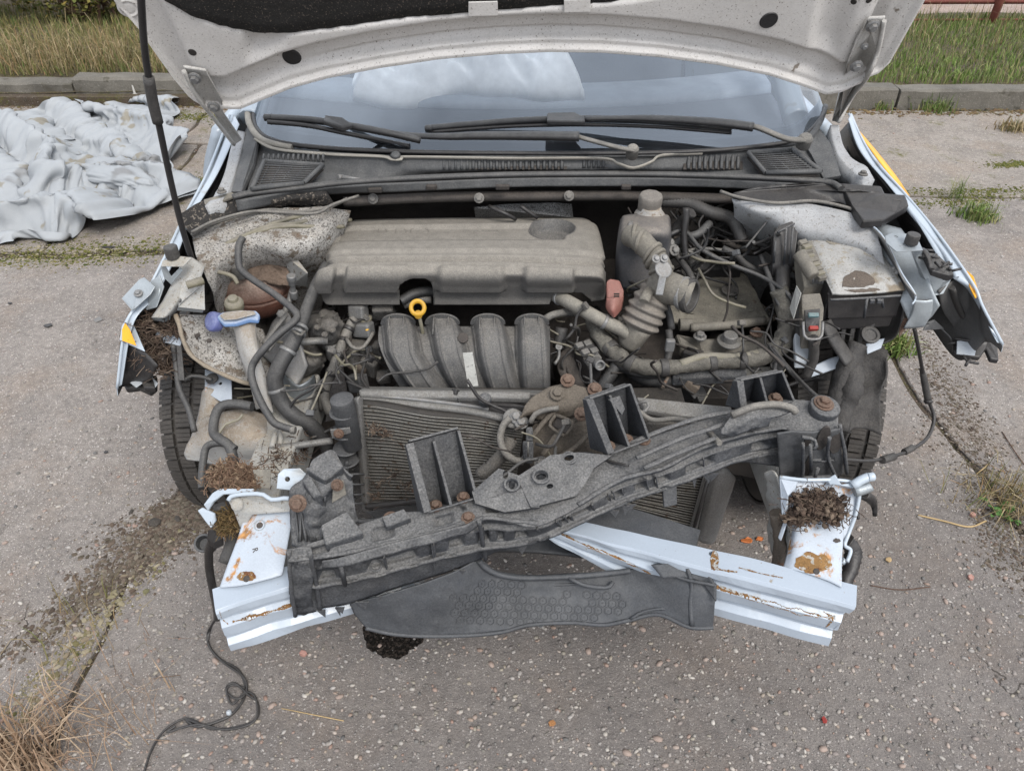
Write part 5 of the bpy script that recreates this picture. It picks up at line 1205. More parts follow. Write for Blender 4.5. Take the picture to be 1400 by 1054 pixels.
poly('tower_bracket', [(392, 352, .80), (402, 350, .80), (420, 374, .78), (420, 392, .72), (398, 390, .72), (392, 370, .76)], .003, white_d, car)
tube('washer_pipe', [(332, 325, .87), (327, 335, .86), (326, 352, .84), (329, 368, .82), (345, 382, .805), (372, 400, .79), (395, 418, .775), (406, 430, .765), (402, 440, .76), (380, 458, .745), (360, 478, .73), (345, 500, .70), (345, 520, .68), (356, 548, .65), (372, 575, .62), (385, 583, .61), (403, 588, .605)], .0078, hose_m, car, n=120)
cyl('pipe_mouth', (404, 588, .605), (1, -.1, 0), [(.0085, -.01), (.0085, .0), (.004, 0)], hosel_m, car, seg=14)
bh = tube('radiator_hose', [(447, 362, .78), (432, 390, .76), (420, 420, .74), (411, 446, .72), (398, 472, .70), (382, 500, .67), (376, 522, .64), (384, 548, .60), (402, 568, .57), (425, 582, .54), (442, 600, .5), (450, 620, .46)], [.0125, .013, .013, .014, .0175, .0175, .0175, .0175, .017, .017, .016, .016], hose_m, car, n=90, seg=16)
for t in ((410, 448, .722), (407, 455, .715)): 
    q = P(*t); cyl('hose_clamp', q, (P(398, 472, .70) - P(420, 420, .74)).normalized(), [(.0165, -.004), (.0185, -.003), (.0185, .003), (.0165, .004)], steel, bh, seg=20)
tube('hose_band', [(400, 452, .73), (410, 458, .735), (418, 452, .72)], .003, hosel_m, bh)
tube('brake_pipe', [(420, 302, .87), (400, 306, .87), (365, 310, .87), (335, 322, .86), (300, 338, .845), (276, 350, .83), (272, 362, .82), (282, 370, .81), (300, 372, .805), (318, 378, .795), (325, 388, .78)], .0048, khaki_m, car, n=80)
tube('brake_pipe', [(480, 301, .83), (440, 298, .86), (410, 296, .875), (385, 302, .875), (366, 308, .872)], .0048, khaki_m, car, n=40)
tube('brake_pipe', [(470, 310, .83), (430, 310, .86), (400, 309, .87), (370, 312, .868), (340, 322, .858)], .0048, khaki_m, car, n=40)
tube('channel_wire', [(262, 318, .885), (292, 303, .9), (340, 290, .905), (375, 290, .905), (430, 292, .9), (455, 280, .905), (490, 268, .9)], .0035, hosel_m, car)
# washer filler neck with blue caps
fnk = gsurf('washer_filler_neck', [[(306, 436, .75), (318, 433, .755), (338, 431, .755), (352, 433, .75)], [(318, 448, .73), (326, 444, .745), (340, 444, .745), (350, 452, .73)], [(326, 480, .69), (334, 478, .705), (348, 480, .705), (356, 488, .69)], [(340, 520, .63), (348, 518, .645), (358, 520, .645), (366, 525, .63)], [(350, 560, .57), (358, 558, .58), (368, 560, .58), (374, 565, .57)]], 16, 30, tank_m, car, thick=.02, rough=.001)
cp = prism('blue_cap', [(296, 432, .765), (304, 426, .768), (330, 423, .77), (350, 424, .768), (355, 429, .765), (353, 437, .76), (340, 436, .762), (322, 441, .76), (305, 442, .758)], .012, blue_m, fnk, bevel=.004, seg=3)
poly('cap_top', [(300, 431, .772), (306, 427, .773), (330, 424, .775), (347, 425, .773), (350, 429, .771), (322, 436, .77), (306, 437, .769)], .003, tank_m, fnk)
cyl('deep_blue_cap', (293, 440, .745), (-.5, -.6, .5), [(.021, -.01), (.022, .004), (.02, .010), (.012, .013)], dblue_m, fnk, seg=24)
cyl('filler_cap', (319, 412, .765), (.1, -.2, 1), [(.020, -.02), (.021, -.004), (.017, .002), (.011, .003), (.0105, .012), (.005, .013)], khaki_m, car, seg=20)
tube('filler_pipe', [(319, 412, .76), (318, 440, .70), (322, 465, .65)], .019, rustm, car)
cyl('service_port', (399, 384, .775), (.1, -.15, 1), [(.009, -.05), (.009, -.03), (.006, -.03), (.006, -.012), (.0085, -.010), (.0085, 0), (.0105, .001), (.0105, .014), (.009, .016)], steel, car, seg=16)
tube('ac_pipe', [(400, 395, .74), (396, 410, .72), (390, 425, .70), (385, 440, .69), (383, 455, .67)], .007, alu, car); cyl('pipe_nut', (385, 430, .70), (.1, -.5, .7), [(.011, -.006), (.011, .006), (.008, .008)], alu, car, seg=6, smooth=False)
gsurf('mount_bracket', [[(372, 440, .68), (392, 425, .7), (410, 470, .66), (420, 500, .62)], [(360, 470, .65), (380, 470, .66), (400, 500, .62), (412, 520, .59)], [(358, 485, .63), (375, 500, .62), (392, 515, .6), (405, 530, .58)]], 14, 10, steel, car, thick=.012)
for pts in (((360, 470, .69), (375, 450, .70), (392, 430, .72)), ((366, 480, .68), (380, 462, .69), (398, 445, .70))): tube('bracket_rib', pts, .006, alu, car, sq=(1, .6))
# lumps: alternator, pump, mounts
lump = mat('cast_metal_grime', (.1, .1, .1), .7, metal=.2, dust=(.2, .18, .155), amt=.9, nup=.6, grain=.4, specks=[(40, .6, (.06, .055, .05))], bump=.8)
gsurf('engine_mount', [[(425, 432, .67), (440, 424, .69), (455, 424, .69), (466, 435, .67)], [(420, 445, .66), (438, 440, .70), (456, 440, .70), (470, 448, .66)], [(424, 462, .63), (440, 462, .66), (455, 462, .66), (468, 462, .63)], [(440, 475, .6), (446, 478, .61), (455, 478, .61), (462, 475, .6)]], 24, 24, lump, car, thick=.03, rough=.008, rs=50)
for (px, py) in ((437, 440), (450, 437), (434, 448), (455, 452), (444, 458)): cyl('casting_pocket', (px, py, .692), (0, -.4, 1), [(.007, -.003), (.007, .004), (.005, .003), (.004, .001)], lump, car, seg=12)
cyl('mount_post', (453, 470, .63), (.1, -.3, 1), [(.016, -.05), (.016, .0), (.012, .004)], alu, car, seg=16); tube('mount_arm', [(412, 468, .66), (430, 466, .66), (448, 466, .655)], .0085, alu, car)
gsurf('power_steering_pump', [[(395, 475, .6), (415, 465, .62), (438, 472, .6), (448, 490, .57)], [(392, 500, .57), (410, 495, .61), (432, 495, .61), (442, 502, .57)], [(398, 520, .54), (412, 518, .56), (428, 512, .56), (436, 515, .53)]], 20, 18, lump, car, thick=.03, rough=.008, rs=40)
part(gsurf('mount_cradle', [[(382, 505, .58), (396, 520, .6), (408, 528, .6), (424, 520, .6), (430, 512, .58)], [(385, 520, .56), (396, 534, .57), (410, 540, .57), (424, 534, .57), (432, 522, .56)], [(390, 560, .5), (400, 570, .5), (412, 572, .5), (426, 566, .5), (434, 560, .5)]], 22, 14, zinc, car, thick=.004))
hs1 = tube('wiring_sleeve', [(493, 424, .68), (482, 440, .67), (472, 460, .65), (463, 485, .63), (455, 505, .60), (447, 525, .56), (444, 545, .53), (452, 565, .5)], .0118, hosel_m, car, n=70, corr=.03, pitch=.01)
tube('wiring_sleeve', [(460, 500, .60), (450, 515, .575), (440, 540, .54), (440, 560, .5)], .006, hosel_m, car)
tube('wire', [(473, 462, .66), (482, 475, .655), (495, 476, .65), (505, 464, .66), (510, 455, .665)], .0045, hosel_m, car)
for (a, m_) in (((500, 440, .66), khaki_m), ((497, 450, .65), steel), ((512, 432, .66), black), ((518, 480, .6), lump), ((480, 488, .6), lump), ((490, 500, .58), rustbr), ((506, 500, .58), lump), ((525, 515, .56), lump), ((525, 425, .68), lump), ((490, 425, .69), alu)):
    box('engine_fitting', a, (rs2.uniform(.02, .05), .03, rs2.uniform(.02, .05)), m_, car, rot=(rs2.uniform(-.5, .5), rs2.uniform(-.4, .4), rs2.uniform(-.5, .5)), bevel=.006)
box('yellow_marker', (502, 451, .685), (.008, .004, .004), yellow_m, car, rot=(.5, 0, .4))
box('engine_fitting', (482, 480, .60), (.07, .04, .05), lump, car, bevel=.008)
# washer tank, lower left
wt = gsurf('washer_tank', [[(268, 578, .52), (290, 566, .56), (325, 560, .57), (360, 565, .56), (378, 585, .54)], [(258, 600, .50), (290, 585, .55), (330, 580, .57), (360, 590, .56), (372, 605, .53)], [(252, 618, .47), (285, 610, .52), (325, 610, .54), (355, 615, .53), (368, 625, .5)], [(256, 628, .45), (280, 632, .46), (320, 640, .45), (350, 645, .44), (364, 645, .43)]], 44, 36, tank_m, car, thick=.01, rough=.004, rs=18)
gsurf('tank_neck', [[(276, 534, .56), (282, 530, .575), (292, 532, .575), (300, 540, .56)], [(272, 560, .53), (280, 555, .55), (292, 555, .55), (302, 560, .54)], [(266, 585, .51), (278, 580, .53), (290, 580, .54), (305, 585, .53)]], 14, 14, tank_m, wt, thick=.01)
poly('wheel_arch_tab', [(280, 505, .6), (316, 516, .59), (317, 552, .56), (300, 548, .56), (280, 535, .57)], .003, white_r, car, holes=[(301, 524, .004)])
cyl('tab_grommet', (290, 518, .60), (0, -.3, 1), [(.014, -.002), (.014, .004), (.006, .005)], blackrub, car, seg=16)
tube('tank_hose', [(345, 556, .6), (320, 552, .60), (302, 556, .595), (294, 570, .585), (292, 590, .57), (300, 600, .57), (312, 608, .565), (318, 622, .55), (320, 634, .53)], .0105, hose_m, car, n=60, corr=.02, pitch=.008)
tube('tank_hose', [(322, 614, .56), (310, 607, .565), (294, 606, .56), (282, 612, .55), (278, 630, .53), (276, 650, .51), (276, 668, .5)], .008, hose_m, car, n=60, corr=.02, pitch=.008)
tube('tank_wire', [(300, 592, .575), (308, 580, .585), (325, 574, .59), (332, 566, .6)], .003, khaki_m, car)
tube('fender_cable', [(237, 470, .70), (240, 495, .66), (245, 530, .62), (258, 560, .58), (266, 590, .55)], .0065, hose_m, car)
tube('fender_cable', [(252, 520, .62), (262, 514, .62), (280, 516, .615), (290, 520, .61)], .0045, hose_m, car)
poly('hanging_strap', [(240, 462, .71), (247, 462, .71), (252, 520, .65), (244, 520, .65)], .004, blackrub, car)
tube('steering_pipe', [(372, 612, .55), (395, 610, .55), (420, 607, .55), (455, 602, .55)], .0075, alu, car, n=20)
cyl('pipe_end', (371, 613, .55), (-1, -.2, 0), [(.010, -.02), (.010, .002), (.006, .002)], steel, car, seg=14); tube('pipe_bracket', [(372, 612, .56), (378, 590, .57), (384, 600, .56), (376, 625, .54), (368, 640, .52)], .006, white_d, car)
# ---------------------------------------------------------------- right side of the bay
rz = gsurf('resonator_box', [[(848, 300, .84), (855, 294, .86), (880, 292, .865), (910, 293, .86), (917, 300, .84)], [(845, 318, .84), (852, 316, .868), (880, 316, .872), (912, 316, .868), (918, 320, .84)], [(842, 345, .80), (850, 352, .80), (880, 352, .80), (910, 345, .81), (917, 340, .80)], [(840, 385, .72), (852, 395, .72), (880, 396, .72), (908, 385, .73), (915, 375, .73)]], 30, 40, mat('slate_plastic', (.05, .055, .065), .5, dust=(.24, .21, .18), amt=.9, nup=.85, grain=.2), car, thick=.01)
cyl('brake_fluid_cap', (889, 276, .89), (0, -.1, 1), [(.026, -.025), (.026, -.004), (.0265, 0), (.0265, .014), (.024, .018), (.01, .019)], mat('dusty_cap', (.12, .11, .1), .6, dust=DUST, amt=1), car, seg=36, ribs=18, ribd=.04)
cyl('brake_reservoir', (889, 288, .87), (0, -.1, 1), [(.038, -.05), (.036, -.01), (.026, .002), (.024, .012)], tank_m, car, seg=24)
el = tube('inlet_elbow', [(862, 322, .855), (872, 326, .86), (884, 338, .855), (896, 352, .845), (903, 366, .83), (905, 380, .815), (902, 392, .80)], [.026, .026, .0245, .0235, .025, .024, .024], tan_m, car, n=40, seg=20)
for (t, ax, r) in (((868, 324, .86), (1, -.3, .1), .030), ((876, 331, .86), (1, -.6, 0), .028), ((892, 347, .85), (.8, -.8, -.3), .029), ((896, 354, .845), (.7, -.8, -.4), .029), ((904, 370, .828), (.2, -.7, -.7), .028)):
    cyl('elbow_ring', P(*t), ax, [(r - .004, -.005), (r, -.003), (r, .003), (r - .004, .005)], tan_m, el, seg=24)
cyl('hose_clamp', (862, 321, .853), (1, -.2, .1), [(.028, -.005), (.030, -.004), (.030, .004), (.028, .005)], steel, el, seg=24); box('clamp_screw', (871, 316, .875), (.03, .01, .008), steel, el, rot=(0, 0, .5))
cyl('clamp_disc', (907, 368, .852), (.3, -.6, .7), [(.019, -.003), (.02, .001), (.016, .003), (.013, .002)], steel, el, seg=24)
for (px, py) in ((897, 354), (908, 353)): bolt((px, py, .872), (.2, -.6, .7), .006, steel, el)
poly('clamp_strap', [(901, 377, .845), (911, 379, .845), (906, 404, .81), (896, 403, .81)], .005, steel, el)
th_ = tube('throttle_duct', [(900, 392, .79), (915, 394, .80), (930, 399, .80), (942, 404, .795)], [.036, .035, .032, .031], tan_m, car, seg=24, caps=False)
ax = Vector((.75, -.6, .15)).normalized()
cyl('duct_mouth', (944, 405, .793), ax, [(.029, -.02), (.033, -.012), (.037, -.008), (.037, .004), (.030, .006), (.028, .004), (.026, -.03), (.005, -.035)], blackrub, th_, seg=32)
cyl('hose_clamp', (934, 401, .797), ax, [(.0335, -.005), (.036, -.004), (.036, .004), (.0335, .005)], steel, th_, seg=28)
bl = tube('bellows_hose', [(903, 392, .785), (892, 408, .765), (882, 428, .735), (873, 447, .705)], [.033, .038, .043, .041], mat('grey_rubber_bellows', (.075, .07, .065), .6, dust=(.25, .22, .185), amt=.9, nup=.5, grain=.2), car, seg=28, corr=.09, pitch=.017)
tube('bellows_end', [(874, 445, .708), (866, 458, .685), (858, 470, .66)], [.037, .034, .03], tan_m, bl, seg=20, sq=(1, .8)); tube('bellows_rib', [(880, 412, .79), (888, 396, .80)], .012, tan_m, bl, sq=(1, .5))
poly('shroud_panel', [(880, 395, .80), (908, 378, .82), (915, 384, .82), (912, 402, .79), (888, 412, .78)], .01, tan_m, bl)
rc = prism('red_connector', [(829, 384, .79), (834, 380, .793), (848, 383, .79), (853, 396, .78), (852, 410, .765), (830, 408, .765)], .02, red_m, car, bevel=.004)
gsurf('connector_boot', [[(829, 408, .77), (840, 407, .775), (853, 405, .77)], [(828, 420, .75), (838, 424, .758), (852, 414, .755)], [(832, 428, .735), (840, 434, .735), (850, 424, .74)]], 12, 12, red_m, rc, thick=.02)
for k in range(3): box('connector_slot', (843, 402 + 3 * k, .782 - .006 * k), (.012, .002, .003), dark, rc, bevel=0)
pp_ = tube('coolant_pipe', [(752, 402, .72), (768, 408, .735), (790, 420, .735), (815, 434, .725), (838, 445, .71), (856, 455, .695), (864, 468, .67), (865, 480, .65)], [.015, .0155, .0155, .0155, .015, .015, .0145, .014], mat('beige_dusty_hose', (.1, .093, .082), .6, dust=(.28, .26, .22), amt=1.0, grain=.15), car, n=60, seg=16)
tube('vacuum_hose', [(742, 440, .70), (752, 432, .712), (768, 428, .71), (790, 428, .69)], .0085, hosel_m, car)
# gearbox top plate / battery tray
bt = gsurf('battery_tray', [[(925, 376, .65), (960, 372, .655), (1010, 372, .655), (1022, 378, .65)], [(918, 400, .645), (955, 400, .65), (1015, 400, .65), (1034, 402, .645)], [(915, 435, .63), (955, 438, .635), (1020, 436, .635), (1052, 434, .63)], [(920, 445, .61), (958, 450, .61), (1020, 447, .61), (1055, 443, .61)]], 50, 40, mat('dusty_tray', (.07, .066, .06), .7, dust=(.235, .215, .175), amt=1.1, grain=.3), car, thick=.03, rough=.004, rs=30)
cyl('casting_pocket', (998, 397, .66), (0, -.1, 1), [(.022, -.002), (.022, .003), (.017, .004), (.005, .0)], lump, bt)
tube('tray_rib', [(944, 448, .645), (975, 446, .65), (1010, 443, .65), (1045, 438, .645)], .011, tan_m, car); cyl('rib_end', (940, 444, .645), (1, 0, 0), [(.015, -.02), (.015, .01)], tan_m, car)
fp = prism('gearbox_flange', [(923, 455, .625), (955, 462, .63), (1000, 462, .63), (1045, 452, .63), (1055, 470, .61), (1030, 480, .60), (960, 484, .60), (930, 474, .61)], .03, tan_m, car, bevel=.006)
for (px, py, m_) in ((957, 460, steel), (1034, 455, rustm)): bolt((px, py, .64), (0, -.1, 1), .010, m_, fp)
cyl('flange_plug', (997, 466, .637), (0, -.1, 1), [(.028, -.004), (.028, .001), (.017, .002), (.017, .018), (.014, .02)], alu, fp, seg=24)
prism('battery_box_front', [(905, 352, .70), (1000, 352, .70), (1015, 366, .68), (905, 372, .68)], .05, black, car)
# harnesses
hm = mat('taped_harness', (.05, .047, .044), .8, dust=(.2, .185, .155), amt=.9, nup=.4, grain=.35, bump=.8)
tube('wiring_harness', [(810, 440, .68), (820, 460, .67), (838, 480, .655), (862, 497, .65), (895, 503, .65), (940, 500, .65), (985, 494, .65), (1025, 492, .65), (1055, 482, .655), (1072, 464, .67), (1078, 440, .70), (1072, 415, .73), (1064, 395, .76)], [.017, .018, .018, .017, .016, .016, .017, .018, .02, .022, .022, .02, .018], hm, car, n=130, seg=14, jitter=.35)
tube('wiring_harness', [(930, 498, .66), (960, 488, .665), (1000, 488, .662), (1035, 484, .66)], .009, khaki_m, car, jitter=.3)
tube('wiring_harness', [(812, 456, .66), (828, 478, .645), (850, 500, .635), (880, 510, .63), (915, 508, .63)], .012, hose_m, car, jitter=.1)
tube('lower_conduit', [(840, 490, .61), (870, 512, .60), (900, 520, .6), (925, 514, .6)], .018, hose_m, car, corr=.04, pitch=.006, n=70)
tube('lower_conduit', [(848, 492, .64), (838, 508, .62), (828, 522, .60), (820, 535, .58)], .0145, hose_m, car, corr=.07, pitch=.006)
prism('conduit_channel', [(918, 502, .635), (1020, 500, .635), (1022, 514, .615), (920, 518, .615)], .02, carrier_m, car)
for (a, b) in (((905, 408, .76), (918, 450, .70)), ((914, 450, .70), (912, 495, .64))): tube('hanging_cable', [a, ((a[0] + b[0]) / 2 + 3, (a[1] + b[1]) / 2, (a[2] + b[2]) / 2), b], .0085, blackrub, car)
box('cable_clip', (916, 472, .69), (.02, .012, .03), steel, car, bevel=.003)
# sensor block between manifold and hoses
vb = prism('valve_block', [(785, 470, .66), (806, 460, .67), (818, 478, .66), (824, 495, .64), (806, 505, .63), (795, 490, .64)], .05, black, car, bevel=.004)
for k, (px, py) in enumerate(((792, 473), (803, 470), (800, 482), (812, 480), (806, 494), (816, 490))): box('block_face', (px, py, .665 - .004 * k), (.018, .014, .012), alu if k % 2 else mat('x%d' % k, (.12, .12, .12), .6, dust=DUST, amt=.6), vb, rot=(.3, 0, .5), bevel=.002)
cyl('block_port', (821, 500, .65), (.2, -.9, .3), [(.012, -.03), (.012, .0), (.008, 0), (.007, -.01)], steel, vb, seg=18)
cyl('throttle_body', (790, 500, .60), (.1, -.6, .6), [(.05, -.05), (.05, .01), (.04, .014)], dark, car)
tube('spark_lead', [(768, 448, .68), (766, 462, .66), (764, 476, .64)], [.014, .014, .015], blackrub, car); cyl('lead_eye', (764, 474, .65), (0, -.7, .5), [(.008, -.004), (.008, .004), (.004, .003)], steel, car); tube('lead_hook', [(764, 474, .65), (764, 488, .63), (758, 498, .62)], .004, steel, car)
# ECU stack
ecu = prism('control_unit', [(1058, 318, .86), (1064, 308, .87), (1090, 299, .875), (1093, 304, .87), (1086, 360, .80), (1056, 366, .79)], .03, black, car, bevel=.004)
for pts in (((1063, 318, .868), (1086, 306, .878)), ((1075, 312, .874), (1072, 362, .80)), ((1060, 330, .85), (1058, 360, .80)), ((1084, 310, .872), (1080, 360, .805))): tube('unit_rib', pts, .0025, carrier_m, ecu, seg=6)
tube('unit_plug', [(1070, 362, .79), (1070, 382, .77), (1068, 398, .75)], [.018, .017, .02], black, car, sq=(1, .7))
rl = prism('relay_cluster', [(1092, 332, .855), (1110, 328, .86), (1130, 372, .81), (1128, 388, .79), (1100, 392, .79), (1096, 372, .81)], .05, tan_m, car, bevel=.003)
cyl('relay_barrel', (1102, 362, .85), (.35, -.8, -.45), [(.014, -.03), (.014, .03), (.01, .032)], tan_m, rl, seg=16)
for k in range(9):
    a = P(1098 + k * 3.2 + rs2.uniform(-2, 2), 332 + k * 6, .868 - k * .006); box('relay_pin', a, (.02, .012, .01), khaki_m if k % 2 else tan_m, rl, rot=(rs2.uniform(-.3, .3), 0, .4), bevel=.0015)
for k in range(4): tube('relay_ridge', [(1112 + 5 * k, 372, .825), (1112 + 4 * k, 388, .80)], .003, steel, rl, seg=6)
cn = prism('harness_connector', [(1096, 402, .79), (1122, 400, .79), (1127, 420, .765), (1124, 462, .71), (1098, 462, .71)], .03, tan_m, car, bevel=.003)
poly('connector_face', [(1100, 424, .775), (1122, 422, .775), (1120, 452, .737), (1102, 454, .735)], .004, black, cn)
box('red_clip', (1112, 449, .752), (.018, .008, .01), redc_m, cn, rot=(.5, 0, 0), bevel=.001)
box('teal_clip', (1112, 431, .775), (.022, .01, .008), mat('teal_plastic', (.06, .16, .18), .4, dust=DUST, amt=.5), cn, rot=(.5, 0, 0), bevel=.002)
tube('connector_rim', [(1098, 440, .76), (1100, 460, .735), (1112, 464, .73), (1123, 460, .735), (1125, 440, .76)], .003, steel, cn)
lb2 = poly('connector_label', [(1082, 395, .79), (1088, 405, .785), (1078, 440, .735), (1073, 425, .74)], .001, label_m, car, bevel=0); lb2.location.y -= .02; lb2.location.z += .02
for (a, b, c) in (((1112, 462, .72), (1112, 490, .66), (1102, 515, .61)), ((1090, 400, .77), (1094, 440, .72), (1092, 470, .67))): tube('connector_cable', [a, b, c], .011, blackrub, car)
prism('connector_housing', [(1086, 455, .70), (1110, 455, .70), (1112, 494, .65), (1088, 494, .65)], .02, clear_m, car)
# fuse box
fb = gsurf('fuse_box_lid', [[(1100, 316, .835), (1112, 309, .84), (1170, 308, .84), (1188, 312, .838)], [(1112, 350, .825), (1130, 340, .835), (1190, 340, .835), (1206, 345, .83)], [(1130, 385, .81), (1145, 378, .82), (1215, 372, .82), (1228, 378, .815)], [(1138, 402, .80), (1155, 402, .803), (1215, 398, .803), (1238, 396, .80)]], 44, 44, lid_m, car, thick=.006, rough=.0025, rs=14)
mud = mat('dried_mud', (.13, .105, .085), .95, grain=.4, bump=.6)
fbv = bvh(fb)
def mudpatch(pts, m=mud, name='mud_stain', th=.0012, n=44):
    c = sum(p[0] for p in pts) / len(pts), sum(p[1] for p in pts) / len(pts); out = []
    cc = catmull([(a, b, 0) for a, b in pts + [pts[0]]], n)[:-1]
    for a in cc:
        jx = noise.noise(Vector((a[0] * .3, a[1] * .3, 1))) * 3; q, nn = hit(fbv, a[0] + jx, a[1] + jx * .5)
        if q: out.append(q + nn * .0015)
    if len(out) > 4: return poly(name, out, th, m, fb, bevel=0)
mudpatch([(1150, 392), (1156, 378), (1170, 371), (1185, 374), (1196, 384), (1190, 390), (1170, 393)])
mudpatch([(1155, 397), (1175, 396), (1200, 395), (1196, 399), (1170, 400)])
mudpatch([(1120, 320), (1145, 315), (1165, 322), (1158, 332), (1135, 334)], mat('thin_mud', (.3, .27, .22), .9, grain=.3))
clp = prism('lid_clip', [(1146, 313, .85), (1162, 312, .85), (1163, 318, .847), (1147, 319, .847)], .01, black, fb); 
for x in (1147, 1161): box('clip_ear', (x, 311, .862), (.004, .008, .014), black, fb, bevel=.001)
prism('fuse_box', [(1134, 400, .797), (1236, 394, .797), (1228, 372, .81), (1190, 320, .83), (1110, 322, .83)], .1, black, car, bevel=.004)
fx = poly('fuse_box_front', [(1132, 402, .795), (1236, 396, .795), (1225, 432, .73), (1132, 436, .735)], .006, black, car); 
for pts in (((1134, 410, .79), (1190, 407, .79), (1230, 404, .79)), ((1184, 408, .79), (1180, 434, .745)), ((1204, 405, .79), (1206, 420, .765))): tube('box_rib', [P(*p) + Vector((0, -.004, .002)) for p in pts], .003, carrier_m, fx, seg=6)
for px in (1192, 1202): box('box_latch', (px, 412, .785), (.011, .008, .01), carrier_m, fx, bevel=.002)
gsurf('splash_wall', [[(1228, 400, .78), (1236, 410, .76), (1230, 445, .7)], [(1200, 440, .68), (1215, 450, .67), (1222, 462, .66)], [(1178, 455, .62), (1195, 462, .63), (1205, 470, .64)]], 16, 16, blackrub, car, thick=.004)
for k in range(5): poly('box_fin', [(1140 + k * 13, 436, .72), (1146 + k * 13, 436, .72), (1142 + k * 12, 470, .66), (1136 + k * 12, 470, .66)], .02, blackrub, car)
tube('arch_strap', [(1128, 440, .73), (1140, 462, .70), (1152, 480, .67), (1162, 495, .65)], .022, blackrub, car, sq=(1, .35))
gsurf('arch_edge', [[(1106, 505, .62), (1130, 492, .635), (1160, 482, .65)], [(1106, 517, .60), (1140, 505, .62), (1170, 493, .64)]], 16, 8, white_r, car, thick=.004, rough=.002)
poly('arch_edge', [(1184, 468, .66), (1210, 462, .665), (1205, 476, .65), (1186, 484, .645)], .003, white_r, car)
cyl('arch_grommet', (1190, 458, .69), (0, -.5, .8), [(.02, -.004), (.021, .003), (.014, .004), (.012, 0)], blackrub, car)
# right wheel arch liner, torn
ln = mat('liner_felt', (.022, .022, .024), .8, dust=DUST, amt=.3, grain=.3, bump=.8)
gsurf('arch_liner', [[(1105, 500, .58), (1130, 495, .6), (1165, 480, .62), (1200, 475, .63), (1212, 480, .62)], [(1110, 540, .5), (1140, 530, .53), (1165, 520, .56), (1195, 510, .58), (1212, 505, .6)], [(1128, 570, .5), (1148, 560, .52), (1165, 555, .54), (1190, 545, .55), (1204, 540, .56)], [(1140, 620, .45), (1150, 610, .46), (1162, 590, .5), (1178, 585, .5), (1205, 595, .5)]], 40, 40, ln, car, thick=.004, rough=.01, rs=14)
for pts in (((1172, 470, .67), (1160, 500, .63), (1150, 530, .59), (1140, 560, .55), (1135, 580, .53)), ((1168, 500, .63), (1165, 530, .6), (1155, 555, .56), (1150, 590, .52))): tube('liner_fold', pts, [.02, .024, .022, .018, .014][:len(pts)] , ln, car, jitter=.4)
# random dark clutter low in the bay: hoses, brackets and pipes nobody would miss but the eye expects
rc_ = random.Random(21)
cm = [dark, blackrub, lump, hose_m, black, rustbr]
for k in range(110):
    px = rc_.uniform(440, 1090); py = rc_.uniform(400, 540) if px < 1000 else rc_.uniform(420, 520); z = rc_.uniform(.5, .62)
    if 500 < px < 760 and py < 530: z -= .08
    a = P(px, py, z)
    if rc_.random() < .55:
        p = [a]
        d = Vector((rc_.gauss(0, 1), rc_.gauss(0, 1), rc_.gauss(0, .4))).normalized()
        for q in range(3): d = (d + Vector((rc_.gauss(0, .6), rc_.gauss(0, .6), rc_.gauss(0, .3)))).normalized(); p.append(p[-1] + d * rc_.uniform(.02, .05))
        tube('small_hose', p, rc_.uniform(.003, .009), rc_.choice(cm), car, n=14, seg=8)
    else: box('small_bracket', a, (rc_.uniform(.015, .05), rc_.uniform(.01, .04), rc_.uniform(.01, .04)), rc_.choice(cm), car, rot=(rc_.uniform(-1, 1), rc_.uniform(-1, 1), rc_.uniform(-1, 1)), bevel=.003)
for k in range(46):       # behind and right of the engine: brake lines, conduit
    px = rc_.uniform(905, 1050); py = rc_.uniform(275, 370); a = P(px, py, rc_.uniform(.68, .8))
    p = [a]; d = Vector((rc_.gauss(0, 1), rc_.gauss(0, .6), rc_.gauss(0, .5))).normalized()
    for q in range(3): d = (d + Vector((rc_.gauss(0, .5), rc_.gauss(0, .5), rc_.gauss(0, .3)))).normalized(); p.append(p[-1] + d * rc_.uniform(.025, .06))
    tube('small_hose', p, rc_.choice([.003, .0035, .004, .008, .012]), rc_.choice([dark, blackrub, hose_m, black]), car, n=14, seg=8)
tube('wire', [(900, 340, .80), (918, 320, .83), (938, 318, .83), (960, 342, .81), (1000, 362, .79), (1040, 378, .77), (1075, 400, .76), (1090, 425, .73)], .005, hose_m, car, n=60)
tube('wire', [(1040, 350, .79), (1052, 380, .77), (1062, 410, .74), (1082, 445, .69)], .006, hose_m, car)
tube('conduit', [(905, 275, .86), (940, 278, .86), (970, 290, .85), (1000, 300, .83), (1015, 330, .79)], .015, blackrub, car, corr=.06, pitch=.007)
tube('brake_line', [(918, 338, .79), (935, 326, .81), (955, 320, .82), (970, 306, .83)], .01, hose_m, car)
for pts in (((930, 340, .79), (945, 345, .78), (965, 358, .76)), ((932, 344, .785), (960, 340, .78), (990, 342, .78))): tube('brake_line', pts, .004, alu, car)
cyl('brake_booster', (930, 300, .74), (.1, -.7, .5), [(.1, -.05), (.11, 0), (.09, .02), (.03, .03)], dark, car)
bolt((922, 342, .80), (.3, -.6, .5), .009, alu, car); bolt((916, 332, .81), (.3, -.6, .5), .008, alu, car)
# release cable across the bay to the carrier
tube('release_cable', [(1052, 472, .68), (1072, 498, .67), (1098, 525, .68), (1122, 548, .715)], .0045, hose_m, car)
tube('release_cable', [(1056, 474, .682), (1078, 502, .672), (1104, 530, .69), (1126, 548, .715)], .0035, blackrub, car)
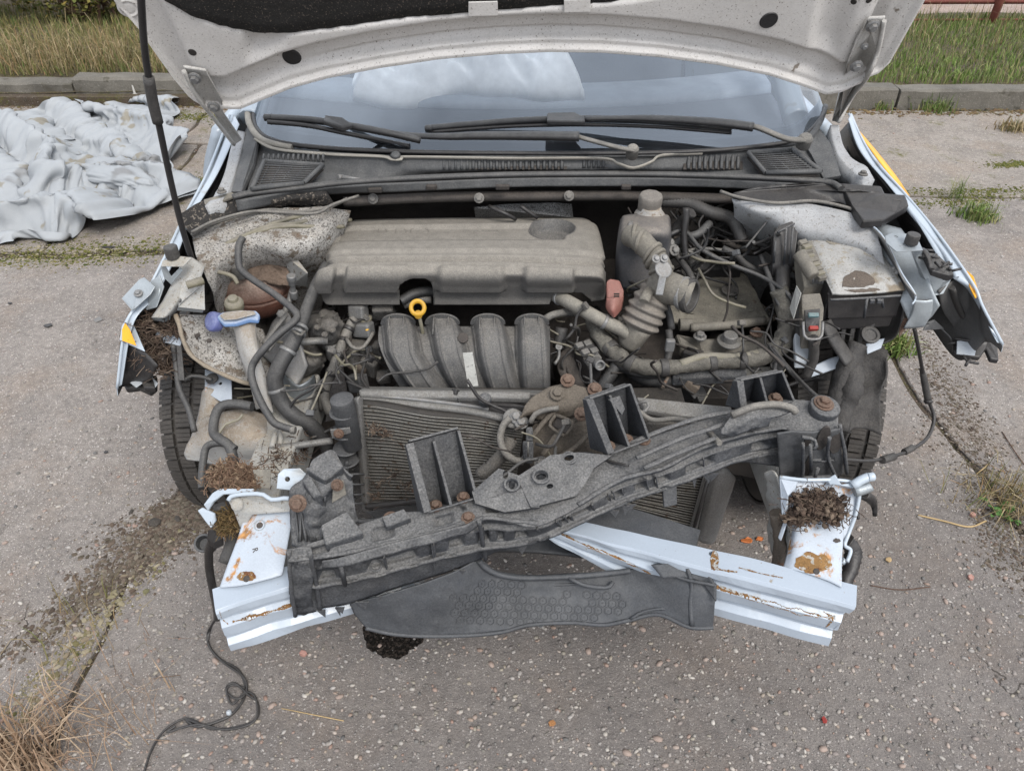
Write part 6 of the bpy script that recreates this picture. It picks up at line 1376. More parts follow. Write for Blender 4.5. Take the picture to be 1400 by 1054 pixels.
# hose clamps and tape bands, and thin looms between the fittings
bands(bh, [(447, 362, .78), (432, 390, .76), (420, 420, .74), (411, 446, .72), (398, 472, .70), (382, 500, .67), (376, 522, .64), (384, 548, .60)], .0178, (.62, .93), steel)
bands(hs1, [(493, 424, .68), (482, 440, .67), (472, 460, .65), (463, 485, .63), (455, 505, .60), (447, 525, .56)], .0125, (.1, .3, .45, .62, .85), black, .005, 'tape_band')
bands(pp_, [(752, 402, .72), (768, 408, .735), (790, 420, .735), (815, 434, .725), (838, 445, .71), (856, 455, .695), (864, 468, .67), (865, 480, .65)], .016, (.12, .5, .9), steel)
_hp = [(820, 460, .67), (838, 480, .655), (862, 497, .65), (895, 503, .65), (940, 500, .65), (985, 494, .65), (1025, 492, .65), (1055, 482, .655), (1072, 464, .67), (1078, 440, .70), (1072, 415, .73)]
_hh = bpy.data.objects['wiring_harness']
bands(_hh, _hp, .0185, (.08, .2, .33, .47, .58, .7), blackrub, .009, 'tape_band')
rl_ = random.Random(77)
def loom(x0, x1, y0, y1, z0, z1, n, rmax=.0035):
    for k in range(n):
        a = P(rl_.uniform(x0, x1), rl_.uniform(y0, y1), rl_.uniform(z0, z1)); p = [a]; d = Vector((rl_.gauss(0, 1), rl_.gauss(0, 1), rl_.gauss(0, .3))).normalized()
        for q in range(4): d = (d + Vector((rl_.gauss(0, .45), rl_.gauss(0, .45), rl_.gauss(0, .25)))).normalized(); p.append(p[-1] + d * rl_.uniform(.02, .05))
        tube('thin_wire', p, rl_.uniform(.0014, rmax), rl_.choice([black, black, blackrub, dark, hose_m, khaki_m]), car, n=22, seg=6)
        if k % 3 == 0: box('wire_plug', p[-1], (.016, .012, .012), rl_.choice([black, blackrub, plastic, lump]), car, rot=(rl_.uniform(-1, 1), rl_.uniform(-1, 1), rl_.uniform(-1, 1)), bevel=.002)
loom(905, 1040, 280, 370, .74, .82, 34); loom(760, 860, 440, 520, .62, .68, 26); loom(430, 520, 430, 530, .6, .68, 24); loom(1050, 1130, 400, 520, .64, .74, 18); loom(880, 1040, 500, 545, .6, .64, 18); loom(380, 440, 480, 600, .52, .6, 12); loom(690, 800, 560, 640, .6, .66, 14)
# ================================================================ radiator pack
YR = 1.19
rad = prism('radiator', [V(492, 532, YR + .03), V(790, 540, YR + .03), V(1002, 572, YR + .03), V(1000, 556, YR + .1), V(760, 532, YR + .09), V(500, 528, YR + .09)], .03, alu, car, bevel=.003)
tb = prism('radiator_top_bar', [(490, 532, .655), (700, 534, .655), (726, 536, .655), (724, 545, .645), (600, 543, .645), (492, 541, .645)], .012, alu, rad)
prism('radiator_top_bar', [(870, 542, .655), (1000, 556, .655), (1000, 574, .64), (930, 568, .64), (880, 560, .64)], .012, alu, rad)
box('radiator_core_back', V(740, 640, YR + .06), (.6, .05, .44), ribdark, rad)
cyl('bar_peg', (663, 546, .66), (0, -.4, 1), [(.0135, -.012), (.0135, .004), (.010, .008)], carrier_m, rad, seg=20)
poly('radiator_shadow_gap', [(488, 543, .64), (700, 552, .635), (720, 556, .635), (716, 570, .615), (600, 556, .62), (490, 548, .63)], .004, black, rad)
# condenser: slumped, with wavy fins
tlc, trc, blc, brc = V(488, 552, YR), V(716, 580, YR - .02), V(505, 690, YR - .01), V(700, 690, YR - .05)
def cpt(u, v): 
    p = tlc * (1 - u) * (1 - v) + trc * u * (1 - v) + blc * (1 - u) * v + brc * u * v
    return p + Vector((0, -.012 * math.sin(u * 3) * (1 - v), (.010 * math.sin(u * 3.1 + .2) + .003 * math.sin(u * 11)) * (1 - v)))
cb = gsurf('condenser', np.array([[list(cpt(j / 29, i / 19)) for j in range(30)] for i in range(20)]), 0, 0, ribdark, car, thick=.014)
nf = 31
for k in range(nf):
    v = (k + .5) / nf
    pts = [cpt(t, v) + Vector((0, -.004, .0015 * noise.noise(Vector((t * 6, k * 3.1, 0))))) for t in np.linspace(0.02, 1, 14)]
    tube('condenser_tube', pts, .0014, fin_m, cb, n=24, seg=5, sq=(1, 1))
vs, fs = [], []
for k in range(nf + 1):
    v0 = k / nf
    for t in np.linspace(.02, 1, 150):
        a = cpt(t, min(1, max(0, v0 - .008))); b = cpt(min(1, t + .004), min(1, v0 + .012)); n0 = len(vs)
        y = Vector((0, -.0035, 0)); vs += [a + y, a + y + Vector((.0007, 0, 0)), b + y + Vector((.0007, 0, 0)), b + y]; fs.append((n0, n0 + 1, n0 + 2, n0 + 3))
o = mesh('condenser_fins', vs, fs, fin_m, cb); o['kind'] = 'stuff'
tube('condenser_top_tube', [(492, 548, .635), (560, 553, .632), (640, 562, .628), (690, 572, .62), (706, 574, .618)], .0085, alu, cb, n=30)
tube('condenser_top_tube', [(500, 540, .642), (570, 546, .64), (650, 556, .635), (668, 560, .63)], .004, steel, cb, n=20)
gsurf('condenser_tank', [[V(482, 545, YR - .005), V(490, 545, YR - .016), V(496, 546, YR - .005)], [V(496, 700, YR - .01), V(503, 700, YR - .022), V(510, 700, YR - .01)]], 8, 20, alu, cb, thick=.01)
cyl('receiver_drier', V(467, 545, YR - .01), (0.06, 0, -1), [(.012, -.004), (.024, 0), (.025, .01), (.025, .1), (.022, .105), (.022, .13)], plastic, car, seg=24)
for py in (563, 590, 612, 628): q = V(467 + (py - 545) * .09, py, YR - .01); cyl('drier_ring', q, (0, 0, 1), [(.025, -.002), (.028, -.001), (.028, .001), (.025, .002)], plastic, car, seg=24)
bkt = poly('drier_bracket', [V(451, 588, YR - .04), V(478, 585, YR - .04), V(480, 592, YR - .04), V(454, 600, YR - .04)], .004, alu, car); bolt(V(463, 593, YR - .045), (0, -1, .3), .007, rustm, bkt)
fr_ = tube('fan_shroud_frame', [V(478, 632, YR - .03), V(474, 640, YR - .03), V(478, 700, YR - .03), V(500, 712, YR - .03), V(560, 700, YR - .03), V(600, 694, YR - .03)], .006, plastic, car)
for py in (648, 662, 676, 688): tube('shroud_bar', [V(476, py, YR - .03), V(498, py, YR - .02)], .0025, plastic, fr_)
tube('lower_shroud_bar', [V(500, 692, YR - .04), V(540, 688, YR - .045), V(600, 680, YR - .05)], .007, black, car); poly('shroud_plate', [V(500, 700, YR - .03), V(600, 686, YR - .04), V(600, 708, YR - .04), V(530, 720, YR - .03)], .003, plastic, car)
# lower right visible radiator core and its end tank
lc = [V(810, 640, YR - .02), V(962, 650, YR - .02), V(942, 742, YR - .03), V(826, 700, YR - .03)]
lcore = poly('lower_core', lc + [], .03, ribdark, car, bevel=0)
for k in range(26):
    t = (k + .5) / 26; a = lc[0] + (lc[3] - lc[0]) * t; b = lc[1] + (lc[2] - lc[1]) * t
    tube('core_tube', [a + Vector((0, -.003, 0)), (a + b) / 2 + Vector((0, -.004, .002 * math.sin(k * 2))), b + Vector((0, -.003, 0))], .0014, fin_m, lcore, seg=5, n=6)
gsurf('radiator_end_tank', [[V(972, 646, YR - .03), V(986, 643, YR - .045), V(1003, 650, YR - .045), V(1006, 656, YR - .02)], [V(950, 735, YR - .03), V(960, 742, YR - .045), V(972, 744, YR - .045), V(978, 740, YR - .02)]], 16, 20, alu, car, thick=.015, rough=.001)
poly('tank_strip', [V(962, 650, YR - .03), V(972, 646, YR - .03), V(950, 738, YR - .035), V(938, 738, YR - .03)], .006, alu, car)
tube('tank_seam', [V(968, 655, YR - .042), V(945, 735, YR - .042)], .004, black, car)
gsurf('lower_duct', [[V(668, 728, 1.06), V(700, 730, 1.04), V(760, 735, 1.02), V(800, 750, 1.0)], [V(664, 756, 1.03), V(700, 753, 1.0), V(760, 756, .98), V(800, 760, .97)]], 20, 8, tray_m, car, thick=.006, rough=.002)
tube('undertray_pin', [V(985, 700, YR + .02), V(978, 716, YR + .02)], .008, black, car)
# fan/latch area
lt = mat('latch_steel', (.085, .07, .055), .8, dust=(.2, .17, .135), amt=.7, rust=.33, rustc=(.14, .06, .03), grain=.4, bump=.6)
gsurf('horn_bracket', [[(712, 568, .66), (722, 548, .68), (745, 532, .695), (775, 524, .70), (800, 530, .70)], [(712, 572, .655), (725, 562, .67), (750, 554, .68), (775, 552, .68), (806, 545, .685)], [(716, 566, .63), (735, 574, .64), (755, 572, .645), (780, 570, .65), (806, 560, .655)]], 30, 16, lt, car, thick=.004, rough=.003, rs=30)
latch = gsurf('latch_plate', [[(722, 590, .61), (745, 568, .64), (790, 556, .655), (812, 570, .64)], [(720, 625, .56), (750, 605, .6), (790, 595, .61), (818, 600, .6)], [(735, 650, .53), (760, 635, .55), (800, 625, .57), (825, 622, .58)]], 30, 24, lt, car, thick=.005, rough=.006, rs=24)
for c4 in (((762, 568, .665), (782, 578, .66), (774, 594, .64), (754, 582, .645)),): poly('latch_pocket', c4, .004, dark, latch)
tube('latch_slot_edge', [(760, 567, .668), (783, 578, .665), (774, 595, .645)], .0035, lt, latch); tube('latch_slot_edge', [(760, 567, .668), (752, 582, .65), (772, 596, .645)], .0035, lt, latch)
for pts in (((742, 622, .61), (765, 590, .64), (790, 572, .66)), ((755, 630, .6), (785, 612, .62), (808, 590, .64)), ((725, 600, .62), (745, 575, .65), (760, 560, .67))): tube('latch_rib', pts, .006, lt, latch, sq=(1, .6))
for (px, py, z, m_) in ((776, 520, .71, rustm), (762, 538, .70, lt), (813, 532, .70, rustm), (740, 633, .57, steel), (795, 566, .675, rustm), (713, 577, .64, steel), (706, 570, .645, steel)): bolt((px, py, z), (0, -.5, .9), .0095, m_, latch)
cyl('round_pipe_end', (701, 572, .64), (0, -.8, .6), [(.02, -.02), (.02, .002), (.015, .003)], alu, car, seg=20)
tube('latch_cable', [(697, 572, .645), (688, 582, .635), (684, 600, .615), (690, 618, .60), (702, 628, .59), (716, 631, .585)], .0075, hosel_m, car, n=40)
tube('latch_cable', [(764, 558, .68), (748, 560, .675), (732, 566, .665), (725, 578, .65)], .0055, hosel_m, car)
con = prism('inline_connector', [(719, 583, .655), (729, 583, .655), (729, 602, .63), (719, 602, .63)], .012, carrier_m, car)
prism('connector_sleeve', [(714, 602, .635), (730, 603, .635), (729, 628, .60), (716, 626, .60)], .014, carrier_m, con); tube('connector_rib', [(722, 604, .645), (722, 624, .612)], .002, alu, con)
tube('fan_strut', [(700, 600, .6), (690, 618, .58), (672, 636, .55), (655, 650, .53)], .014, lump, car); 
for pts in (((870, 560, .67), (892, 574, .65), (925, 573, .66), (960, 583, .68), (984, 606, .70)), ): tube('loose_wire', pts, .0055, hosel_m, car, n=50)
tube('metal_link', [(872, 552, .655), (884, 548, .665), (886, 558, .655), (874, 566, .645)], .004, alu, car)
gsurf('fan_shroud', [[V(880, 575, YR - .03), V(930, 580, YR - .03), V(970, 590, YR - .03)], [V(880, 620, YR - .03), V(930, 620, YR - .03), V(970, 610, YR - .03)]], 12, 10, lump, car, thick=.01, rough=.006)
# ================================================================ bumper beam
A0, A1, A2 = P(290, 805, .535), V(738, 705, 1.0), P(1172, 800, .535)
sec = [(0, 0), (.042, -.006), (.046, -.012), (.046, -.027), (.036, -.034), (.036, -.044), (.048, -.052), (.048, -.076), (.040, -.083), (.040, -.092), (.051, -.1), (.051, -.121), (.046, -.124), (.0, -.122), (-.004, -.06)]
def beam(name, pts, secn, m, parent, nseg=24, crush=None):
    vs, fs = [], []; P_ = catmull(pts, nseg) if len(pts) > 2 else np.array([np.array(pts[0]) * (1 - t) + np.array(pts[1]) * t for t in np.linspace(0, 1, nseg)])
    for i in range(len(P_)):
        t = Vector(P_[min(i + 1, len(P_) - 1)]) - Vector(P_[max(i - 1, 0)]); t.z = 0; t.normalize(); n = Vector((t.y, -t.x, 0))
        f_ = i / (len(P_) - 1); cs_ = 1 if not crush else 1 - .86 * smoothstep(.26, .38, f_) * (1 - max(0, min(1, (f_ - .55) / .3)))
        ec_ = t * (.28 if crush and i == len(P_) - 1 else 0)
        for (a, b) in secn: vs.append(Vector(P_[i]) + ec_ * b + n * a * (cs_ * .5 + .5) + Vector((0, 0, b * cs_)) + (n * .005 * noise.noise(Vector((i * .22, b * 30, 2))) if crush else Vector()))
    k = len(secn)
    for i in range(len(P_) - 1):
        for j in range(k): fs.append((i * k + j, i * k + (j + 1) % k, (i + 1) * k + (j + 1) % k, (i + 1) * k + j))
    fs.append(tuple(range(k))[::-1]); fs.append(tuple((len(P_) - 1) * k + j for j in range(k)))
    return mesh(name, vs, fs, m, parent, bevel=.0015)
beam_m = mat('beam_paint', (.34, .385, .44), .32, grain=.05, bump=.05, var=.04, coat=.3, specks=[(150, .7, (.2, .16, .12)), (14, .66, (.3, .33, .36)), (40, .7, (.25, .22, .18))], rust=.2, rustc=(.3, .14, .04))
bb = beam('bumper_beam', [A0, P(391, 775, .535), Vector((-.25, .912, .535)), Vector((-.1, .965, .525)), Vector((.02, 1.0, .515)), V(775, 709, .985), V(870, 729, .94), P(1010, 759, .54), A2], sec, beam_m, car, 90, crush=(.36, .5, .42))
part(bb, 'white bent bumper beam with rust streaks')
bbv = bvh(bb)
def patch(bv, c, rx, ry, m, parent, name, n=40, seed=0, ri=0):
    out = []
    for k in range(n):
        a = 2 * math.pi * k / n; r_ = 1 + .25 * noise.noise(Vector((math.cos(a) * 2, math.sin(a) * 2, seed))) + .15 * noise.noise(Vector((math.cos(a) * 7, math.sin(a) * 7, seed)))
        q, nn = hit(bv, c[0] + math.cos(a) * rx * r_, c[1] + math.sin(a) * ry * r_)
        if q: out.append(q + nn * .0009)
    if len(out) < 5: return
    o = poly(name, out, .0006, m, parent, bevel=0); return o
def rust_streak(pts, wd_, n=60, seed=1):
    rr = random.Random(seed); cc = catmull([(a, b, 0) for a, b in pts], n); up, dn = [], []
    for a in cc:
        w_ = wd_ * max(.12, .6 + 1.1 * noise.noise(Vector((a[0] * .06, seed, 0))) + .5 * noise.noise(Vector((a[0] * .4, seed, 4)))); q, nn = hit(bbv, a[0], a[1] - w_); q2, n2 = hit(bbv, a[0], a[1] + w_ * .8)
        if q and q2: up.append(q + nn * .0009); dn.append(q2 + n2 * .0009)
    vs = up + dn; k = len(up); fs = [(i, i + 1, k + i + 1, k + i) for i in range(k - 1)]
    o = mesh('rust_streak', vs, fs, streak_m, bb); return o
streak_m = mat('rust_streak', (.24, .125, .045), .9, grain=.4, specks=[(110, .52, (.40, .4, .38)), (200, .58, (.1, .045, .02))], bump=.8)
rust_streak([(318, 850), (350, 842), (380, 833), (402, 826)], 4.2, 60); rust_streak([(300, 836), (304, 846), (312, 853)], 2.5, 16, 9)
rust_streak([(972, 800), (1010, 812), (1050, 824), (1090, 836), (1142, 846)], 5.2, 120, 2); rust_streak([(1126, 836), (1138, 846), (1128, 858)], 3, 20, 8); rust_streak([(1010, 776), (1040, 784), (1070, 790)], 1.3, 30, 6)
rust_streak([(762, 727), (800, 745), (850, 765), (890, 784)], 2.3, 70, 3)
patch(bbv, (977, 766), 6, 13, streak_m, bb, 'rust_patch', seed=8); rust_streak([(974, 776), (990, 780), (1008, 782)], 2.5, 16, 5)
drill_pts = [(973, 757, .0055)]
for (px, py, r) in drill_pts:
    q, n = hit(bbv, px, py)
    if q: drill(bb, [(q, n, r, r)], .008); bb.modifiers.new('b', 'BEVEL').width = .0012
# black foam strip on the beam
ab = beam('impact_foam', [V(750, 694, 1.02), V(855, 722, .965), V(950, 753, .912)], [(-.045, .012), (.03, .006), (.036, -.006), (.0, -.02), (-.045, -.02)], tray_m, car, 20)
# ---------------------------------------------------------------- crash boxes and rail ends
lcb = gsurf('crash_box', [[(335, 702, .585), (352, 697, .59), (385, 695, .59), (402, 700, .585)], [(325, 735, .565), (345, 728, .572), (378, 728, .572), (395, 735, .565)], [(310, 775, .55), (335, 768, .555), (370, 766, .555), (388, 774, .55)], [(300, 803, .538), (330, 800, .541), (365, 792, .541), (386, 786, .54)]], 24, 24, white_r, car, thick=.002)
lcb['label'] = 'white crash box left of the carrier'
lcv = bvh(lcb)
poly('crash_box_side', [(402, 700, .585), (404, 705, .56), (412, 735, .50), (400, 772, .47), (386, 787, .47), (387, 780, .535), (394, 735, .562)], .003, white_d, car)
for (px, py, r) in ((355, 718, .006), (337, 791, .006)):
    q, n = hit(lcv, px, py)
    if q: cyl('bolt_hole', q, n, [(r * 1.8, -.001), (r * 1.8, .0006), (r, -.0005), (r * .9, -.001)], white_r if py > 750 else zinc, car, seg=20); cyl('hole_shade', q, n, [(r, -.002), (r, .0012)], dark, car, seg=20)  # the dark disc paints the shade inside the hole
txt = bpy.data.curves.new('letter_mark', 'FONT'); txt.body = 'R'; txt.size = .014; txt.extrude = .0004
to = bpy.data.objects.new('letter_mark', txt); q, n = hit(lcv, 345, 750); xx = Vector((1, .1, 0)).normalized(); 
to.matrix_world = Matrix.Translation(q + n * .0006) @ Matrix(((xx.x, n.cross(xx).x, n.x, 0), (xx.y, n.cross(xx).y, n.y, 0), (xx.z, n.cross(xx).z, n.z, 0), (0, 0, 0, 1))) @ Matrix.Rotation(R(-75), 4, 'Z')
bpy.context.view_layer.update(); C.objects.link(to); bpy.context.view_layer.update()
tm = bpy.data.meshes.new_from_object(to.evaluated_get(bpy.context.evaluated_depsgraph_get())); tm.transform(to.matrix_world); bpy.data.objects.remove(to)
tm.materials.clear(); tm.materials.append(bpy.data.materials['dark_dirt_and_shade']); link(bpy.data.objects.new('letter_mark', tm), lcb)
pl = poly('mounting_flange', [(310, 682, .62), (318, 676, .625), (356, 675, .63), (372, 682, .625), (392, 680, .625), (404, 688, .62), (410, 712, .585), (404, 706, .59), (398, 700, .6), (345, 704, .595), (338, 716, .575), (328, 722, .565), (320, 700, .6)], .004, white_d, car, bevel=.002)
tube('flange_edge', [(312, 684, .625), (320, 677, .632), (356, 675, .637), (372, 683, .63), (394, 681, .63), (405, 692, .62), (412, 722, .57), (418, 745, .53)], .004, white, pl)
cyl('spot_dimple', (324, 690, .622), (0, -.6, .8), [(.011, -.001), (.011, .001), (.006, .003)], white_d, pl)
poly('rail_lip', [(278, 690, .60), (290, 674, .62), (300, 668, .63), (346, 668, .635), (347, 674, .63), (305, 676, .625), (292, 686, .61), (284, 698, .59)], .005, white, car)
poly('rail_tab', [(270, 698, .585), (276, 694, .59), (293, 702, .585), (295, 712, .57), (288, 722, .56), (280, 712, .57)], .005, white, car)
poly('headlight_tab', [(345, 642, .645), (370, 641, .645), (369, 668, .625), (352, 668, .62)], .003, tan_m, car, holes=[(356, 653, .0045, .003), (361, 661, .006, .0045)])
poly('headlight_tab', [(378, 668, .63), (380, 648, .65), (388, 641, .655), (410, 640, .655), (419, 648, .645), (410, 660, .635), (396, 670, .625)], .004, white, car, holes=[(393, 655, .0045)])
box('frame_rail', Vector((P(345, 690, .56).x - .0, 1.2, .5)), (.085, .42, .11), white_d, car, bevel=.006)
tube('rail_wall', [(300, 690, .58), (312, 715, .54), (318, 740, .50), (308, 770, .47)], .014, blackrub, car, sq=(.6, 1))
# right
rcb = gsurf('crash_box', [[(1085, 700, .585), (1098, 690, .6), (1140, 690, .6), (1154, 700, .59)], [(1082, 730, .56), (1094, 722, .578), (1140, 724, .578), (1153, 735, .57)], [(1075, 760, .54), (1092, 752, .56), (1138, 760, .56), (1151, 768, .555)], [(1070, 778, .53), (1090, 780, .54), (1130, 793, .54), (1151, 803, .538)]], 26, 26, white_r, car, thick=.002)
rcb['label'] = 'white crash box with a round rust patch'
rcv = bvh(rcb)
rp_m = mat('rust_patch', (.27, .15, .055), .9, grain=.35, specks=[(70, .55, (.4, .37, .32)), (45, .56, (.14, .06, .025))], bump=.8)
patch(rcv, (1112, 770), 25, 14, rp_m, rcb, 'rust_patch')
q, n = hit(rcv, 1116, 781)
if q: cyl('bolt_hole', q + n * .001, n, [(.0055, -.001), (.0055, .0012)], dark, rcb, seg=16)  # flat dark disc in place of a hole's shade
patch(lcv, (337, 788), 13, 7, rp_m, lcb, 'rust_patch', seed=4)
patch(rcv, (1144, 739), 5, 3, dark, rcb, 'chip_mark')
fg = poly('mounting_flange', [(1066, 652, .64), (1090, 655, .64), (1140, 656, .645), (1165, 660, .64), (1174, 670, .63), (1170, 700, .60), (1158, 735, .565), (1152, 740, .56), (1152, 700, .6), (1145, 680, .62), (1090, 680, .62), (1082, 700, .6), (1068, 740, .56), (1064, 735, .56), (1080, 690, .61), (1070, 670, .63)], .004, white_r, car)
tube('flange_edge', [(1066, 652, .645), (1100, 656, .648), (1140, 656, .65), (1166, 660, .647), (1175, 672, .635), (1170, 702, .60), (1160, 730, .57), (1155, 745, .56), (1163, 752, .55), (1158, 768, .54)], .0035, white, fg, n=50)
poly('rail_lip', [(1066, 652, .645), (1092, 656, .645), (1088, 668, .635), (1078, 678, .63), (1078, 700, .6), (1070, 712, .59), (1068, 680, .625)], .006, white_r, car)
poly('rail_tab', [(1130, 655, .65), (1142, 648, .66), (1150, 662, .655), (1168, 660, .65), (1172, 668, .645), (1135, 662, .65)], .005, white, car)
tube('fog_light_stub', [(1165, 664, .65), (1178, 656, .66), (1188, 652, .665)], .0085, white, car); cyl('stub_cap', (1190, 652, .667), (1, 0, .2), [(.008, -.004), (.008, .006), (.005, .008)], white, car); tube('fog_light_stub', [(1168, 672, .64), (1182, 668, .645), (1190, 664, .65)], .01, zinc, car)
tube('torn_wire', [(1180, 675, .63), (1190, 682, .61), (1195, 690, .59), (1196, 705, .57)], [.01, .009, .007, .004], black, car, jitter=.4); tube('torn_wire', [(1166, 690, .6), (1172, 700, .58), (1174, 710, .57)], .003, black, car)
box('frame_rail', Vector((P(1115, 690, .56).x, 1.22, .5)), (.095, .44, .11), white_d, car, bevel=.006)
gsurf('rail_inner_face', [[(1045, 645, .62), (1062, 648, .64), (1080, 690, .6)], [(1050, 690, .5), (1060, 700, .52), (1078, 725, .54)], [(1052, 740, .42), (1060, 760, .42), (1075, 775, .45)]], 18, 26, white_d, car, thick=.003, rough=.008, rs=25)
tube('taped_cable', [(1158, 740, .53), (1166, 752, .51), (1164, 775, .49), (1154, 800, .47)], .013, black, car, jitter=.6, corr=.05, pitch=.008); tube('tube_end', [(1150, 765, .5), (1156, 770, .49)], .006, white, car)
tube('rail_cable', [(1060, 700, .56), (1066, 740, .5), (1062, 775, .46)], .012, rustbr, car, jitter=.4)
# long loose cable at the right with grey sleeves
lc_ = tube('loose_cable', [(1250, 449, .70), (1256, 478, .64), (1262, 510, .56), (1270, 548, .48), (1277, 572, .44), (1268, 598, .42), (1245, 615, .42), (1220, 624, .43), (1190, 630, .46), (1152, 628, .5)], .0042, black, car, n=90)
tube('cable_sleeve', [(1260, 504, .57), (1264, 522, .535), (1269, 548, .48)], [.0055, .008, .0085], blackrub, lc_); cyl('sleeve_end', (1269, 549, .48), (0, -.4, -.6), [(.009, -.004), (.0105, 0), (.007, .006)], black, lc_)
tube('cable_sleeve', [(1248, 612, .42), (1236, 618, .422)], .008, blackrub, lc_); tube('cable_sleeve', [(1222, 624, .43), (1206, 629, .445)], .009, blackrub, lc_)
tube('strap_tail', [(1262, 440, .72), (1280, 445, .70), (1296, 458, .68), (1300, 464, .67)], .004, plastic, car, sq=(1, .4)); poly('torn_flap', [(1268, 440, .715), (1278, 437, .72), (1292, 450, .695), (1262, 452, .70)], .003, plastic, car)
# sensor at left rail and dangling harness to the ground
cyl('parking_sensor', P(278, 742, .40), (.1, -.5, .8), [(.016, -.05), (.018, -.02), (.02, 0), (.015, .001), (.013, -.02)], plastic, car)
tube('dangling_harness', [(297, 728, .52), (292, 736, .50), (286, 750, .46), (286, 775, .40), (290, 800, .34), (296, 830, .2), (297, 845, .1)], .0085, black, car, n=50, corr=.03, pitch=.006)
prism('harness_plug', [(284, 724, .55), (300, 720, .55), (304, 736, .53), (292, 742, .52), (282, 736, .53)], .02, black, car)
hw = tube('harness_wire', [(297, 843, .1), (288, 858, .03), (285, 880, .008), (300, 900, .006), (325, 915, .006), (335, 935, .006), (333, 955, .006), (318, 975, .006), (300, 985, .006), (270, 993, .006), (255, 983, .006), (280, 992, .007)], .0032, black, car, n=140)
for off, pts in ((0, [(296, 845, .08), (284, 865, .02), (287, 885, .01), (305, 905, .01), (333, 925, .01), (337, 945, .01), (325, 955, .012), (312, 948, .012), (310, 938, .012), (322, 934, .012), (340, 950, .01), (352, 960, .008), (352, 980, .006), (330, 992, .006), (290, 996, .006), (258, 982, .006), (235, 990, .006), (218, 1006, .006), (205, 1030, .006), (196, 1058, .006)]), (1, [(335, 940, .01), (318, 936, .012), (310, 944, .014), (318, 962, .01), (336, 946, .01), (350, 955, .01), (348, 985, .008), (310, 997, .008), (270, 990, .008), (230, 1000, .008), (240, 992, .01)])):
    tube('harness_wire', pts, .0026, black, hw if False else car, n=160)
cyl('wire_tag', P(313, 974, .012), (0, .3, 1), [(.006, -.003), (.006, .004), (.003, .006)], clear_m, car, seg=8)
# ================================================================ torn radiator carrier lying across the nose
ca = empty('radiator_carrier', (.05, .95, .5), 'torn dark grey plastic radiator carrier lying diagonally across the open engine bay', 'car part')
A = [(397, 752, .63), (460, 730, .635), (530, 704, .64), (600, 695, .645), (655, 678, .65), (700, 655, .655), (750, 628, .66), (790, 630, .665), (835, 620, .67), (905, 592, .68), (960, 575, .69), (1010, 560, .70), (1065, 547, .712), (1110, 548, .72), (1146, 553, .722)]
B = [(395, 766, .62), (460, 758, .625), (535, 742, .63), (600, 725, .635), (660, 708, .64), (700, 712, .64), (735, 715, .64), (790, 690, .65), (850, 655, .66), (905, 640, .67), (960, 612, .68), (1010, 596, .69), (1065, 585, .70), (1110, 592, .70), (1146, 588, .705)]
Cc = [(396, 800, .55), (465, 790, .56), (542, 772, .565), (603, 755, .57), (663, 742, .575), (702, 738, .58), (745, 728, .60), (795, 705, .61), (855, 678, .62), (908, 660, .625), (962, 640, .63), (1012, 622, .64), (1062, 612, .64), (1105, 622, .64), (1140, 620, .65)]
D = [(402, 840, .47), (478, 830, .48), (548, 808, .49), (606, 790, .50), (664, 768, .51), (703, 752, .545), (755, 733, .565), (800, 715, .575), (858, 692, .585), (910, 672, .595), (963, 652, .60), (1013, 636, .61), (1060, 640, .60), (1100, 652, .59), (1132, 648, .6)]
def cd(u, v, q):
    d = 0
    d -= .009 * smoothstep(.43, .445, v) * (1 - smoothstep(.55, .56, v)) * (1 if u > .05 else 0)
    d -= .008 * smoothstep(.72, .73, v) * smoothstep(.02, .04, u)
    cell = math.sin(u * 97 + 3 * math.sin(u * 21)); d -= .016 * smoothstep(.2, .3, cell) * smoothstep(.585, .6, v) * (1 - smoothstep(.69, .70, v)) * (1 if .03 < u < .97 else 0)
    d -= .012 * smoothstep(.08, .1, v) * (1 - smoothstep(.2, .22, v)) * (1 if int(u * 34) % 3 == 1 and u < .36 else 0)
    return d
D = [(p[0], p[1] + 5 * noise.noise(Vector((p[0] * .05, 0, 4))), p[2]) for p in D]
body = gsurf('carrier_beam', [A, [tuple((a + b) / 2 for a, b in zip(p, q)) for p, q in zip(A, B)], B, [(p[0], p[1] + 4, p[2] - .008) for p in B], [tuple(a * .5 + b * .5 for a, b in zip(p, q)) for p, q in zip(B, Cc)], Cc, [(p[0], p[1] + 3, p[2] - .002) for p in Cc], D], 240, 80, carrier_m, ca, thick=.004, disp=cd, rough=.0022, rs=26)
bv = bvh(body)
# front lip line and lower flange
tube('front_lip', [tuple(p) for p in B[:7]], .0045, carrier_m, body, n=80, jitter=.3, sq=(1, .7)); tube('front_lip', [tuple(p) for p in B[7:13]], .0045, carrier_m, body, n=60, jitter=.3, sq=(1, .7))
gsurf('carrier_flange', [[(440, 768, .62), (480, 758, .632), (540, 742, .64), (600, 728, .645), (640, 715, .648), (660, 706, .65)], [(440, 778, .605), (480, 772, .62), (540, 756, .625), (600, 740, .63), (640, 728, .63), (660, 714, .64)]], 50, 6, carrier_m, body, thick=.003, rough=.004, rs=30)
gsurf('carrier_end', [[(395, 752, .632), (410, 748, .634), (425, 748, .634)], [(393, 775, .60), (412, 772, .61), (430, 775, .605)], [(396, 815, .53), (412, 812, .54), (426, 815, .53)], [(402, 842, .46), (415, 840, .465), (430, 836, .465)]], 12, 30, carrier_m, body, thick=.004, rough=.004, rs=40)
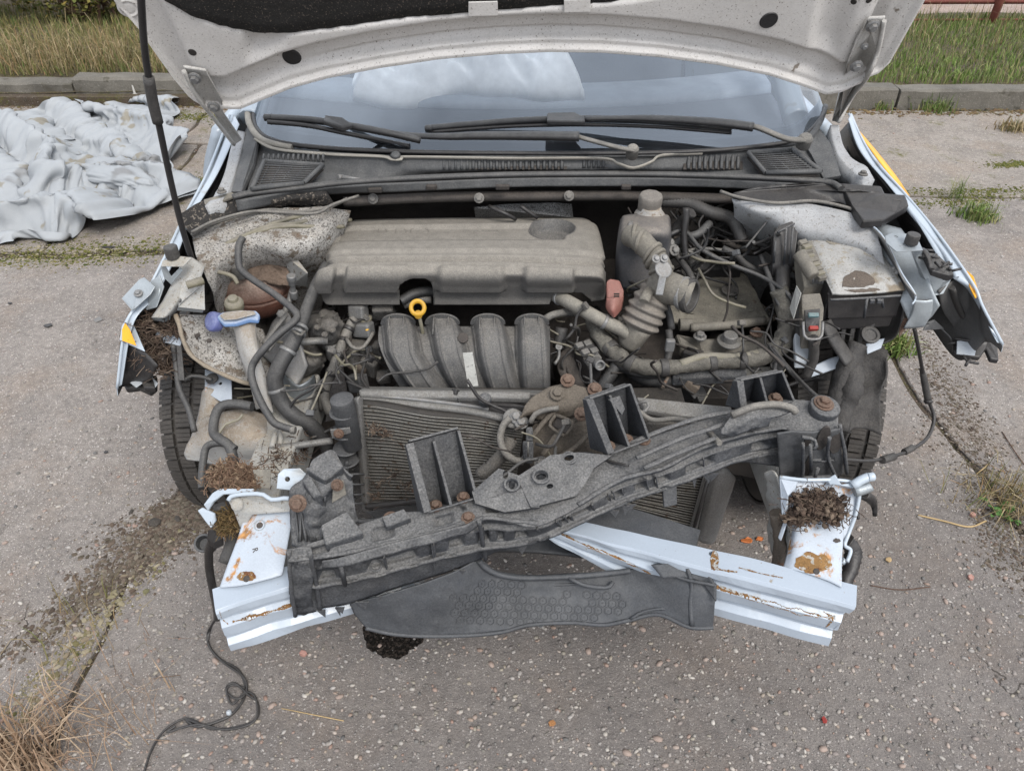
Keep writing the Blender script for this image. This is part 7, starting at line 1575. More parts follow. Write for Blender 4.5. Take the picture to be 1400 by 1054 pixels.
for pts in (((424, 755, .64), (432, 795, .565), (438, 832, .485)), ((404, 760, .63), (410, 790, .57), (430, 775, .60)), ((465, 768, .62), (472, 800, .56)), ((655, 712, .65), (660, 740, .59), (664, 765, .525)), ((395, 752, .636), (398, 800, .56), (404, 842, .475))): tube('carrier_rib', pts, .004, carrier_m, body, seg=6, jitter=.3)
# raised mounting plate with holes
mp_ = poly('mount_plate', [(645, 672, .672), (682, 640, .69), (710, 650, .69), (720, 665, .685), (738, 693, .665), (690, 700, .66), (650, 688, .667)], .008, carrier_m, ca, bevel=.003, holes=[(691, 648, .008, .005), (700, 662, .009, .006)])
mp2 = poly('mount_plate', [(706, 652, .693), (740, 630, .70), (752, 622, .705), (790, 618, .705), (838, 622, .695), (812, 640, .685), (800, 662, .675), (788, 678, .665), (726, 694, .668)], .010, carrier_m, ca, bevel=.004, holes=[(740, 651, .0095, .0055), (752, 664, .006, .004), (778, 626, .009, .005)])
for (px, py, r) in ((740, 651, .016), (700, 662, .0145), (778, 626, .014)): cyl('hole_collar', (px, py, .698 if px != 700 else .690), (0, -.25, 1), [(r, -.002), (r * 1.02, .0015), (r * .75, .002), (r * .68, -.006)], carrier_m, ca, seg=24, hollow=True)
# stand-up brackets: back, two sides and a middle rib, open to the front
def bracket(tl, tr, br, bl_, depth, lean, zt, zb, name='bracket'):
    TL, TR, BR, BL = P(*tl, zt), P(*tr, zt), P(*br, zb), P(*bl_, zb)
    n = (TR - TL).cross(BL - TL).normalized()
    if n.y > 0: n = -n
    back = -n * depth * 1.9; bt_ = -n * .014
    o = poly(name, [TL + bt_, TR + bt_, BR + back, BL + back], .004, carrier_m, ca, bevel=.001)
    for t, nm in ((0, 'bracket_wall'), (.47, 'bracket_rib'), (1, 'bracket_wall')):
        a = TL + (TR - TL) * t; b = BL + (BR - BL) * t; x = (TR - TL).normalized() * .0022
        x = x * (3.2 if t == 0 else 1.2); a = a + (b - a) * (.06 if t == .47 else 0)
        vs = [a - x, b - x, b + back - x, a + bt_ - x, a + x, b + x, b + back + x, a + bt_ + x]
        mesh(nm, vs, [(0, 1, 2, 3), (7, 6, 5, 4), (0, 4, 5, 1), (1, 5, 6, 2), (2, 6, 7, 3), (3, 7, 4, 0)], carrier_m, o, bevel=.0012)
    vs = [TL + Vector((0, 0, .003)), TR + Vector((0, 0, .003)), TR + bt_ * 1.4, TL + bt_ * 1.4]; poly('bracket_top', vs, .004, carrier_m, o, bevel=.001)
    vs = [BL, BR, BR + back, BL + back]; poly('bracket_foot', [v + Vector((0, .002, -.001)) for v in vs], .003, carrier_m, o, bevel=.001)
    return o, TL, TR, BR, BL, back
b1, TL, TR, BR, BL, bk = bracket((560, 606), (627, 588), (652, 680), (585, 700), .035, 0, .755, .665)
b1['label'] = 'left open box bracket'
for t, s_ in ((.22, .92), (.8, .92)): bolt(BL + (BR - BL) * t + bk * .45 + Vector((0, 0, .006)), (0, -.2, 1), .0078, rustm, b1)
bolt(TL + (TR - TL) * .38 + (BL - TL) * .28 + bk * .9, (0, -1, .3), .0085, rustm, b1)
b2, TL, TR, BR, BL, bk = bracket((806, 545), (862, 526), (888, 600), (836, 620), .035, 0, .80, .705)
b2['label'] = 'middle open box bracket'
for t in (.15, .62): bolt(BL + (BR - BL) * t + bk * .45 + Vector((0, 0, .006)), (0, -.2, 1), .0078, rustm, b2)
poly('bracket_hood', [TL + (TR - TL) * .40 + (BL - TL) * .12, TL + (TR - TL) * .68 + (BL - TL) * .12, TL + (TR - TL) * .68 + (BL - TL) * .36, TL + (TR - TL) * .56 + (BL - TL) * .45], .006, carrier_m, b2)
b3, TL, TR, BR, BL, bk = bracket((1012, 520), (1070, 508), (1086, 548), (1018, 560), .03, 0, .775, .725)
b3['label'] = 'right open box bracket'
bolt(BL + (BR - BL) * .75 + bk * .4 + Vector((0, 0, .006)), (0, -.2, 1), .009, rustm, b3)
# rusty bolts and washers along the top
for (px, py) in ((463, 733), (534, 707), (880, 602), (856, 610)):
    q, n = hit(bv, px, py)
    if q: cyl('rusty_washer', q, Vector((0, 0, 1)), [(.013, -.002), (.013, .002), (.009, .003), (.008, .001)], rustm, ca, seg=20)
q, n = hit(bv, 640, 708)
if q: bolt(q, n, .008, rustm, ca)
q, n = hit(bv, 514, 773)
if q: cyl('slot_rim', q, n, [(.012, -.002), (.012, .002), (.008, .002), (.007, -.001)], plastic, ca, seg=20)
# left upstand: broken headlight mount of the carrier
um = gsurf('end_upstand', [[(420, 640, .69), (432, 628, .70), (455, 616, .705), (470, 640, .695), (480, 652, .69)], [(418, 655, .67), (440, 655, .685), (452, 660, .685), (468, 648, .685), (480, 655, .68)], [(400, 668, .66), (425, 690, .655), (445, 682, .66), (465, 670, .665), (482, 660, .67)], [(398, 700, .62), (425, 715, .62), (448, 712, .62), (470, 700, .63), (485, 690, .64)], [(402, 745, .58), (425, 752, .58), (450, 740, .59), (475, 725, .6), (490, 712, .61)]], 40, 50, carrier_m, ca, thick=.004, rough=.006, rs=30)
prism('upstand_box', [(419, 641, .70), (440, 620, .712), (448, 614, .715), (470, 636, .705), (452, 652, .70), (443, 656, .70)], .035, carrier_m, um, bevel=.003)
prism('upstand_step', [(412, 655, .69), (424, 650, .695), (440, 676, .68), (428, 680, .675)], .04, carrier_m, um, bevel=.003)
for k in range(9):
    x = 404 + k * 5 + rs2.uniform(-2, 2); tube('torn_edge', [(x, 675 + rs2.uniform(-8, 8), .67), (x + rs2.uniform(-3, 3), 700, .635), (x + rs2.uniform(0, 8), 740, .595)], rs2.uniform(.003, .006), plastic, um, jitter=.5, sq=(1, .5))
bolt((407, 688, .675), (0, -.8, .6), .010, rustm, um); 
poly('upstand_window', [(456, 661, .69), (470, 656, .69), (474, 676, .665), (454, 688, .66)], .004, tan_m, um); bolt((461, 663, .695), (0, -.8, .5), .007, rustm, um)
prism('top_block', [(438, 718, .66), (474, 698, .668), (497, 728, .645), (445, 745, .64)], .02, carrier_m, ca, bevel=.003)
prism('top_block', [(522, 706, .655), (552, 695, .66), (562, 708, .65), (528, 720, .645)], .012, carrier_m, ca, bevel=.002)
# right end: bushing, wrinkled boot and torn hollow ribs
cyl('end_bushing', (1128, 556, .725), (.05, -.15, 1), [(.028, -.03), (.028, .0), (.0275, .003), (.024, .005), (.018, .005)], carrier_m, ca, seg=36)
cyl('rusty_washer', (1127, 550, .735), (.05, -.15, 1), [(.019, -.004), (.019, -.001), (.014, .0), (.01, -.001)], rustm, ca, seg=24); bolt((1127, 550, .737), (.05, -.15, 1), .009, rustm, ca)
er = gsurf('end_wall', [[(1062, 592, .70), (1085, 590, .705), (1110, 590, .705), (1130, 588, .71), (1148, 585, .715)], [(1064, 620, .65), (1085, 618, .655), (1110, 622, .65), (1132, 620, .655), (1150, 612, .67)], [(1066, 660, .575), (1085, 655, .58), (1105, 660, .58), (1130, 656, .585), (1154, 648, .6)]], 30, 24, plastic, ca, thick=.003, rough=.004, rs=30)
erv = bvh(er)
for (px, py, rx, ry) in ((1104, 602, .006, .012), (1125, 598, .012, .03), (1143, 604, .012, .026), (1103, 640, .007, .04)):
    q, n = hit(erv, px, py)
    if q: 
        o = cyl('torn_opening', q + n * .002, n, [(.01, -.002), (.0095, .0018), (.009, .0018)], dark, ca, seg=16)  # raised dark disc, coloured as the shade of an opening
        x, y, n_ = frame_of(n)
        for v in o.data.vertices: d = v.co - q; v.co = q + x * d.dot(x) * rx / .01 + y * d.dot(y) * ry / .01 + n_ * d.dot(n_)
for pts in (((1098, 606, .69), (1098, 640, .625), (1096, 660, .59)), ((1108, 608, .69), (1109, 645, .62)), ((1134, 598, .705), (1132, 625, .65), (1144, 655, .60)), ((1148, 580, .72), (1154, 612, .675), (1158, 648, .61)), ((1118, 640, .63), (1112, 660, .59)), ((1096, 598, .705), (1112, 600, .70), (1116, 612, .685), (1108, 612, .68))): tube('torn_rib', pts, .0035, carrier_m, er, seg=6, jitter=.5)
prism('end_tongue', [(1097, 650, .61), (1138, 648, .61), (1130, 660, .60), (1122, 664, .595), (1100, 658, .60)], .025, plastic, ca)
gsurf('carrier_boot', [[(1000, 568, .735), (1035, 556, .745), (1070, 555, .745), (1088, 562, .735)], [(985, 592, .715), (1010, 580, .73), (1035, 572, .735), (1060, 570, .735)], [(1004, 598, .70), (1015, 592, .71), (1035, 586, .715), (1050, 582, .715)]], 30, 16, carrier_m, ca, thick=.005, rough=.005, rs=30)
tube('boot_edge', [(1000, 568, .738), (1030, 556, .75), (1062, 553, .752), (1082, 558, .748), (1088, 564, .74)], .007, hosel_m, ca)
for pts in (((845, 612, .69), (900, 590, .705), (960, 570, .71), (1010, 562, .72)), ((880, 640, .68), (920, 622, .69), (980, 598, .70)), ((870, 626, .69), (930, 600, .70), (990, 580, .715))): tube('pressed_ridge', pts, .005, carrier_m, ca, jitter=.4, sq=(1, .5))
poly('clip_tab', [(905, 655, .625), (925, 650, .63), (926, 690, .575), (908, 694, .57)], .01, plastic, ca)
# ---------------------------------------------------------------- splash shield with honeycomb relief
T = [(478, 826, .475), (520, 815, .49), (570, 800, .50), (620, 782, .51), (655, 766, .505), (680, 780, .465), (720, 786, .455), (780, 784, .455), (830, 781, .46), (862, 778, .47), (895, 772, .50), (950, 775, .515), (978, 800, .505)]
Mm = [(485, 840, .45), (525, 835, .455), (580, 828, .455), (620, 820, .455), (655, 812, .445), (685, 815, .425), (725, 818, .42), (780, 815, .42), (830, 812, .43), (865, 808, .44), (900, 805, .46), (948, 812, .48), (977, 828, .47)]
Bb = [(500, 858, .42), (535, 866, .40), (575, 869, .39), (620, 869, .385), (660, 867, .38), (690, 863, .38), (725, 854, .39), (780, 851, .39), (825, 854, .39), (858, 848, .40), (900, 840, .42), (942, 857, .42), (975, 858, .42)]
sh = gsurf('splash_shield', [T, [tuple(a * .5 + b * .5 for a, b in zip(p, q)) for p, q in zip(T, Mm)], Mm, Bb], 150, 40, tray_m, ca, thick=.004, rough=.003, rs=16)
shv = bvh(sh)
tube('shield_edge', [(655, 766, .51), (664, 776, .49), (685, 786, .468), (720, 790, .46), (780, 788, .46), (830, 784, .465), (862, 780, .475)], .0055, tray_m, sh, n=60)
tube('shield_edge', [tuple(p) for p in Bb], .004, tray_m, sh, n=100)
tube('shield_fold', [(940, 776, .52), (946, 800, .49), (944, 825, .46), (946, 855, .425)], .0045, tray_m, sh); tube('shield_fold', [(898, 772, .505), (930, 790, .50), (978, 800, .51)], .003, tray_m, sh)
gsurf('shield_corner', [[(890, 772, .512), (930, 770, .52), (958, 776, .52), (978, 800, .512)], [(905, 790, .498), (935, 790, .502), (960, 798, .50), (978, 822, .487)]], 20, 8, tray_m, sh, thick=.004)
tube('shield_cable', [(778, 790, .46), (800, 800, .452), (830, 803, .45), (838, 795, .455)], .004, tray_m, sh)
for pts in (((862, 846, .405), (880, 836, .42), (905, 832, .43), (930, 834, .43)), ((700, 797, .44), (760, 799, .437), (850, 795, .44))): tube('shield_ridge', pts, .003, tray_m, sh, jitter=.3)
hexes = []
rowsh = [(653, 803, 12.2, .42, 5), ]
for rI in range(7):
    for cI in range(26):
        px = 618 + cI * 13.6 + (rI % 2) * 6.8 + (rI * 1.0); py = 796 + rI * 10.2 + cI * .55
        ok = False
        if 650 <= px <= 720 and 792 < py < 858: ok = True
        if 612 <= px < 650 and 812 < py < 850: ok = True
        if 720 <= px <= 778 and 812 < py < 852: ok = True
        if 778 < px <= 800 and 828 < py < 848: ok = True
        if 800 < px <= 852 and 812 < py < 848 - (px - 800) * .15: ok = True
        if ok: hexes.append((px, py))
for (px, py) in hexes:
    q, n = hit(shv, px, py)
    if q is None: continue
    x = Vector((1, 0, 0)); x = (x - n * x.dot(n)).normalized(); y = n.cross(x); vs, fs = [], []; r = .0088
    for (rr, hh) in ((r, -.001), (r * .98, .002), (r * .84, .002), (r * .74, .0002), (r * .14, .0002), (r * .12, .0022)):
        for j in range(6): a = math.pi / 6 + j * math.pi / 3; vs.append(q + (x * math.cos(a) + y * math.sin(a)) * rr + n * hh)
    for i in range(5):
        for j in range(6): fs.append((i * 6 + j, i * 6 + (j + 1) % 6, (i + 1) * 6 + (j + 1) % 6, (i + 1) * 6 + j))
    fs.append(tuple(30 + j for j in range(6)))
    mesh('honeycomb_cell', vs, fs, tray_m, sh)
# ================================================================ debris lodged in the wreck
def nest(name, label, pts, n, m_list, l, rad, z=0, lumps=40, lm=None):
    """tangle of root fibres over soil lumps; pts = [(px,py,z,spread)]"""
    geo = []
    for k in range(n):
        c = rs2.choice(pts); a = P(c[0], c[1], c[2]) + Vector((rs2.gauss(0, c[3]), rs2.gauss(0, c[3]), rs2.gauss(0, c[3] * .35))); d = Vector((rs2.gauss(0, 1), rs2.gauss(0, 1), rs2.gauss(0, .5))).normalized(); p = [a]
        for q in range(3): d = (d + Vector((rs2.gauss(0, .5), rs2.gauss(0, .5), rs2.gauss(0, .4)))).normalized(); p.append(p[-1] + d * l * rs2.uniform(.15, .45))
        geo.append(tube_geo(p, rad * rs2.uniform(.6, 1.3), n=6, seg=3, caps=False))
    v, f = join_geo(geo)
    for k in range(lumps):
        c = rs2.choice(pts); a = P(c[0], c[1], c[2]) + Vector((rs2.gauss(0, c[3] * .8), rs2.gauss(0, c[3] * .8), -.004 + rs2.gauss(0, c[3] * .2))); r = rs2.uniform(.0025, .007); b = len(v)
        v += [tuple(a + q * r * rs2.uniform(.7, 1.2)) for q in IV]; f += [tuple(i + b for i in t) for t in IF]
    o = mesh(name, v, f, m_list); rebase(o); tag(o, label, 'debris', kind='stuff'); return o
root_m = island_mat('root_fibre', [(.085, .055, .04), (.12, .082, .06), (.05, .034, .026), (.22, .165, .12), (.035, .025, .02), (.1, .068, .05)], .9)
root_l = island_mat('pale_root_fibre', [(.24, .15, .1), (.16, .1, .065), (.11, .065, .042), (.32, .23, .15), (.08, .05, .035)], .9)
mossd = island_mat('mossy_fibre', [(.13, .09, .035), (.17, .11, .045), (.08, .06, .025), (.12, .07, .035)], .9)
nest('root_tangle', 'brown root tangle lodged inside the torn left fender', [(205, 440, .74, .016), (212, 458, .71, .018), (222, 478, .68, .018), (226, 500, .65, .014), (205, 482, .68, .016), (236, 448, .73, .012)], 620, root_m, .045, .0009, lumps=120)
nest('root_tangle', 'reddish brown fibre clump on top of the left rail end', [(300, 652, .625, .014), (322, 650, .63, .016), (342, 650, .63, .014), (312, 640, .62, .014), (335, 660, .625, .014)], 800, root_l, .018, .0008, lumps=420)
nest('root_tangle', 'mossy brown debris packed beside the left crash box', [(312, 702, .575, .01), (318, 715, .56, .01), (310, 722, .55, .009), (304, 712, .56, .008)], 420, mossd, .018, .0009, lumps=60)
nest('root_tangle', 'dark brown root mat lying on the right crash box', [(1105, 686, .625, .016), (1122, 680, .63, .018), (1140, 690, .62, .014), (1095, 700, .605, .012), (1130, 702, .605, .014), (1085, 705, .6, .01)], 650, root_m, .02, .0009, lumps=700)
nest('root_tangle', 'loose brown fibres behind the left upstand of the carrier', [(375, 640, .55, .02), (385, 625, .55, .02), (400, 610, .52, .02)], 260, root_m, .03, .0009, lumps=60)
o = nest('root_tangle', 'dry brown tuft caught in the upper left of the condenser', [(520, 583, .612, .009), (530, 590, .60, .008), (512, 580, .615, .006)], 70, root_m, .014, .0007, lumps=6); o.location.y -= .012
o = nest('root_tangle', 'brown fibres caught along the lower condenser fins', [(520, 655, .47, .012), (512, 670, .45, .01), (540, 640, .48, .01), (560, 660, .46, .012)], 90, root_m, .014, .0007, lumps=8); o.location.y -= .016
# ================================================================ crumpled sheet on the ground
# thin torn webs and splinters standing off the carrier's lower edge and pockets
rt = random.Random(41)
for k in range(34):
    px = rt.uniform(420, 1060); i_ = np.interp(px, [p[0] for p in D], range(len(D))); i0 = int(i_); f_ = i_ - i0
    lo = [D[i0][q] * (1 - f_) + D[min(i0 + 1, len(D) - 1)][q] * f_ for q in range(3)]; hi = [B[i0][q] * (1 - f_) + B[min(i0 + 1, len(B) - 1)][q] * f_ for q in range(3)]
    if k % 2:
        a = P(*lo); w_ = rt.uniform(.004, .012); poly('torn_web', [a + Vector((-w_, -.002, .006)), a + Vector((w_, -.002, .006)), a + Vector((w_ * rt.uniform(-.4, .8), -.004, -rt.uniform(.006, .018)))], .002, carrier_m, ca, bevel=0)
    else:
        t0, t1 = rt.uniform(.1, .3), rt.uniform(.5, .95); a = P(*[hi[q] + (lo[q] - hi[q]) * t0 for q in range(3)]); b = P(*[hi[q] + (lo[q] - hi[q]) * t1 for q in range(3)])
        x = Vector((rt.uniform(.001, .0016), 0, 0)); y = Vector((0, -rt.uniform(.005, .010), 0))
        mesh('stiffening_web', [a - x, a + x, b + x, b - x, a - x + y, a + x + y * .8, b + x + y * .4, b - x + y * .4], [(4, 5, 6, 7), (0, 1, 5, 4), (1, 2, 6, 5), (2, 3, 7, 6), (3, 0, 4, 7)], carrier_m, ca)
# the sheet's shape: steps in 4 mm between neighbouring points (x, y, z), row by row
SHEET = [
[-223,-274,3,29,-2,5,5,-4,-1,16,8,-3,6,-1,-1,4,-4,11,2,-7,0,13,10,-1,17,17,3,-9,-16,-5,8,0,-8,14,5,2,12,6,11,13,5,4,7,-4,-8,-10,-11,-1,-8,-9,-2,11,1,-6,17,16,0,19,-2,16,13,-3,11,5,-3,-1,-4,-6,-9,1,-3,-12,6,-1,-5,5,-2,5,-3,-2,9,14,8,18,28,13,-1,12,-8,-16,13,0,-6,24,11,0,22,13,2,11,6,1,-1,-10,-7,6,0,-5,12,9,6,-5,-10,18,-7,-10,2,5,2,10,21,3,-7,11,-1,-15,5,-4,-5,11,0,-2,-10,-6,4,8,-2,7,17,5,4,20,9,2,10,0,-11,12,6,-5,21,9,-7,20,5,-1],
[-199,-267,18,-1,-9,-1,15,10,-7,9,3,-7,1,-8,7,3,-6,7,12,8,2,17,17,2,-6,-13,-12,9,3,-6,13,5,2,14,5,9,13,4,3,9,0,-6,-7,-10,-3,-8,-9,2,4,-2,-7,19,6,0,19,10,14,13,-4,15,7,-2,0,-3,-6,-9,-2,-4,-13,6,-1,-7,6,-2,1,-1,-4,6,4,1,16,24,12,14,16,-5,-25,11,-1,-10,19,9,3,25,11,12,18,10,2,0,-4,-10,5,-1,-9,9,3,0,8,3,19,-12,-14,7,1,-5,3,16,7,7,13,-3,-21,10,-2,-12,8,-1,0,7,0,11,-7,-6,5,12,2,6,19,7,2,12,2,-16,11,3,-5,17,8,4,23,8,-5,15,6,-5],
[-214,-270,21,14,8,-8,14,8,-10,4,-5,5,0,-9,7,10,6,3,18,17,7,-5,-11,-18,10,4,-4,14,5,5,15,5,6,12,5,2,9,1,-6,-6,-10,-2,-5,-9,0,7,-3,-5,14,2,0,19,6,10,10,4,21,11,-1,2,1,-4,-8,-8,-7,-13,7,0,-12,7,-1,0,4,-3,5,-5,-5,6,10,5,20,31,8,-5,9,-5,-24,12,3,-2,22,10,8,23,10,11,13,7,-6,-1,-4,-9,6,-1,-4,12,5,7,-5,-8,21,-10,-10,1,9,0,3,23,7,-3,9,-3,-22,9,-2,-7,9,0,5,-3,-5,13,0,-4,9,16,5,5,15,3,-18,12,4,-12,11,4,-2,19,10,6,24,8,0,12,5,-6],
[-214,-258,17,15,9,-12,6,-1,1,1,-8,7,10,5,3,16,16,10,-2,-7,-20,12,2,-3,12,4,10,16,8,5,12,4,0,8,1,-7,-5,-9,-3,-4,-10,0,8,-1,-5,14,2,0,17,4,7,10,2,17,11,2,9,4,-4,-4,-5,-7,-10,2,-4,-17,11,4,-2,3,-3,5,-4,-7,4,1,-1,12,21,8,14,20,1,-23,13,1,-12,15,6,5,22,8,14,19,10,-3,6,2,-8,1,-3,-8,9,2,1,8,0,19,-13,-13,9,-1,-5,5,17,5,0,20,4,-14,8,-3,-18,9,-1,-1,6,-2,11,-7,-6,11,6,0,9,20,6,-2,13,3,-19,10,3,-11,13,5,0,21,9,1,22,9,6,10,4,-7],
[-210,-242,9,8,0,0,0,-9,4,9,6,0,15,15,14,3,-3,-22,11,3,-2,12,4,12,17,8,5,13,4,3,7,1,-8,-6,-11,-2,-5,-8,-5,8,-2,-5,15,2,0,18,5,5,9,0,16,10,1,10,7,-1,-1,-2,-6,-6,-4,-7,-13,9,1,-11,9,2,4,-1,-4,5,-2,-5,7,8,1,15,27,8,-6,13,0,-20,13,3,1,19,6,12,23,12,2,11,6,-6,1,-3,-10,6,-1,-4,11,3,9,-5,-8,20,-9,-9,5,9,0,0,21,6,-6,12,-1,-20,11,0,-8,8,-1,5,-3,-6,13,0,-4,11,11,2,6,17,5,-12,19,3,-8,6,5,-10,14,7,-4,22,9,1,18,8,5,9,1,-6],
[-211,-233,8,-2,-9,4,9,1,7,18,17,8,5,1,-22,11,4,-2,12,5,14,17,9,8,12,4,0,9,-1,-5,-8,-10,-4,-3,-9,-8,7,-2,-5,12,2,3,20,5,-1,11,2,16,7,-1,13,7,-1,0,2,-4,-6,-5,-7,-8,2,-4,-13,10,2,-4,4,0,7,-2,-5,5,3,-2,12,22,6,6,19,2,-21,14,3,-8,11,3,14,26,11,8,19,11,-3,4,1,-9,1,-4,-9,9,1,0,3,-2,20,-12,-13,10,1,-3,5,18,5,-4,20,3,-17,11,-1,-16,9,0,0,4,-3,11,-2,-4,12,5,-2,9,15,3,2,16,4,-10,14,3,-8,10,4,-4,14,10,-6,20,10,-2,15,5,3,5,-1,-7],
[-220,-229,12,8,-1,7,21,13,8,1,4,-23,11,5,0,14,7,14,18,9,10,12,5,0,7,-2,-7,-1,-8,-9,-4,-10,-4,5,-4,-5,11,2,3,16,4,-2,12,2,16,6,-2,14,8,0,4,3,-3,-7,-3,-7,-10,-2,-5,-12,9,0,-5,7,1,2,-2,-5,6,2,-2,9,12,1,14,22,3,-18,18,4,-14,12,5,4,16,4,20,26,14,0,13,7,-6,-1,-2,-9,6,-1,-5,9,0,10,-13,-12,13,-6,-9,10,11,3,-2,23,6,-11,15,1,-19,12,0,-5,7,-1,6,-1,-5,12,4,-2,10,11,2,6,13,1,-10,13,2,-10,11,4,-3,13,6,3,19,10,-3,17,10,-5,11,3,0,-4,-6,-6],
[-221,-220,20,22,14,8,-1,2,-24,11,6,-1,17,6,17,17,11,8,12,5,0,7,-1,-8,-2,-9,-8,-1,-9,-4,6,-3,-5,10,1,0,14,4,1,9,0,14,7,-3,14,8,0,8,6,-1,-3,-1,-5,-12,-3,-7,-14,9,1,-8,8,0,0,2,-2,7,-4,-5,6,5,-1,10,23,3,6,17,3,-23,16,4,-6,9,2,16,25,11,12,21,12,-4,7,4,-8,1,-2,-8,7,-1,2,-1,-8,17,-11,-11,12,2,-4,2,13,4,-14,25,7,-12,14,1,-14,8,-1,2,1,-4,12,2,-3,11,9,1,6,16,2,-4,14,3,-11,6,-2,-12,10,5,2,15,9,8,20,11,-5,17,7,1,4,0,-8,-7,-9,-3],
[-211,-201,34,0,5,-29,10,7,-2,17,6,18,20,11,7,11,5,-2,5,-2,-9,-2,-11,-3,1,-6,-7,7,-1,-4,11,1,0,14,4,3,5,-6,13,8,-1,10,7,1,7,8,0,2,4,-2,-8,-5,-7,-13,8,-1,-14,11,2,0,6,-1,3,-5,-4,6,0,-3,8,12,0,10,27,3,-3,12,3,-23,12,4,5,15,5,19,27,13,4,13,8,-7,0,-1,-8,6,0,-3,7,-4,11,-11,-11,15,-3,-7,8,10,-1,-6,19,5,-17,17,4,-16,12,2,-4,3,-3,9,0,-4,12,6,-1,9,15,3,0,17,3,-10,6,-2,-17,9,2,-5,9,6,10,19,10,2,22,10,2,12,6,-6,-1,-4,-7,-9,-9,-1],
[-219,-187,14,8,7,-10,17,7,17,21,10,7,12,4,-2,1,-2,-10,-2,-11,-5,2,-6,-5,8,0,-3,11,1,0,14,4,3,5,-6,13,5,-4,10,8,1,3,7,1,0,7,1,-3,3,-3,-10,-1,-7,-14,13,5,-2,9,1,0,4,-3,6,-5,-4,7,3,-3,8,20,2,8,27,3,-12,10,3,-17,3,2,16,25,11,16,23,12,-3,6,3,-7,2,-1,-8,6,-1,4,0,-8,17,-8,-10,10,5,-3,-1,15,3,-15,16,5,-19,14,2,-9,8,0,6,1,-4,11,3,-2,12,11,1,3,16,3,-5,10,0,-17,7,0,-11,11,4,0,16,8,8,18,10,10,17,9,-5,7,2,-7,-5,-7,-6,-6,-8,0],
[-220,-172,8,16,9,12,23,11,8,13,3,-2,0,-4,-10,-4,-10,-7,3,-6,-6,8,-1,0,11,1,5,13,5,-3,4,-6,12,5,-4,10,8,-1,2,6,-2,-5,7,1,-4,7,3,-4,-1,-6,-9,12,3,-4,12,3,4,7,0,-3,2,-4,8,-5,-4,8,8,-1,9,25,2,1,19,0,-22,12,5,-5,4,5,25,28,13,10,15,8,-7,0,-1,-8,5,0,-3,8,-3,12,-6,-11,16,2,-5,4,11,1,-12,16,6,-21,13,2,-16,10,1,3,3,-3,10,2,-2,12,9,0,6,13,1,-5,15,2,-6,5,0,-13,10,3,-3,14,5,8,17,11,6,16,8,-6,12,5,0,1,-3,-8,-2,-10,3,-4,-3,-3],
[-209,-158,7,19,16,19,16,5,2,2,-4,-9,-5,-9,-9,1,-6,-7,8,-3,0,12,1,0,12,4,6,0,-8,9,6,-3,9,8,-1,3,6,0,-4,5,-1,-9,6,0,-8,7,1,-6,9,1,0,11,1,1,9,1,-1,7,0,4,-1,-4,9,-2,-4,9,14,1,6,27,1,-7,12,1,-20,11,6,7,12,7,28,24,13,-1,5,2,-8,2,0,-8,8,-1,5,4,-7,18,-4,-9,10,8,-1,-6,14,5,-22,13,3,-21,12,2,-3,6,-1,9,2,-3,12,8,0,7,14,2,0,14,2,-6,3,-3,-13,10,4,-3,13,6,7,18,10,5,16,8,-5,11,3,0,1,-5,-6,-2,-10,-1,3,-5,-5,9,3,-1],
[-201,-140,10,19,13,17,7,0,-5,-2,-8,-10,-2,-7,-6,7,-3,-2,11,1,-1,10,1,10,-2,-9,9,6,-3,7,7,-2,3,7,-1,-2,6,1,-9,7,2,-9,8,1,-7,8,1,-2,9,0,1,9,0,-1,8,0,2,5,-1,7,-2,-4,9,5,-2,8,20,1,3,22,2,-14,11,1,-11,7,7,21,24,12,15,14,8,-5,-1,-2,-8,5,0,-3,8,-4,15,0,-10,16,4,-4,1,12,3,-19,10,5,-27,14,3,-10,8,0,6,3,-2,12,6,-1,10,14,2,1,15,3,-9,-1,-7,-13,10,4,-3,14,7,8,19,11,5,18,10,0,11,2,-3,-1,-6,-5,-3,-11,-2,-1,-8,-5,8,1,-2,15,7,1],
[-196,-123,14,15,7,9,1,-5,-8,-2,-7,-6,6,-2,-4,11,0,0,4,-3,11,0,-9,8,4,-4,7,7,-2,2,8,0,-1,8,1,-5,8,2,-8,9,2,-9,6,1,-7,8,0,2,8,-1,-2,8,0,2,6,0,5,5,-1,8,0,-4,9,12,-1,6,22,3,-6,13,0,-16,14,6,5,16,10,24,22,9,6,3,3,-8,3,-3,-5,8,-4,8,-4,-8,19,5,-5,6,9,1,-12,14,6,-26,9,3,-22,10,1,0,4,-1,12,4,-2,12,12,1,5,16,3,-7,2,-6,-18,8,0,-7,10,7,10,20,10,7,21,12,3,13,6,-5,0,-6,-5,-6,-12,-1,-3,-11,-6,5,-3,-3,13,6,0,13,5,8],
[-194,-110,17,10,3,0,-3,-8,-8,3,-5,-3,12,1,1,4,-7,11,-2,-8,9,3,-4,6,8,0,2,8,0,-3,7,0,-8,7,0,-9,9,3,-7,10,4,-5,8,0,2,7,0,-2,9,-1,2,6,-1,5,1,-4,8,6,-1,8,8,-1,7,17,2,1,16,1,-18,13,2,-6,14,10,21,28,13,9,11,5,10,3,-3,-8,5,-3,0,-3,-8,16,0,-7,12,5,-2,-6,16,6,-23,8,4,-28,11,3,-8,7,-1,10,2,-2,14,9,1,8,13,0,-11,16,1,-10,0,-4,-13,11,4,0,18,9,10,18,12,13,14,8,-6,3,-4,-6,-5,-12,-1,-5,-12,-5,3,-5,-5,12,2,0,14,6,6,3,-7,1],
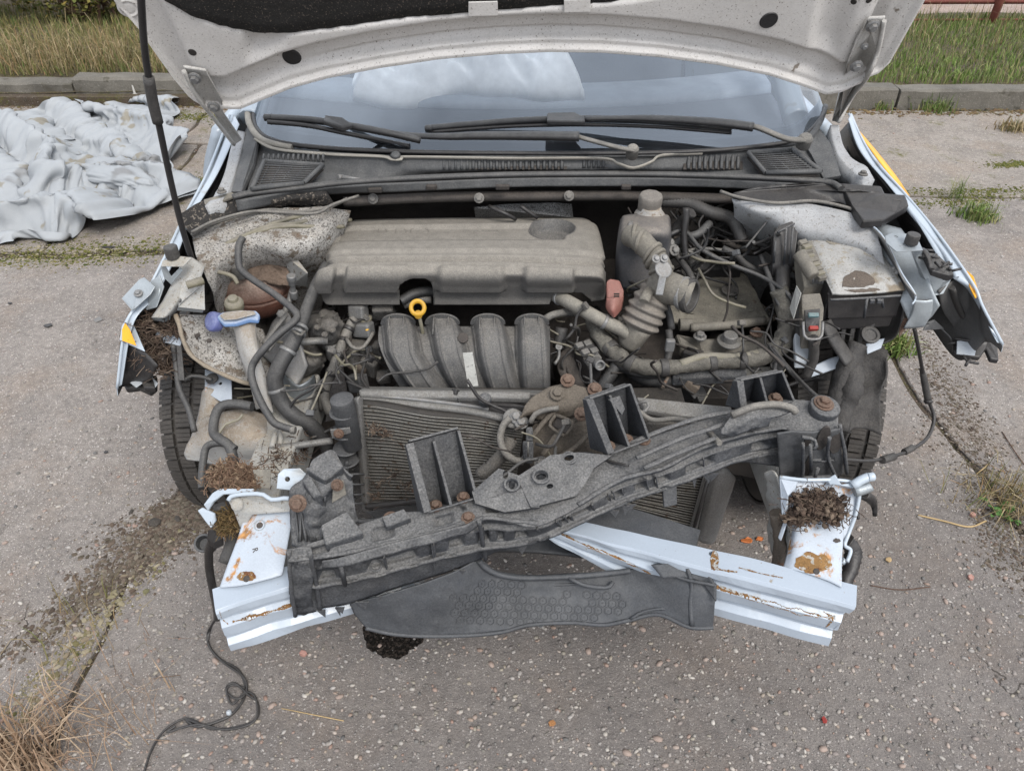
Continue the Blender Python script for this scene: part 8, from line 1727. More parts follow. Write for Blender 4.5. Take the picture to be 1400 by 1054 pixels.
[-193,-99,22,1,-2,-7,2,-5,-11,8,-5,0,12,-1,12,-2,-8,12,-5,-8,7,7,-2,2,9,1,-4,8,1,-10,7,0,-11,10,4,-6,10,4,-2,8,1,3,7,-1,-4,9,-1,1,8,-1,5,0,-4,8,5,-2,8,8,0,6,14,2,3,20,1,-8,9,0,-17,13,6,8,23,13,23,22,9,10,6,0,-5,5,-2,1,-1,-7,11,-5,-8,12,4,-4,1,13,4,-17,9,3,-32,10,5,-17,9,1,6,4,-3,15,7,1,11,13,1,-4,14,1,-13,5,-3,-13,10,1,-3,12,7,13,19,11,10,16,9,-4,5,-1,-7,-4,-11,-1,-5,-13,-5,1,-6,-6,10,1,2,14,5,-2,1,-9,5,9,9,6],
[-191,-88,21,-2,-4,-9,5,-5,-9,8,-4,4,6,-5,17,-8,-11,7,2,-3,8,8,0,-3,9,2,-10,9,1,-13,11,3,-9,10,5,-1,7,1,5,7,0,-5,9,-1,0,9,-1,4,6,-2,8,0,-4,9,9,-1,5,13,1,-1,18,3,3,7,-1,-19,12,2,-6,16,9,21,29,13,14,9,3,10,6,0,-4,0,-6,6,-4,-9,14,2,-5,4,11,2,-11,13,6,-30,5,1,-26,10,4,2,7,-2,14,8,-1,12,12,3,2,11,0,-13,7,-3,-13,9,2,-4,12,5,10,17,10,12,16,9,-2,6,-1,-7,-1,-9,-2,-3,-10,-7,1,-8,-4,7,-1,2,12,5,-3,0,-9,5,10,4,1,23,13,-6],
[-194,-77,19,2,-5,-10,7,-5,-6,9,-5,8,-9,-11,13,-4,-7,11,6,-1,4,9,2,-6,10,2,-14,10,3,-13,13,4,-3,8,2,5,7,0,-5,9,0,0,10,0,4,4,-4,9,3,-4,8,7,-1,7,13,3,-3,17,2,5,6,-3,-19,9,1,-11,15,7,9,23,12,23,19,7,10,6,-1,-2,5,0,4,-3,-8,15,-4,-9,8,10,1,-4,16,6,-26,4,1,-32,12,4,-5,3,-2,13,11,1,13,11,2,4,10,0,-11,7,-2,-14,9,0,-5,12,5,9,17,9,10,18,7,0,6,-2,-8,-3,-8,2,2,-4,-9,0,-7,-3,7,-2,0,10,1,-1,-1,-6,6,11,0,2,18,13,-8,25,16,0],
[-196,-68,14,7,-4,-8,6,-5,-1,3,-7,13,-12,-12,10,-2,-5,10,7,0,0,12,2,-8,9,3,-16,13,3,-11,11,4,0,9,1,0,9,1,2,10,0,5,0,-7,8,6,-3,7,7,-1,7,12,3,2,16,3,0,15,1,-13,0,-3,-17,14,4,0,19,10,20,24,10,12,6,1,6,6,-1,-3,-1,-6,11,-2,-8,18,4,-2,2,18,6,-17,5,3,-35,13,2,-15,7,1,8,5,-1,17,11,2,5,9,0,-10,9,-1,-13,9,0,-7,13,4,3,16,8,13,17,8,3,9,0,-5,-3,-8,-1,-3,-7,-7,3,-4,-5,8,-1,-1,11,1,0,-2,-7,4,12,1,3,22,7,5,17,18,-11,16,8,5],
[-194,-59,10,8,-3,-3,5,-5,2,-5,-8,11,-12,-12,10,2,-4,9,6,0,-4,13,3,-7,11,3,-16,13,3,-9,10,2,5,8,1,2,12,3,0,0,-8,9,6,-3,8,8,0,5,12,1,2,13,3,-5,18,3,-2,5,-3,-17,9,2,-7,15,8,15,25,12,12,8,1,12,6,0,-6,4,-2,5,-3,-8,19,0,-6,9,13,3,-8,18,7,-29,6,1,-26,11,1,1,2,1,17,11,1,10,11,2,-5,9,-1,-14,6,-2,-10,12,3,1,17,7,10,18,9,6,11,2,-3,-1,-6,-4,-7,-10,-3,0,-6,-8,7,-1,1,13,1,3,0,-8,0,10,2,7,22,9,4,21,12,-11,16,10,2,1,-2,11],
[-189,-52,3,5,1,5,-1,-7,5,-8,-10,5,-8,-8,14,3,-4,9,6,0,-5,11,2,-11,14,4,-14,14,4,-8,10,1,4,8,-1,-4,3,-2,12,7,-3,10,8,-1,7,11,1,1,13,2,-3,16,4,0,9,-1,-14,9,0,-8,15,7,2,22,11,15,8,1,20,6,0,-5,6,0,-5,-1,-7,15,-2,-7,16,8,0,-1,16,5,-25,14,3,-28,11,3,-8,8,3,13,4,1,16,12,1,-1,10,0,-12,4,-2,-13,11,2,-2,17,6,9,19,9,8,14,4,0,1,-4,-6,-8,-10,-2,-5,-9,-7,4,-3,-4,12,1,0,5,-6,9,8,0,1,20,9,6,24,10,-12,17,10,0,2,3,11,-10,-7,12],
[-186,-42,3,-8,-6,0,0,-3,9,-6,-8,5,-2,-7,18,3,-4,9,5,0,-6,12,3,-13,15,4,-14,14,4,-8,11,1,0,9,-1,0,5,-2,12,5,-2,12,9,-1,5,11,1,-3,15,3,-3,17,2,-3,3,-1,-12,14,5,0,21,11,10,9,1,24,7,1,5,5,-1,-14,4,-2,4,-2,-8,20,3,-4,5,14,4,-17,14,4,-30,13,4,-14,11,3,6,4,1,17,12,2,5,11,1,-9,3,-3,-14,8,0,-6,16,6,7,23,9,7,14,6,9,5,-1,-4,-7,-10,-4,-8,-10,-8,3,-4,-7,6,-2,3,12,0,1,5,-4,5,14,5,6,25,10,-9,21,9,-6,5,6,8,-9,-4,15,18,3,8],
[-189,-32,8,-11,-7,-5,-1,-4,8,3,-6,10,-4,-7,19,1,-4,9,7,0,-7,12,4,-17,16,5,-14,15,3,-5,10,-1,4,9,1,-5,5,-2,12,7,-2,11,10,0,4,13,1,-2,15,3,-3,6,-2,-14,10,4,-6,20,9,7,10,3,27,9,2,14,5,-1,-9,7,0,-10,2,-5,13,-2,-7,15,10,2,-9,14,3,-30,15,5,-19,11,3,0,11,4,12,7,1,12,12,2,-4,3,-3,-14,5,-1,-9,15,3,1,22,8,8,17,7,15,10,3,0,-3,-6,-7,-11,-12,-6,0,-6,-10,5,-3,-1,8,-1,5,9,-2,4,9,1,0,21,8,4,22,10,-12,15,6,1,-8,0,13,14,3,16,12,0,-9],
[-188,-21,3,-15,-8,2,5,-4,5,1,-5,13,-5,-7,20,-1,-5,9,9,1,-9,12,4,-18,18,5,-12,14,1,-1,8,0,-6,9,1,5,8,-1,9,8,-1,8,11,0,2,15,3,0,5,-4,-14,8,1,-9,15,8,1,19,8,20,6,0,26,7,1,2,4,-2,-13,6,-1,-1,-1,-6,17,5,-3,2,13,3,-26,16,5,-27,13,5,-3,10,2,12,10,2,12,11,4,-1,9,-1,-11,3,-2,-11,10,1,-3,19,6,4,17,5,17,14,6,8,4,-1,-5,-8,-10,-8,-6,-9,-11,5,-4,-5,5,-2,4,9,0,1,6,-2,5,15,4,-1,24,9,3,16,8,-12,9,4,7,-1,1,18,19,3,0,4,-2,-11],
[-193,-12,3,-12,-8,7,8,-2,0,-1,-6,15,-5,-7,21,-1,-4,6,11,2,-11,15,5,-18,17,3,-9,10,1,-4,9,0,3,9,0,7,8,-1,7,10,0,5,13,1,2,6,-2,-15,7,-2,-12,11,4,-3,18,9,9,15,6,26,4,-1,19,3,-2,-6,6,-2,-10,4,-1,9,1,-5,13,10,0,-13,14,3,-34,17,8,-14,10,2,9,10,1,16,13,5,2,10,2,-8,6,-2,-11,8,1,-6,15,3,2,20,6,8,9,2,17,8,3,0,0,-4,-8,-8,-11,-8,2,-5,-10,5,-2,-2,8,-2,3,4,-2,6,10,1,1,19,6,2,22,9,-3,12,6,-10,3,2,14,15,4,12,13,0,-7,-3,-2,-11],
[-204,-6,3,-2,-4,11,8,-2,-2,-7,-8,16,-5,-8,19,6,0,2,15,4,-13,18,5,-17,12,2,-10,9,0,2,7,-2,11,8,-2,10,8,0,6,12,1,2,8,-1,-14,7,-1,-15,9,1,-8,14,6,3,19,9,15,9,3,25,6,0,10,3,-3,-10,5,-2,-4,0,-5,16,5,-2,6,12,2,-25,19,5,-33,14,8,-2,8,-1,17,15,4,11,9,4,-6,8,-1,-11,8,0,-7,12,3,-1,19,5,6,10,-5,17,8,7,6,4,0,-6,-2,-6,-11,-4,-9,-10,6,-1,-5,7,-2,2,3,-3,7,6,-1,4,14,3,0,21,7,3,17,8,-12,11,6,-2,13,2,12,14,3,11,2,0,-11,-6,-4,-11],
[-212,2,13,4,-3,5,4,-3,1,-7,-9,18,-5,-7,10,12,3,-5,19,6,-18,17,5,-14,11,2,-4,6,-2,9,12,-2,11,4,-2,12,11,0,5,11,2,-6,9,-1,-15,4,-2,-15,10,2,-4,15,7,7,16,7,20,10,3,20,5,-1,4,3,-2,-13,5,-3,-1,-2,-5,19,5,-2,1,15,3,-30,21,6,-27,9,6,6,11,0,18,16,4,3,5,1,-12,9,1,-10,9,1,-3,16,4,2,12,-5,18,10,-1,14,4,7,-3,1,-3,-8,-3,-7,-12,7,0,-10,6,-2,0,7,-2,4,1,-4,7,9,0,4,18,5,2,23,9,-5,11,6,-12,11,4,8,14,1,15,13,6,-4,-4,-3,-11,-6,-4,-10],
[-222,8,22,8,-2,1,-3,-7,5,-7,-11,16,5,1,2,20,7,-15,20,7,-19,15,4,-8,9,0,4,9,-2,12,7,-3,14,8,0,8,11,0,-1,9,1,-10,7,-1,-13,5,0,-12,10,3,-1,13,4,15,15,6,18,10,3,13,7,-1,0,3,-2,-13,4,-3,2,-4,-5,19,4,-2,-2,20,5,-31,23,6,-23,0,1,13,18,5,11,15,4,0,5,0,-12,8,0,-11,10,2,1,17,2,8,8,-6,21,8,-4,13,1,2,-7,0,0,-11,5,0,-14,6,0,-9,7,-2,2,6,-2,6,1,-4,7,14,2,5,22,8,-1,16,7,-16,12,6,-2,9,0,16,20,5,6,7,3,-10,-10,-5,-8,2,-2,-8],
[-226,15,29,6,-2,-2,-8,-11,14,-1,-7,9,14,5,-17,24,12,-19,19,6,-11,9,1,3,7,-3,13,10,-2,12,9,0,8,11,1,2,8,-1,-9,6,0,-11,7,-1,-9,9,1,-5,10,2,7,18,5,7,12,5,16,5,2,12,7,0,1,4,-2,-12,3,-4,3,-5,-5,19,4,-1,-2,21,5,-32,23,6,-22,-1,1,13,19,5,9,15,3,-1,4,1,-13,8,0,-9,10,1,5,18,1,11,9,-6,21,11,-4,12,2,0,-6,0,1,-15,-1,2,-16,6,0,-7,7,-2,3,2,-4,8,5,-2,7,19,4,5,21,8,-17,15,8,-11,10,4,8,14,1,20,17,6,-5,0,-1,-11,-10,-4,-8,8,0,-4],
[-224,27,28,-3,-7,4,-12,-14,16,11,1,-5,25,13,-25,23,10,-15,12,2,0,4,-4,14,11,-2,13,10,0,8,11,1,0,4,-4,-12,10,4,-7,4,-4,-9,10,1,-3,11,2,2,13,2,5,14,5,9,10,4,13,4,1,9,8,0,3,5,-2,-9,2,-3,5,-6,-5,18,5,-2,-1,20,5,-32,21,6,-25,-1,2,13,20,4,7,16,4,-1,4,0,-12,10,0,-7,7,1,8,18,0,13,12,-6,22,14,-3,9,1,-1,-6,-6,2,-16,4,3,-17,3,-1,-8,6,-2,6,1,-5,8,9,0,6,25,7,0,16,8,-22,14,7,-4,7,-1,19,23,6,10,10,4,-9,-7,-3,-12,-5,-4,-7,15,3,1],
[-223,38,26,-11,-14,15,-2,-8,8,21,10,-24,26,14,-21,15,4,-1,3,-6,12,11,0,13,12,1,6,10,1,0,6,-4,-11,3,-5,-12,8,-2,-6,9,4,-2,11,3,5,11,2,8,13,4,1,13,3,8,9,2,9,4,1,7,6,1,5,7,-2,-6,2,-3,5,-8,-5,17,5,-2,1,23,3,-27,14,7,-32,1,2,13,21,4,2,17,4,2,5,0,-12,11,1,-6,3,0,11,17,-1,15,16,-5,22,14,-3,8,0,0,-6,-6,2,-19,2,2,-18,5,-1,-5,5,-3,8,1,-4,8,15,3,5,28,8,-7,11,8,-22,11,4,5,13,0,23,22,7,-1,1,1,-11,-10,-4,-9,5,-1,-7,22,6,0],
[-225,45,32,-13,-15,15,14,3,-10,26,15,-28,18,5,-4,3,-4,13,11,0,10,12,2,2,10,1,-4,5,-5,-9,4,-5,-9,7,-1,-5,11,1,0,8,4,9,13,5,5,12,3,1,11,2,3,10,1,5,8,1,6,5,0,5,5,1,6,8,-2,-2,0,-3,5,-7,-4,17,4,-2,2,23,3,-24,7,3,-36,14,2,5,11,5,15,17,3,-9,12,2,-3,9,2,-10,7,-1,7,6,-1,21,20,-3,21,16,-3,9,0,-1,-7,-5,2,-19,1,2,-17,6,-1,-4,1,-4,10,5,-2,7,22,5,2,27,10,-14,9,5,-16,5,1,17,24,4,14,12,6,-7,-7,-2,-11,-4,-4,-7,16,4,-5,25,7,-1],
[-227,45,47,-2,-5,-1,21,15,-32,20,10,-10,5,-4,15,11,1,14,12,1,-3,8,0,-11,1,-8,-8,7,-2,-7,10,1,-1,12,4,0,13,5,3,12,5,7,11,4,6,9,0,6,6,-3,5,9,0,-1,8,-1,0,7,-2,3,5,1,5,5,1,5,-1,-3,6,-7,-4,15,4,-2,3,21,2,-21,6,3,-37,18,2,-3,7,5,16,21,2,0,11,3,-6,10,2,-11,10,-1,2,2,0,20,17,-3,25,18,-3,10,2,-1,-5,-5,2,-19,1,2,-16,5,-2,-1,-1,-4,8,11,0,6,28,8,-4,19,6,-21,12,6,-3,8,1,25,23,5,3,-1,2,-11,-9,-4,-7,8,1,-6,23,7,-6,21,4,-1],
[-229,49,58,20,8,-26,13,19,-29,7,-2,12,12,-1,21,11,3,-6,4,-6,-13,3,-5,-10,9,1,-4,13,5,0,14,7,2,11,6,7,10,3,9,10,1,7,6,-2,7,8,-2,4,8,-2,-1,8,-2,-4,7,-2,-5,9,-2,-1,3,1,7,1,0,7,-1,-2,6,-2,-3,16,3,-3,4,18,3,-18,7,2,-37,19,2,-10,6,4,14,22,3,5,14,3,-3,9,2,-12,11,-1,-3,1,1,17,13,-3,28,20,-3,13,3,-2,-3,-2,2,-20,-2,2,-16,6,-2,1,-2,-4,7,19,3,5,29,9,-14,12,5,-19,12,5,13,17,2,23,12,4,-7,-8,-2,-9,-2,-1,-7,18,4,-4,23,6,-7,8,0,-2],
[-220,61,54,19,16,-45,12,9,-1,1,-3,25,13,2,-5,3,-5,-13,6,-2,-8,13,5,0,16,8,2,14,8,8,5,-1,12,6,-5,8,8,1,3,8,0,1,9,2,2,8,-2,1,8,-2,-2,9,-2,-4,9,-2,-6,9,-2,-7,-1,1,9,0,0,6,-1,-2,9,3,-2,16,0,-3,4,16,2,-15,7,3,-36,19,1,-15,10,2,7,18,5,13,17,3,-1,8,2,-11,13,0,-7,4,0,12,6,-2,30,22,-4,17,4,-1,-2,-7,1,-21,2,3,-15,6,-3,3,1,-3,7,26,6,0,22,7,-25,13,5,-4,11,3,26,22,5,8,2,2,-10,-8,-3,-6,10,1,-5,21,7,-7,13,0,-2,-8,-4,-7],
[-206,80,34,6,13,-31,4,1,22,18,-3,1,-4,-2,-14,8,0,-6,17,7,6,20,10,10,12,1,14,10,-1,5,6,3,-4,2,-8,-1,-1,-7,-6,9,3,-1,8,-3,1,8,3,2,9,0,-1,9,-1,-2,8,-5,-7,9,5,3,6,1,6,1,-1,7,-1,-2,11,-3,-1,16,1,-2,4,15,2,-13,8,2,-33,18,1,-18,11,2,2,16,5,14,18,3,0,12,2,-7,12,0,-11,7,0,8,0,-1,30,21,-3,22,5,-2,-1,-9,1,-22,6,2,-14,5,-3,5,6,-2,9,30,9,-12,15,6,-25,14,4,12,19,4,27,14,5,-2,-5,-2,-8,3,1,-7,18,5,-6,16,1,-1,-4,-4,-6,-20,-7,-9],
[-211,97,15,12,9,0,18,-2,16,-5,-3,-14,3,-1,-9,20,7,9,23,10,14,8,-4,15,7,2,-1,5,-3,-7,-3,-7,-10,7,3,-10,3,-4,-8,9,-1,-1,9,-2,2,9,-2,3,9,0,1,9,2,1,8,2,4,8,3,5,6,1,5,4,-1,7,0,-2,13,-1,-1,14,1,-1,5,13,2,-15,9,2,-29,16,1,-17,11,2,0,15,4,11,18,2,-1,10,1,-9,16,2,-6,10,0,3,-4,0,27,19,-3,27,5,-2,1,-9,0,-21,7,2,-10,3,-5,7,16,1,6,26,10,-28,15,6,-12,14,3,28,25,7,16,5,2,-7,-3,-2,-6,15,6,-7,20,0,0,0,-2,-6,-20,-6,-10,-22,-9,-8],
[-209,111,14,17,0,21,6,3,-13,-6,-4,-11,23,4,7,24,4,24,14,3,6,2,-2,-9,-8,-6,-11,2,0,-11,4,0,-10,7,3,-4,8,0,0,8,-2,3,8,-3,5,8,-2,4,9,-2,4,7,-5,3,8,1,4,7,6,3,6,2,5,4,1,8,3,1,12,-4,-5,9,8,4,1,15,3,-16,11,2,-25,13,1,-13,11,2,1,15,3,6,16,2,-3,12,1,-6,17,3,-5,12,-1,0,-6,1,25,15,-3,30,6,-2,2,-9,0,-21,8,0,-4,1,-6,8,25,6,-3,22,10,-34,15,5,4,22,4,32,19,6,6,-1,-1,-8,10,0,-1,20,5,-8,6,0,-6,-18,-10,-2,-25,-4,-15,-15,-9,-2],
[-210,115,30,22,8,-3,-7,-6,-15,12,6,-1,28,5,28,16,1,15,-3,-5,-11,-7,-2,-20,0,1,-15,6,0,-4,8,-1,0,8,0,4,7,-4,4,7,-6,4,7,-4,4,8,-2,4,8,-1,3,8,5,0,7,0,7,5,-4,6,4,7,3,4,0,7,3,1,9,5,4,4,12,6,-7,15,3,-19,12,2,-19,10,0,-9,11,2,3,16,2,0,14,2,-2,13,2,-1,17,1,-1,11,1,-5,-5,1,23,14,-3,32,5,-2,2,-8,0,-23,5,-3,3,5,-4,8,29,9,-14,20,10,-31,14,2,21,28,7,26,10,3,-1,2,-1,-6,19,4,-5,15,1,-3,-13,-7,-4,-29,-5,-14,-21,-8,-7,-4,-6,-7],
[-202,131,28,10,1,-11,-4,-6,-11,24,10,21,18,-2,27,2,-1,-8,-7,-4,-23,0,3,-15,7,1,-2,10,-2,4,3,-8,4,7,-4,3,7,0,4,7,-2,5,8,-1,3,9,-2,3,8,-2,3,5,-7,-3,6,-2,6,4,3,8,4,7,3,4,6,4,7,4,3,9,6,-4,15,6,-14,14,4,-17,11,1,-12,10,0,-3,11,2,5,16,2,0,14,1,2,12,2,0,15,1,-6,12,2,-3,-1,0,24,9,-3,32,5,-2,1,0,-1,-27,4,-3,3,1,-1,8,35,11,-18,13,8,-23,22,2,32,24,7,15,3,-1,-7,13,2,4,21,4,-5,-2,-4,-5,-30,-7,-11,-31,-7,-13,-9,-4,-9,12,-1,-2],
[-196,143,23,-2,-3,-16,11,-3,3,20,7,37,5,-6,6,-7,2,-26,5,3,-17,8,-1,0,2,-9,7,8,-3,4,9,2,7,9,9,-2,8,8,-3,8,3,-4,3,-2,-7,8,-5,1,8,-7,1,8,-7,5,4,-3,9,7,-3,4,5,-5,-4,8,0,2,9,3,0,9,8,-8,11,12,-11,10,6,-7,10,2,-1,10,1,3,13,1,3,14,2,5,12,2,-1,12,1,-3,16,1,-2,10,1,-3,6,0,24,1,-2,33,5,-3,-1,6,-1,-29,3,-2,3,2,0,8,33,8,-31,14,10,-5,23,3,40,18,5,4,3,-1,-5,24,6,1,13,-2,1,-20,-4,-14,-38,-8,-13,-19,-5,-15,8,-2,-3,13,-1,5],
[-190,153,18,-1,-6,-15,16,-2,22,3,3,34,7,2,-18,0,2,-31,8,0,1,-3,-8,9,8,0,7,14,8,4,2,10,-14,9,7,-10,7,8,-3,9,4,-1,7,2,0,8,-3,0,7,-6,0,7,-6,1,7,-6,1,7,-4,2,7,-2,3,6,0,4,9,2,0,6,2,-9,10,3,-2,10,-1,2,11,-1,7,13,3,2,13,2,1,11,1,0,11,1,-3,13,1,-1,14,1,-6,10,1,0,-1,-2,27,5,-1,31,5,-2,-4,5,-3,-28,5,0,2,9,1,9,29,8,-38,11,9,12,27,3,37,8,3,-5,13,1,0,28,4,7,-2,-3,-7,-33,-5,-21,-34,-7,-12,0,-2,-12,12,-1,4,12,-1,0],
[-193,153,7,12,1,-4,-3,-3,38,4,1,19,7,-3,-34,7,15,-17,5,-4,9,3,-2,11,16,11,3,2,9,-18,9,7,-4,6,-4,8,10,-1,2,10,-1,2,8,-2,-1,8,-2,-1,8,0,-1,7,0,-2,6,1,-5,6,1,-4,7,-1,-3,7,-2,-2,8,-2,0,9,0,1,7,-1,12,13,3,4,14,4,1,11,1,3,10,0,-1,9,0,-4,9,1,-7,13,0,-4,12,1,-5,9,1,5,-4,-3,28,6,-1,27,5,-2,-6,-1,-6,-25,5,0,5,21,5,1,31,7,-35,3,4,27,30,10,24,3,0,-6,22,3,7,23,2,5,-15,-3,-19,-41,-7,-16,-15,-5,-18,11,-1,-4,9,-1,10,10,2,-10],
[-184,158,3,-8,0,4,-2,-1,43,6,-1,5,11,2,-38,6,13,-1,3,-4,10,17,13,6,7,5,-22,8,9,-2,5,1,19,17,8,11,12,4,11,10,1,2,8,-3,-1,8,-3,-3,8,-2,-2,8,-2,-3,7,-3,-3,7,-2,-4,6,-2,-5,7,-1,-4,6,3,-5,8,-2,5,11,1,0,10,0,2,10,0,2,10,0,0,8,-1,-4,8,0,-7,8,1,-8,12,0,-5,10,0,-3,4,0,14,-3,-3,28,7,-1,19,3,-3,-13,-1,-5,-19,6,0,8,26,7,-5,29,7,-32,6,4,36,27,9,16,1,-1,-5,29,4,9,12,-2,3,-27,-2,-31,-36,-6,-16,2,-3,-12,12,-2,8,13,0,1,14,-5,-6],
[-185,169,3,0,-5,7,-19,-5,40,7,2,1,18,8,-35,2,-1,10,7,9,9,21,13,-22,12,9,-10,-4,5,21,22,14,22,18,10,15,13,5,2,6,0,-6,4,-6,-7,4,-7,-8,5,-5,-6,9,-2,-1,8,1,2,9,1,-1,9,0,-1,8,-1,-1,8,-2,-3,8,-4,-4,7,-3,-5,9,-1,-2,9,-1,-1,8,-1,-1,9,0,-1,9,1,-4,9,1,-3,9,-1,-1,8,0,5,-2,-3,18,6,0,25,4,-2,7,0,-4,-21,3,-4,-14,4,0,9,31,9,-6,25,6,-26,11,5,42,22,8,7,2,-2,-3,29,3,13,0,-3,-6,-32,-1,-36,-21,-7,-18,13,-1,-1,11,-1,10,12,-2,-9,14,-3,-2],
[-195,170,3,9,5,3,-24,-14,35,4,4,6,22,13,-30,0,0,10,15,13,5,18,11,-28,8,10,4,10,12,34,25,16,18,15,6,4,5,-3,-5,-2,-8,-6,6,-4,-9,6,-5,-9,7,-3,-5,9,-3,-3,7,-6,-1,9,1,-2,9,1,-1,9,1,-2,8,-1,-3,9,-2,-4,8,-1,-2,9,1,1,9,0,2,9,0,3,8,0,1,9,0,-2,9,0,0,8,0,4,8,0,10,0,-2,18,5,-1,14,3,-3,-4,1,-4,-25,4,-4,-9,3,0,10,33,10,-7,22,6,-18,14,6,43,17,6,1,4,-2,-1,26,2,14,-9,-5,-10,-34,-3,-36,-3,-1,-18,15,-1,9,14,-1,3,13,-4,-11,10,-3,6],
[-201,178,3,14,9,0,-26,-20,24,-2,-3,13,27,25,-22,-1,-2,10,18,15,1,16,11,-26,7,11,21,26,22,29,20,10,11,5,-3,-3,1,-7,-7,2,-5,-8,6,-4,-3,8,-1,-2,7,-4,2,7,-5,2,7,-6,-1,8,2,-4,10,1,-2,9,-2,-1,8,3,-2,8,-3,1,8,4,1,9,2,2,9,0,2,10,1,0,10,-1,-1,9,-1,-2,9,-1,0,8,0,3,9,1,8,1,-3,10,5,-3,2,0,-4,-14,5,-3,-22,4,-3,-2,2,0,10,34,11,-8,20,5,-14,13,5,44,14,5,-3,5,-1,-1,24,1,15,-8,-4,-17,-32,-2,-34,5,-2,-12,16,-1,13,14,-1,-4,16,-5,-9,5,-1,12],
[-205,187,4,15,10,0,-22,-17,11,-15,-15,20,30,30,-16,5,3,8,18,15,1,14,11,-25,15,17,30,31,23,25,12,2,4,-2,-8,-6,2,-7,-5,7,-2,-2,7,-1,4,4,-6,5,5,-7,5,6,-5,2,8,1,-1,9,0,-1,9,1,-1,9,2,0,8,-3,0,8,1,-1,7,-4,-3,9,-2,0,9,1,3,10,2,3,10,1,-1,10,2,-2,9,1,-3,9,0,0,8,0,0,7,1,-1,5,-4,-9,-1,-4,-18,5,-3,-12,6,-2,5,-1,1,9,34,10,-11,21,6,-9,10,4,42,14,5,-2,3,-1,-3,24,1,16,-4,-3,-17,-29,-3,-36,8,-2,-9,17,0,12,14,-3,-9,17,-5,-3,1,2,17],
[-207,198,3,13,8,4,-17,-13,10,-25,-25,11,32,35,-8,9,5,2,18,16,3,12,11,-18,27,24,35,29,19,18,3,-5,-2,-2,-9,-5,6,-3,-1,5,-4,5,5,-4,2,7,-3,0,8,-4,1,8,-3,-3,-1,-3,-9,8,-1,-5,8,-2,-4,8,-3,-2,8,-1,-2,8,1,-5,8,1,-6,9,1,0,9,-1,4,9,0,7,10,1,4,9,3,2,10,1,1,9,1,-1,9,1,-3,5,-4,-8,7,-1,-10,5,-3,-8,5,-1,4,1,-5,13,11,7,3,32,9,-18,17,5,0,9,4,41,9,4,-5,4,-1,-3,23,0,17,-2,-2,-16,-24,-2,-40,11,-2,-5,18,-2,10,16,-3,-8,15,-4,-2,2,2,25],
[-210,208,3,11,7,8,-19,-15,4,-24,-27,6,35,36,8,8,7,-1,19,19,-8,12,12,-6,38,31,34,20,10,10,-1,-10,-7,4,-5,0,6,-3,6,5,-5,-3,10,-5,-13,9,-6,-14,7,9,-5,0,9,3,7,-1,-7,5,-2,-8,6,-4,-5,7,-5,-2,7,-5,0,7,-6,0,9,0,2,8,-1,2,8,0,1,9,-1,2,8,0,0,8,0,0,9,1,0,9,0,0,9,1,-2,8,0,0,8,-1,0,8,-4,4,-1,-5,11,8,2,6,22,10,-9,25,6,-16,10,4,19,12,3,36,4,3,-6,4,-2,-4,22,1,16,-5,-3,-17,-14,-1,-42,12,-2,-3,19,-2,7,17,-4,-6,14,-3,1,5,1,31],
[-213,219,3,5,0,14,-20,-22,-11,-17,-19,6,34,38,9,5,9,5,23,23,-10,14,10,10,45,35,21,8,-1,3,2,-9,-6,7,-1,7,5,-5,0,5,-14,-19,16,0,-26,3,22,-2,6,9,2,9,-2,2,8,-7,-1,7,-5,-1,8,-6,-2,9,-5,-1,11,-6,2,-2,3,11,8,-1,5,8,-2,-1,8,-2,0,7,-2,1,7,-2,2,7,-1,0,7,-2,-1,8,-1,-1,8,-1,0,8,-2,0,8,-2,1,9,-1,1,11,4,-1,14,7,-13,20,8,-6,11,3,8,2,-6,34,14,14,16,2,-2,-8,10,0,3,19,1,12,-6,-3,-21,-7,-1,-42,12,-2,-1,19,-2,4,19,-4,-5,12,-2,4,8,-1,37],
[-210,232,4,-7,-7,10,-28,-30,-11,0,-9,2,28,38,13,10,8,-2,35,13,-8,11,28,15,39,30,19,-2,-10,-1,6,-3,0,11,0,5,-1,-14,-11,13,-13,-32,9,29,2,-1,4,13,14,-4,3,16,-7,2,14,-7,2,10,-4,-1,9,-2,-3,8,2,-4,-2,7,-7,9,-3,-3,10,-4,-4,6,9,0,9,2,0,8,-3,0,7,-3,0,7,-3,0,7,-1,0,7,-2,0,7,-3,1,8,-1,0,10,1,0,10,4,-1,12,5,0,11,-1,0,5,-2,13,2,-6,26,15,14,18,7,0,-5,6,1,2,15,1,9,13,0,4,-5,-2,-28,-3,-2,-39,12,-2,4,19,-2,-3,21,-4,-1,10,-2,8,10,-1,40]]
SN = 52
sv = np.cumsum(np.array(SHEET).reshape(SN, SN, 3), axis=1).reshape(-1, 3) / 250.0
sheet_m = mat('grey_white_sheet_fabric', (.3, .315, .33), .75, grain=.05, bump=.12, var=.05, specks=[(5, .6, (.22, .2, .16)), (2.2, .62, (.2, .2, .2))], dust=(.35, .34, .3), amt=.12)
ca_, sa_ = math.cos(R(200)), math.sin(R(200)); sv = sv - np.array([.1, .05, 0])
g3 = np.array([catmull(r_, SN * 4) for r_ in sv.reshape(SN, SN, 3)]); g3 = np.array([catmull(g3[:, j], SN * 4) for j in range(SN * 4)]).transpose(1, 0, 2); M3 = SN * 4
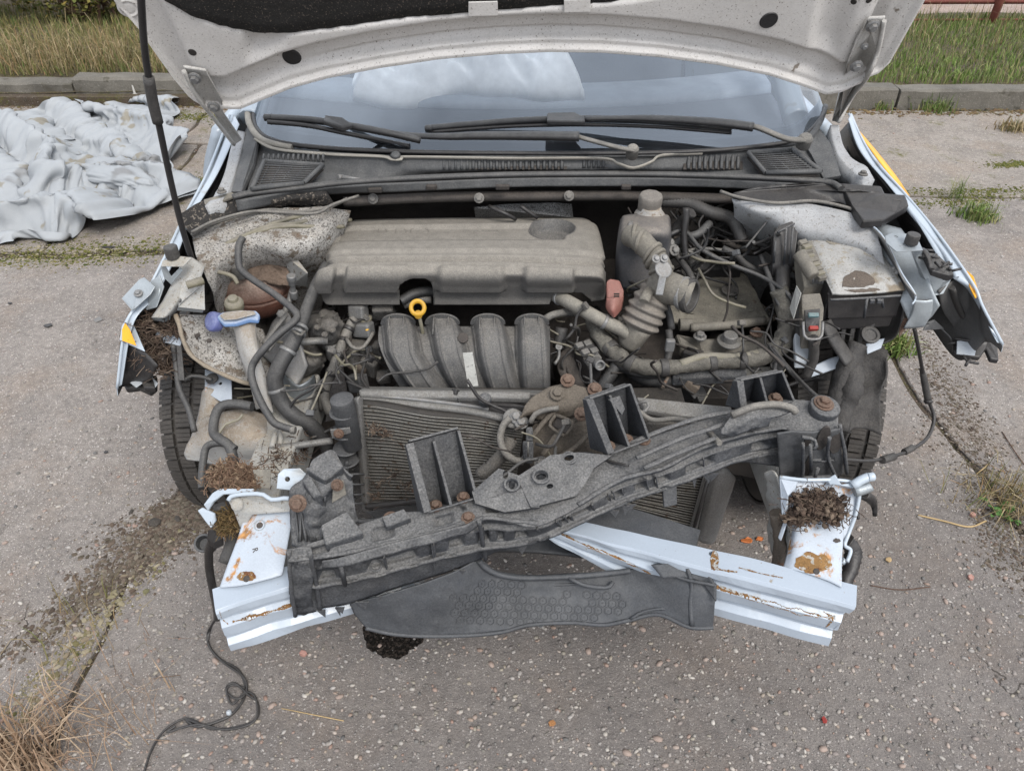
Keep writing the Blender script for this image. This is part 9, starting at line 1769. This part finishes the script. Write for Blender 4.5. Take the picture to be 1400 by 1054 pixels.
nn = np.cross(np.gradient(g3, axis=1), np.gradient(g3, axis=0)); nn /= np.linalg.norm(nn, axis=2)[..., None] + 1e-9
dsp = creases((M3, M3), 260, 11, .008, .024)
g3 = g3 + nn * dsp[..., None] * 1.5
sv2 = [Vector(((x * ca_ - y * sa_) * .9 - 2.78, (x * sa_ + y * ca_) * .92 + 4.0, max(.002, z * .6 + .003))) for x, y, z in g3.reshape(-1, 3)]
sheet = mesh('crumpled_sheet', sv2, [(j * M3 + i, j * M3 + i + 1, (j + 1) * M3 + i + 1, (j + 1) * M3 + i) for j in range(M3 - 1) for i in range(M3 - 1)], sheet_m, None, smooth=True)
re2 = gsurf('rolled_end', [[(108, 222, .02), (130, 214, .05), (165, 214, .06), (205, 228, .05), (222, 246, .01)], [(104, 234, .05), (130, 228, .11), (168, 230, .13), (205, 242, .1), (226, 256, .03)], [(106, 246, .03), (132, 246, .08), (168, 250, .09), (203, 258, .07), (222, 264, .02)], [(112, 252, .004), (135, 260, .004), (168, 268, .004), (200, 271, .004), (218, 268, .004)]], 90, 50, sheet_m, None, thick=.002, disp=lambda u, v, q: .02 * abs(noise.noise(Vector((u * 5 + v * 2, v * 5, 2)))) - .02 * abs(noise.noise(Vector((u * 4, v * 9 - u * 4, 6)))))
rebase(sheet); re2.parent = sheet; re2.location = -sheet.location; tag(sheet, 'crumpled pale grey fabric sheet heaped on the concrete at the left', 'sheet')
# repeats share a group
for base_, phrase in (('grass_tuft', 'weed tufts growing from the concrete joints'), ('dry_grass_clump', 'clumps of dry straw on the concrete'), ('shrub', 'shrubs behind the left verge'), ('straw_stalk', 'loose straws lying on the ground'), ('twig', 'loose twigs on the ground'),
                      ('plastic_chip', 'small plastic chips on the ground'), ('stone', 'loose coloured stones on the ground'), ('earth_clod', 'earth clods by the left tyre'), ('orange_flake', 'orange flakes on the ground'), ('root_tangle', 'root and fibre debris caught in the wreck')):
    same = [o for o in C.objects if o.parent is None and o.name.split('.')[0] == base_]
    if len(same) > 1:
        for o in same: o['group'] = phrase
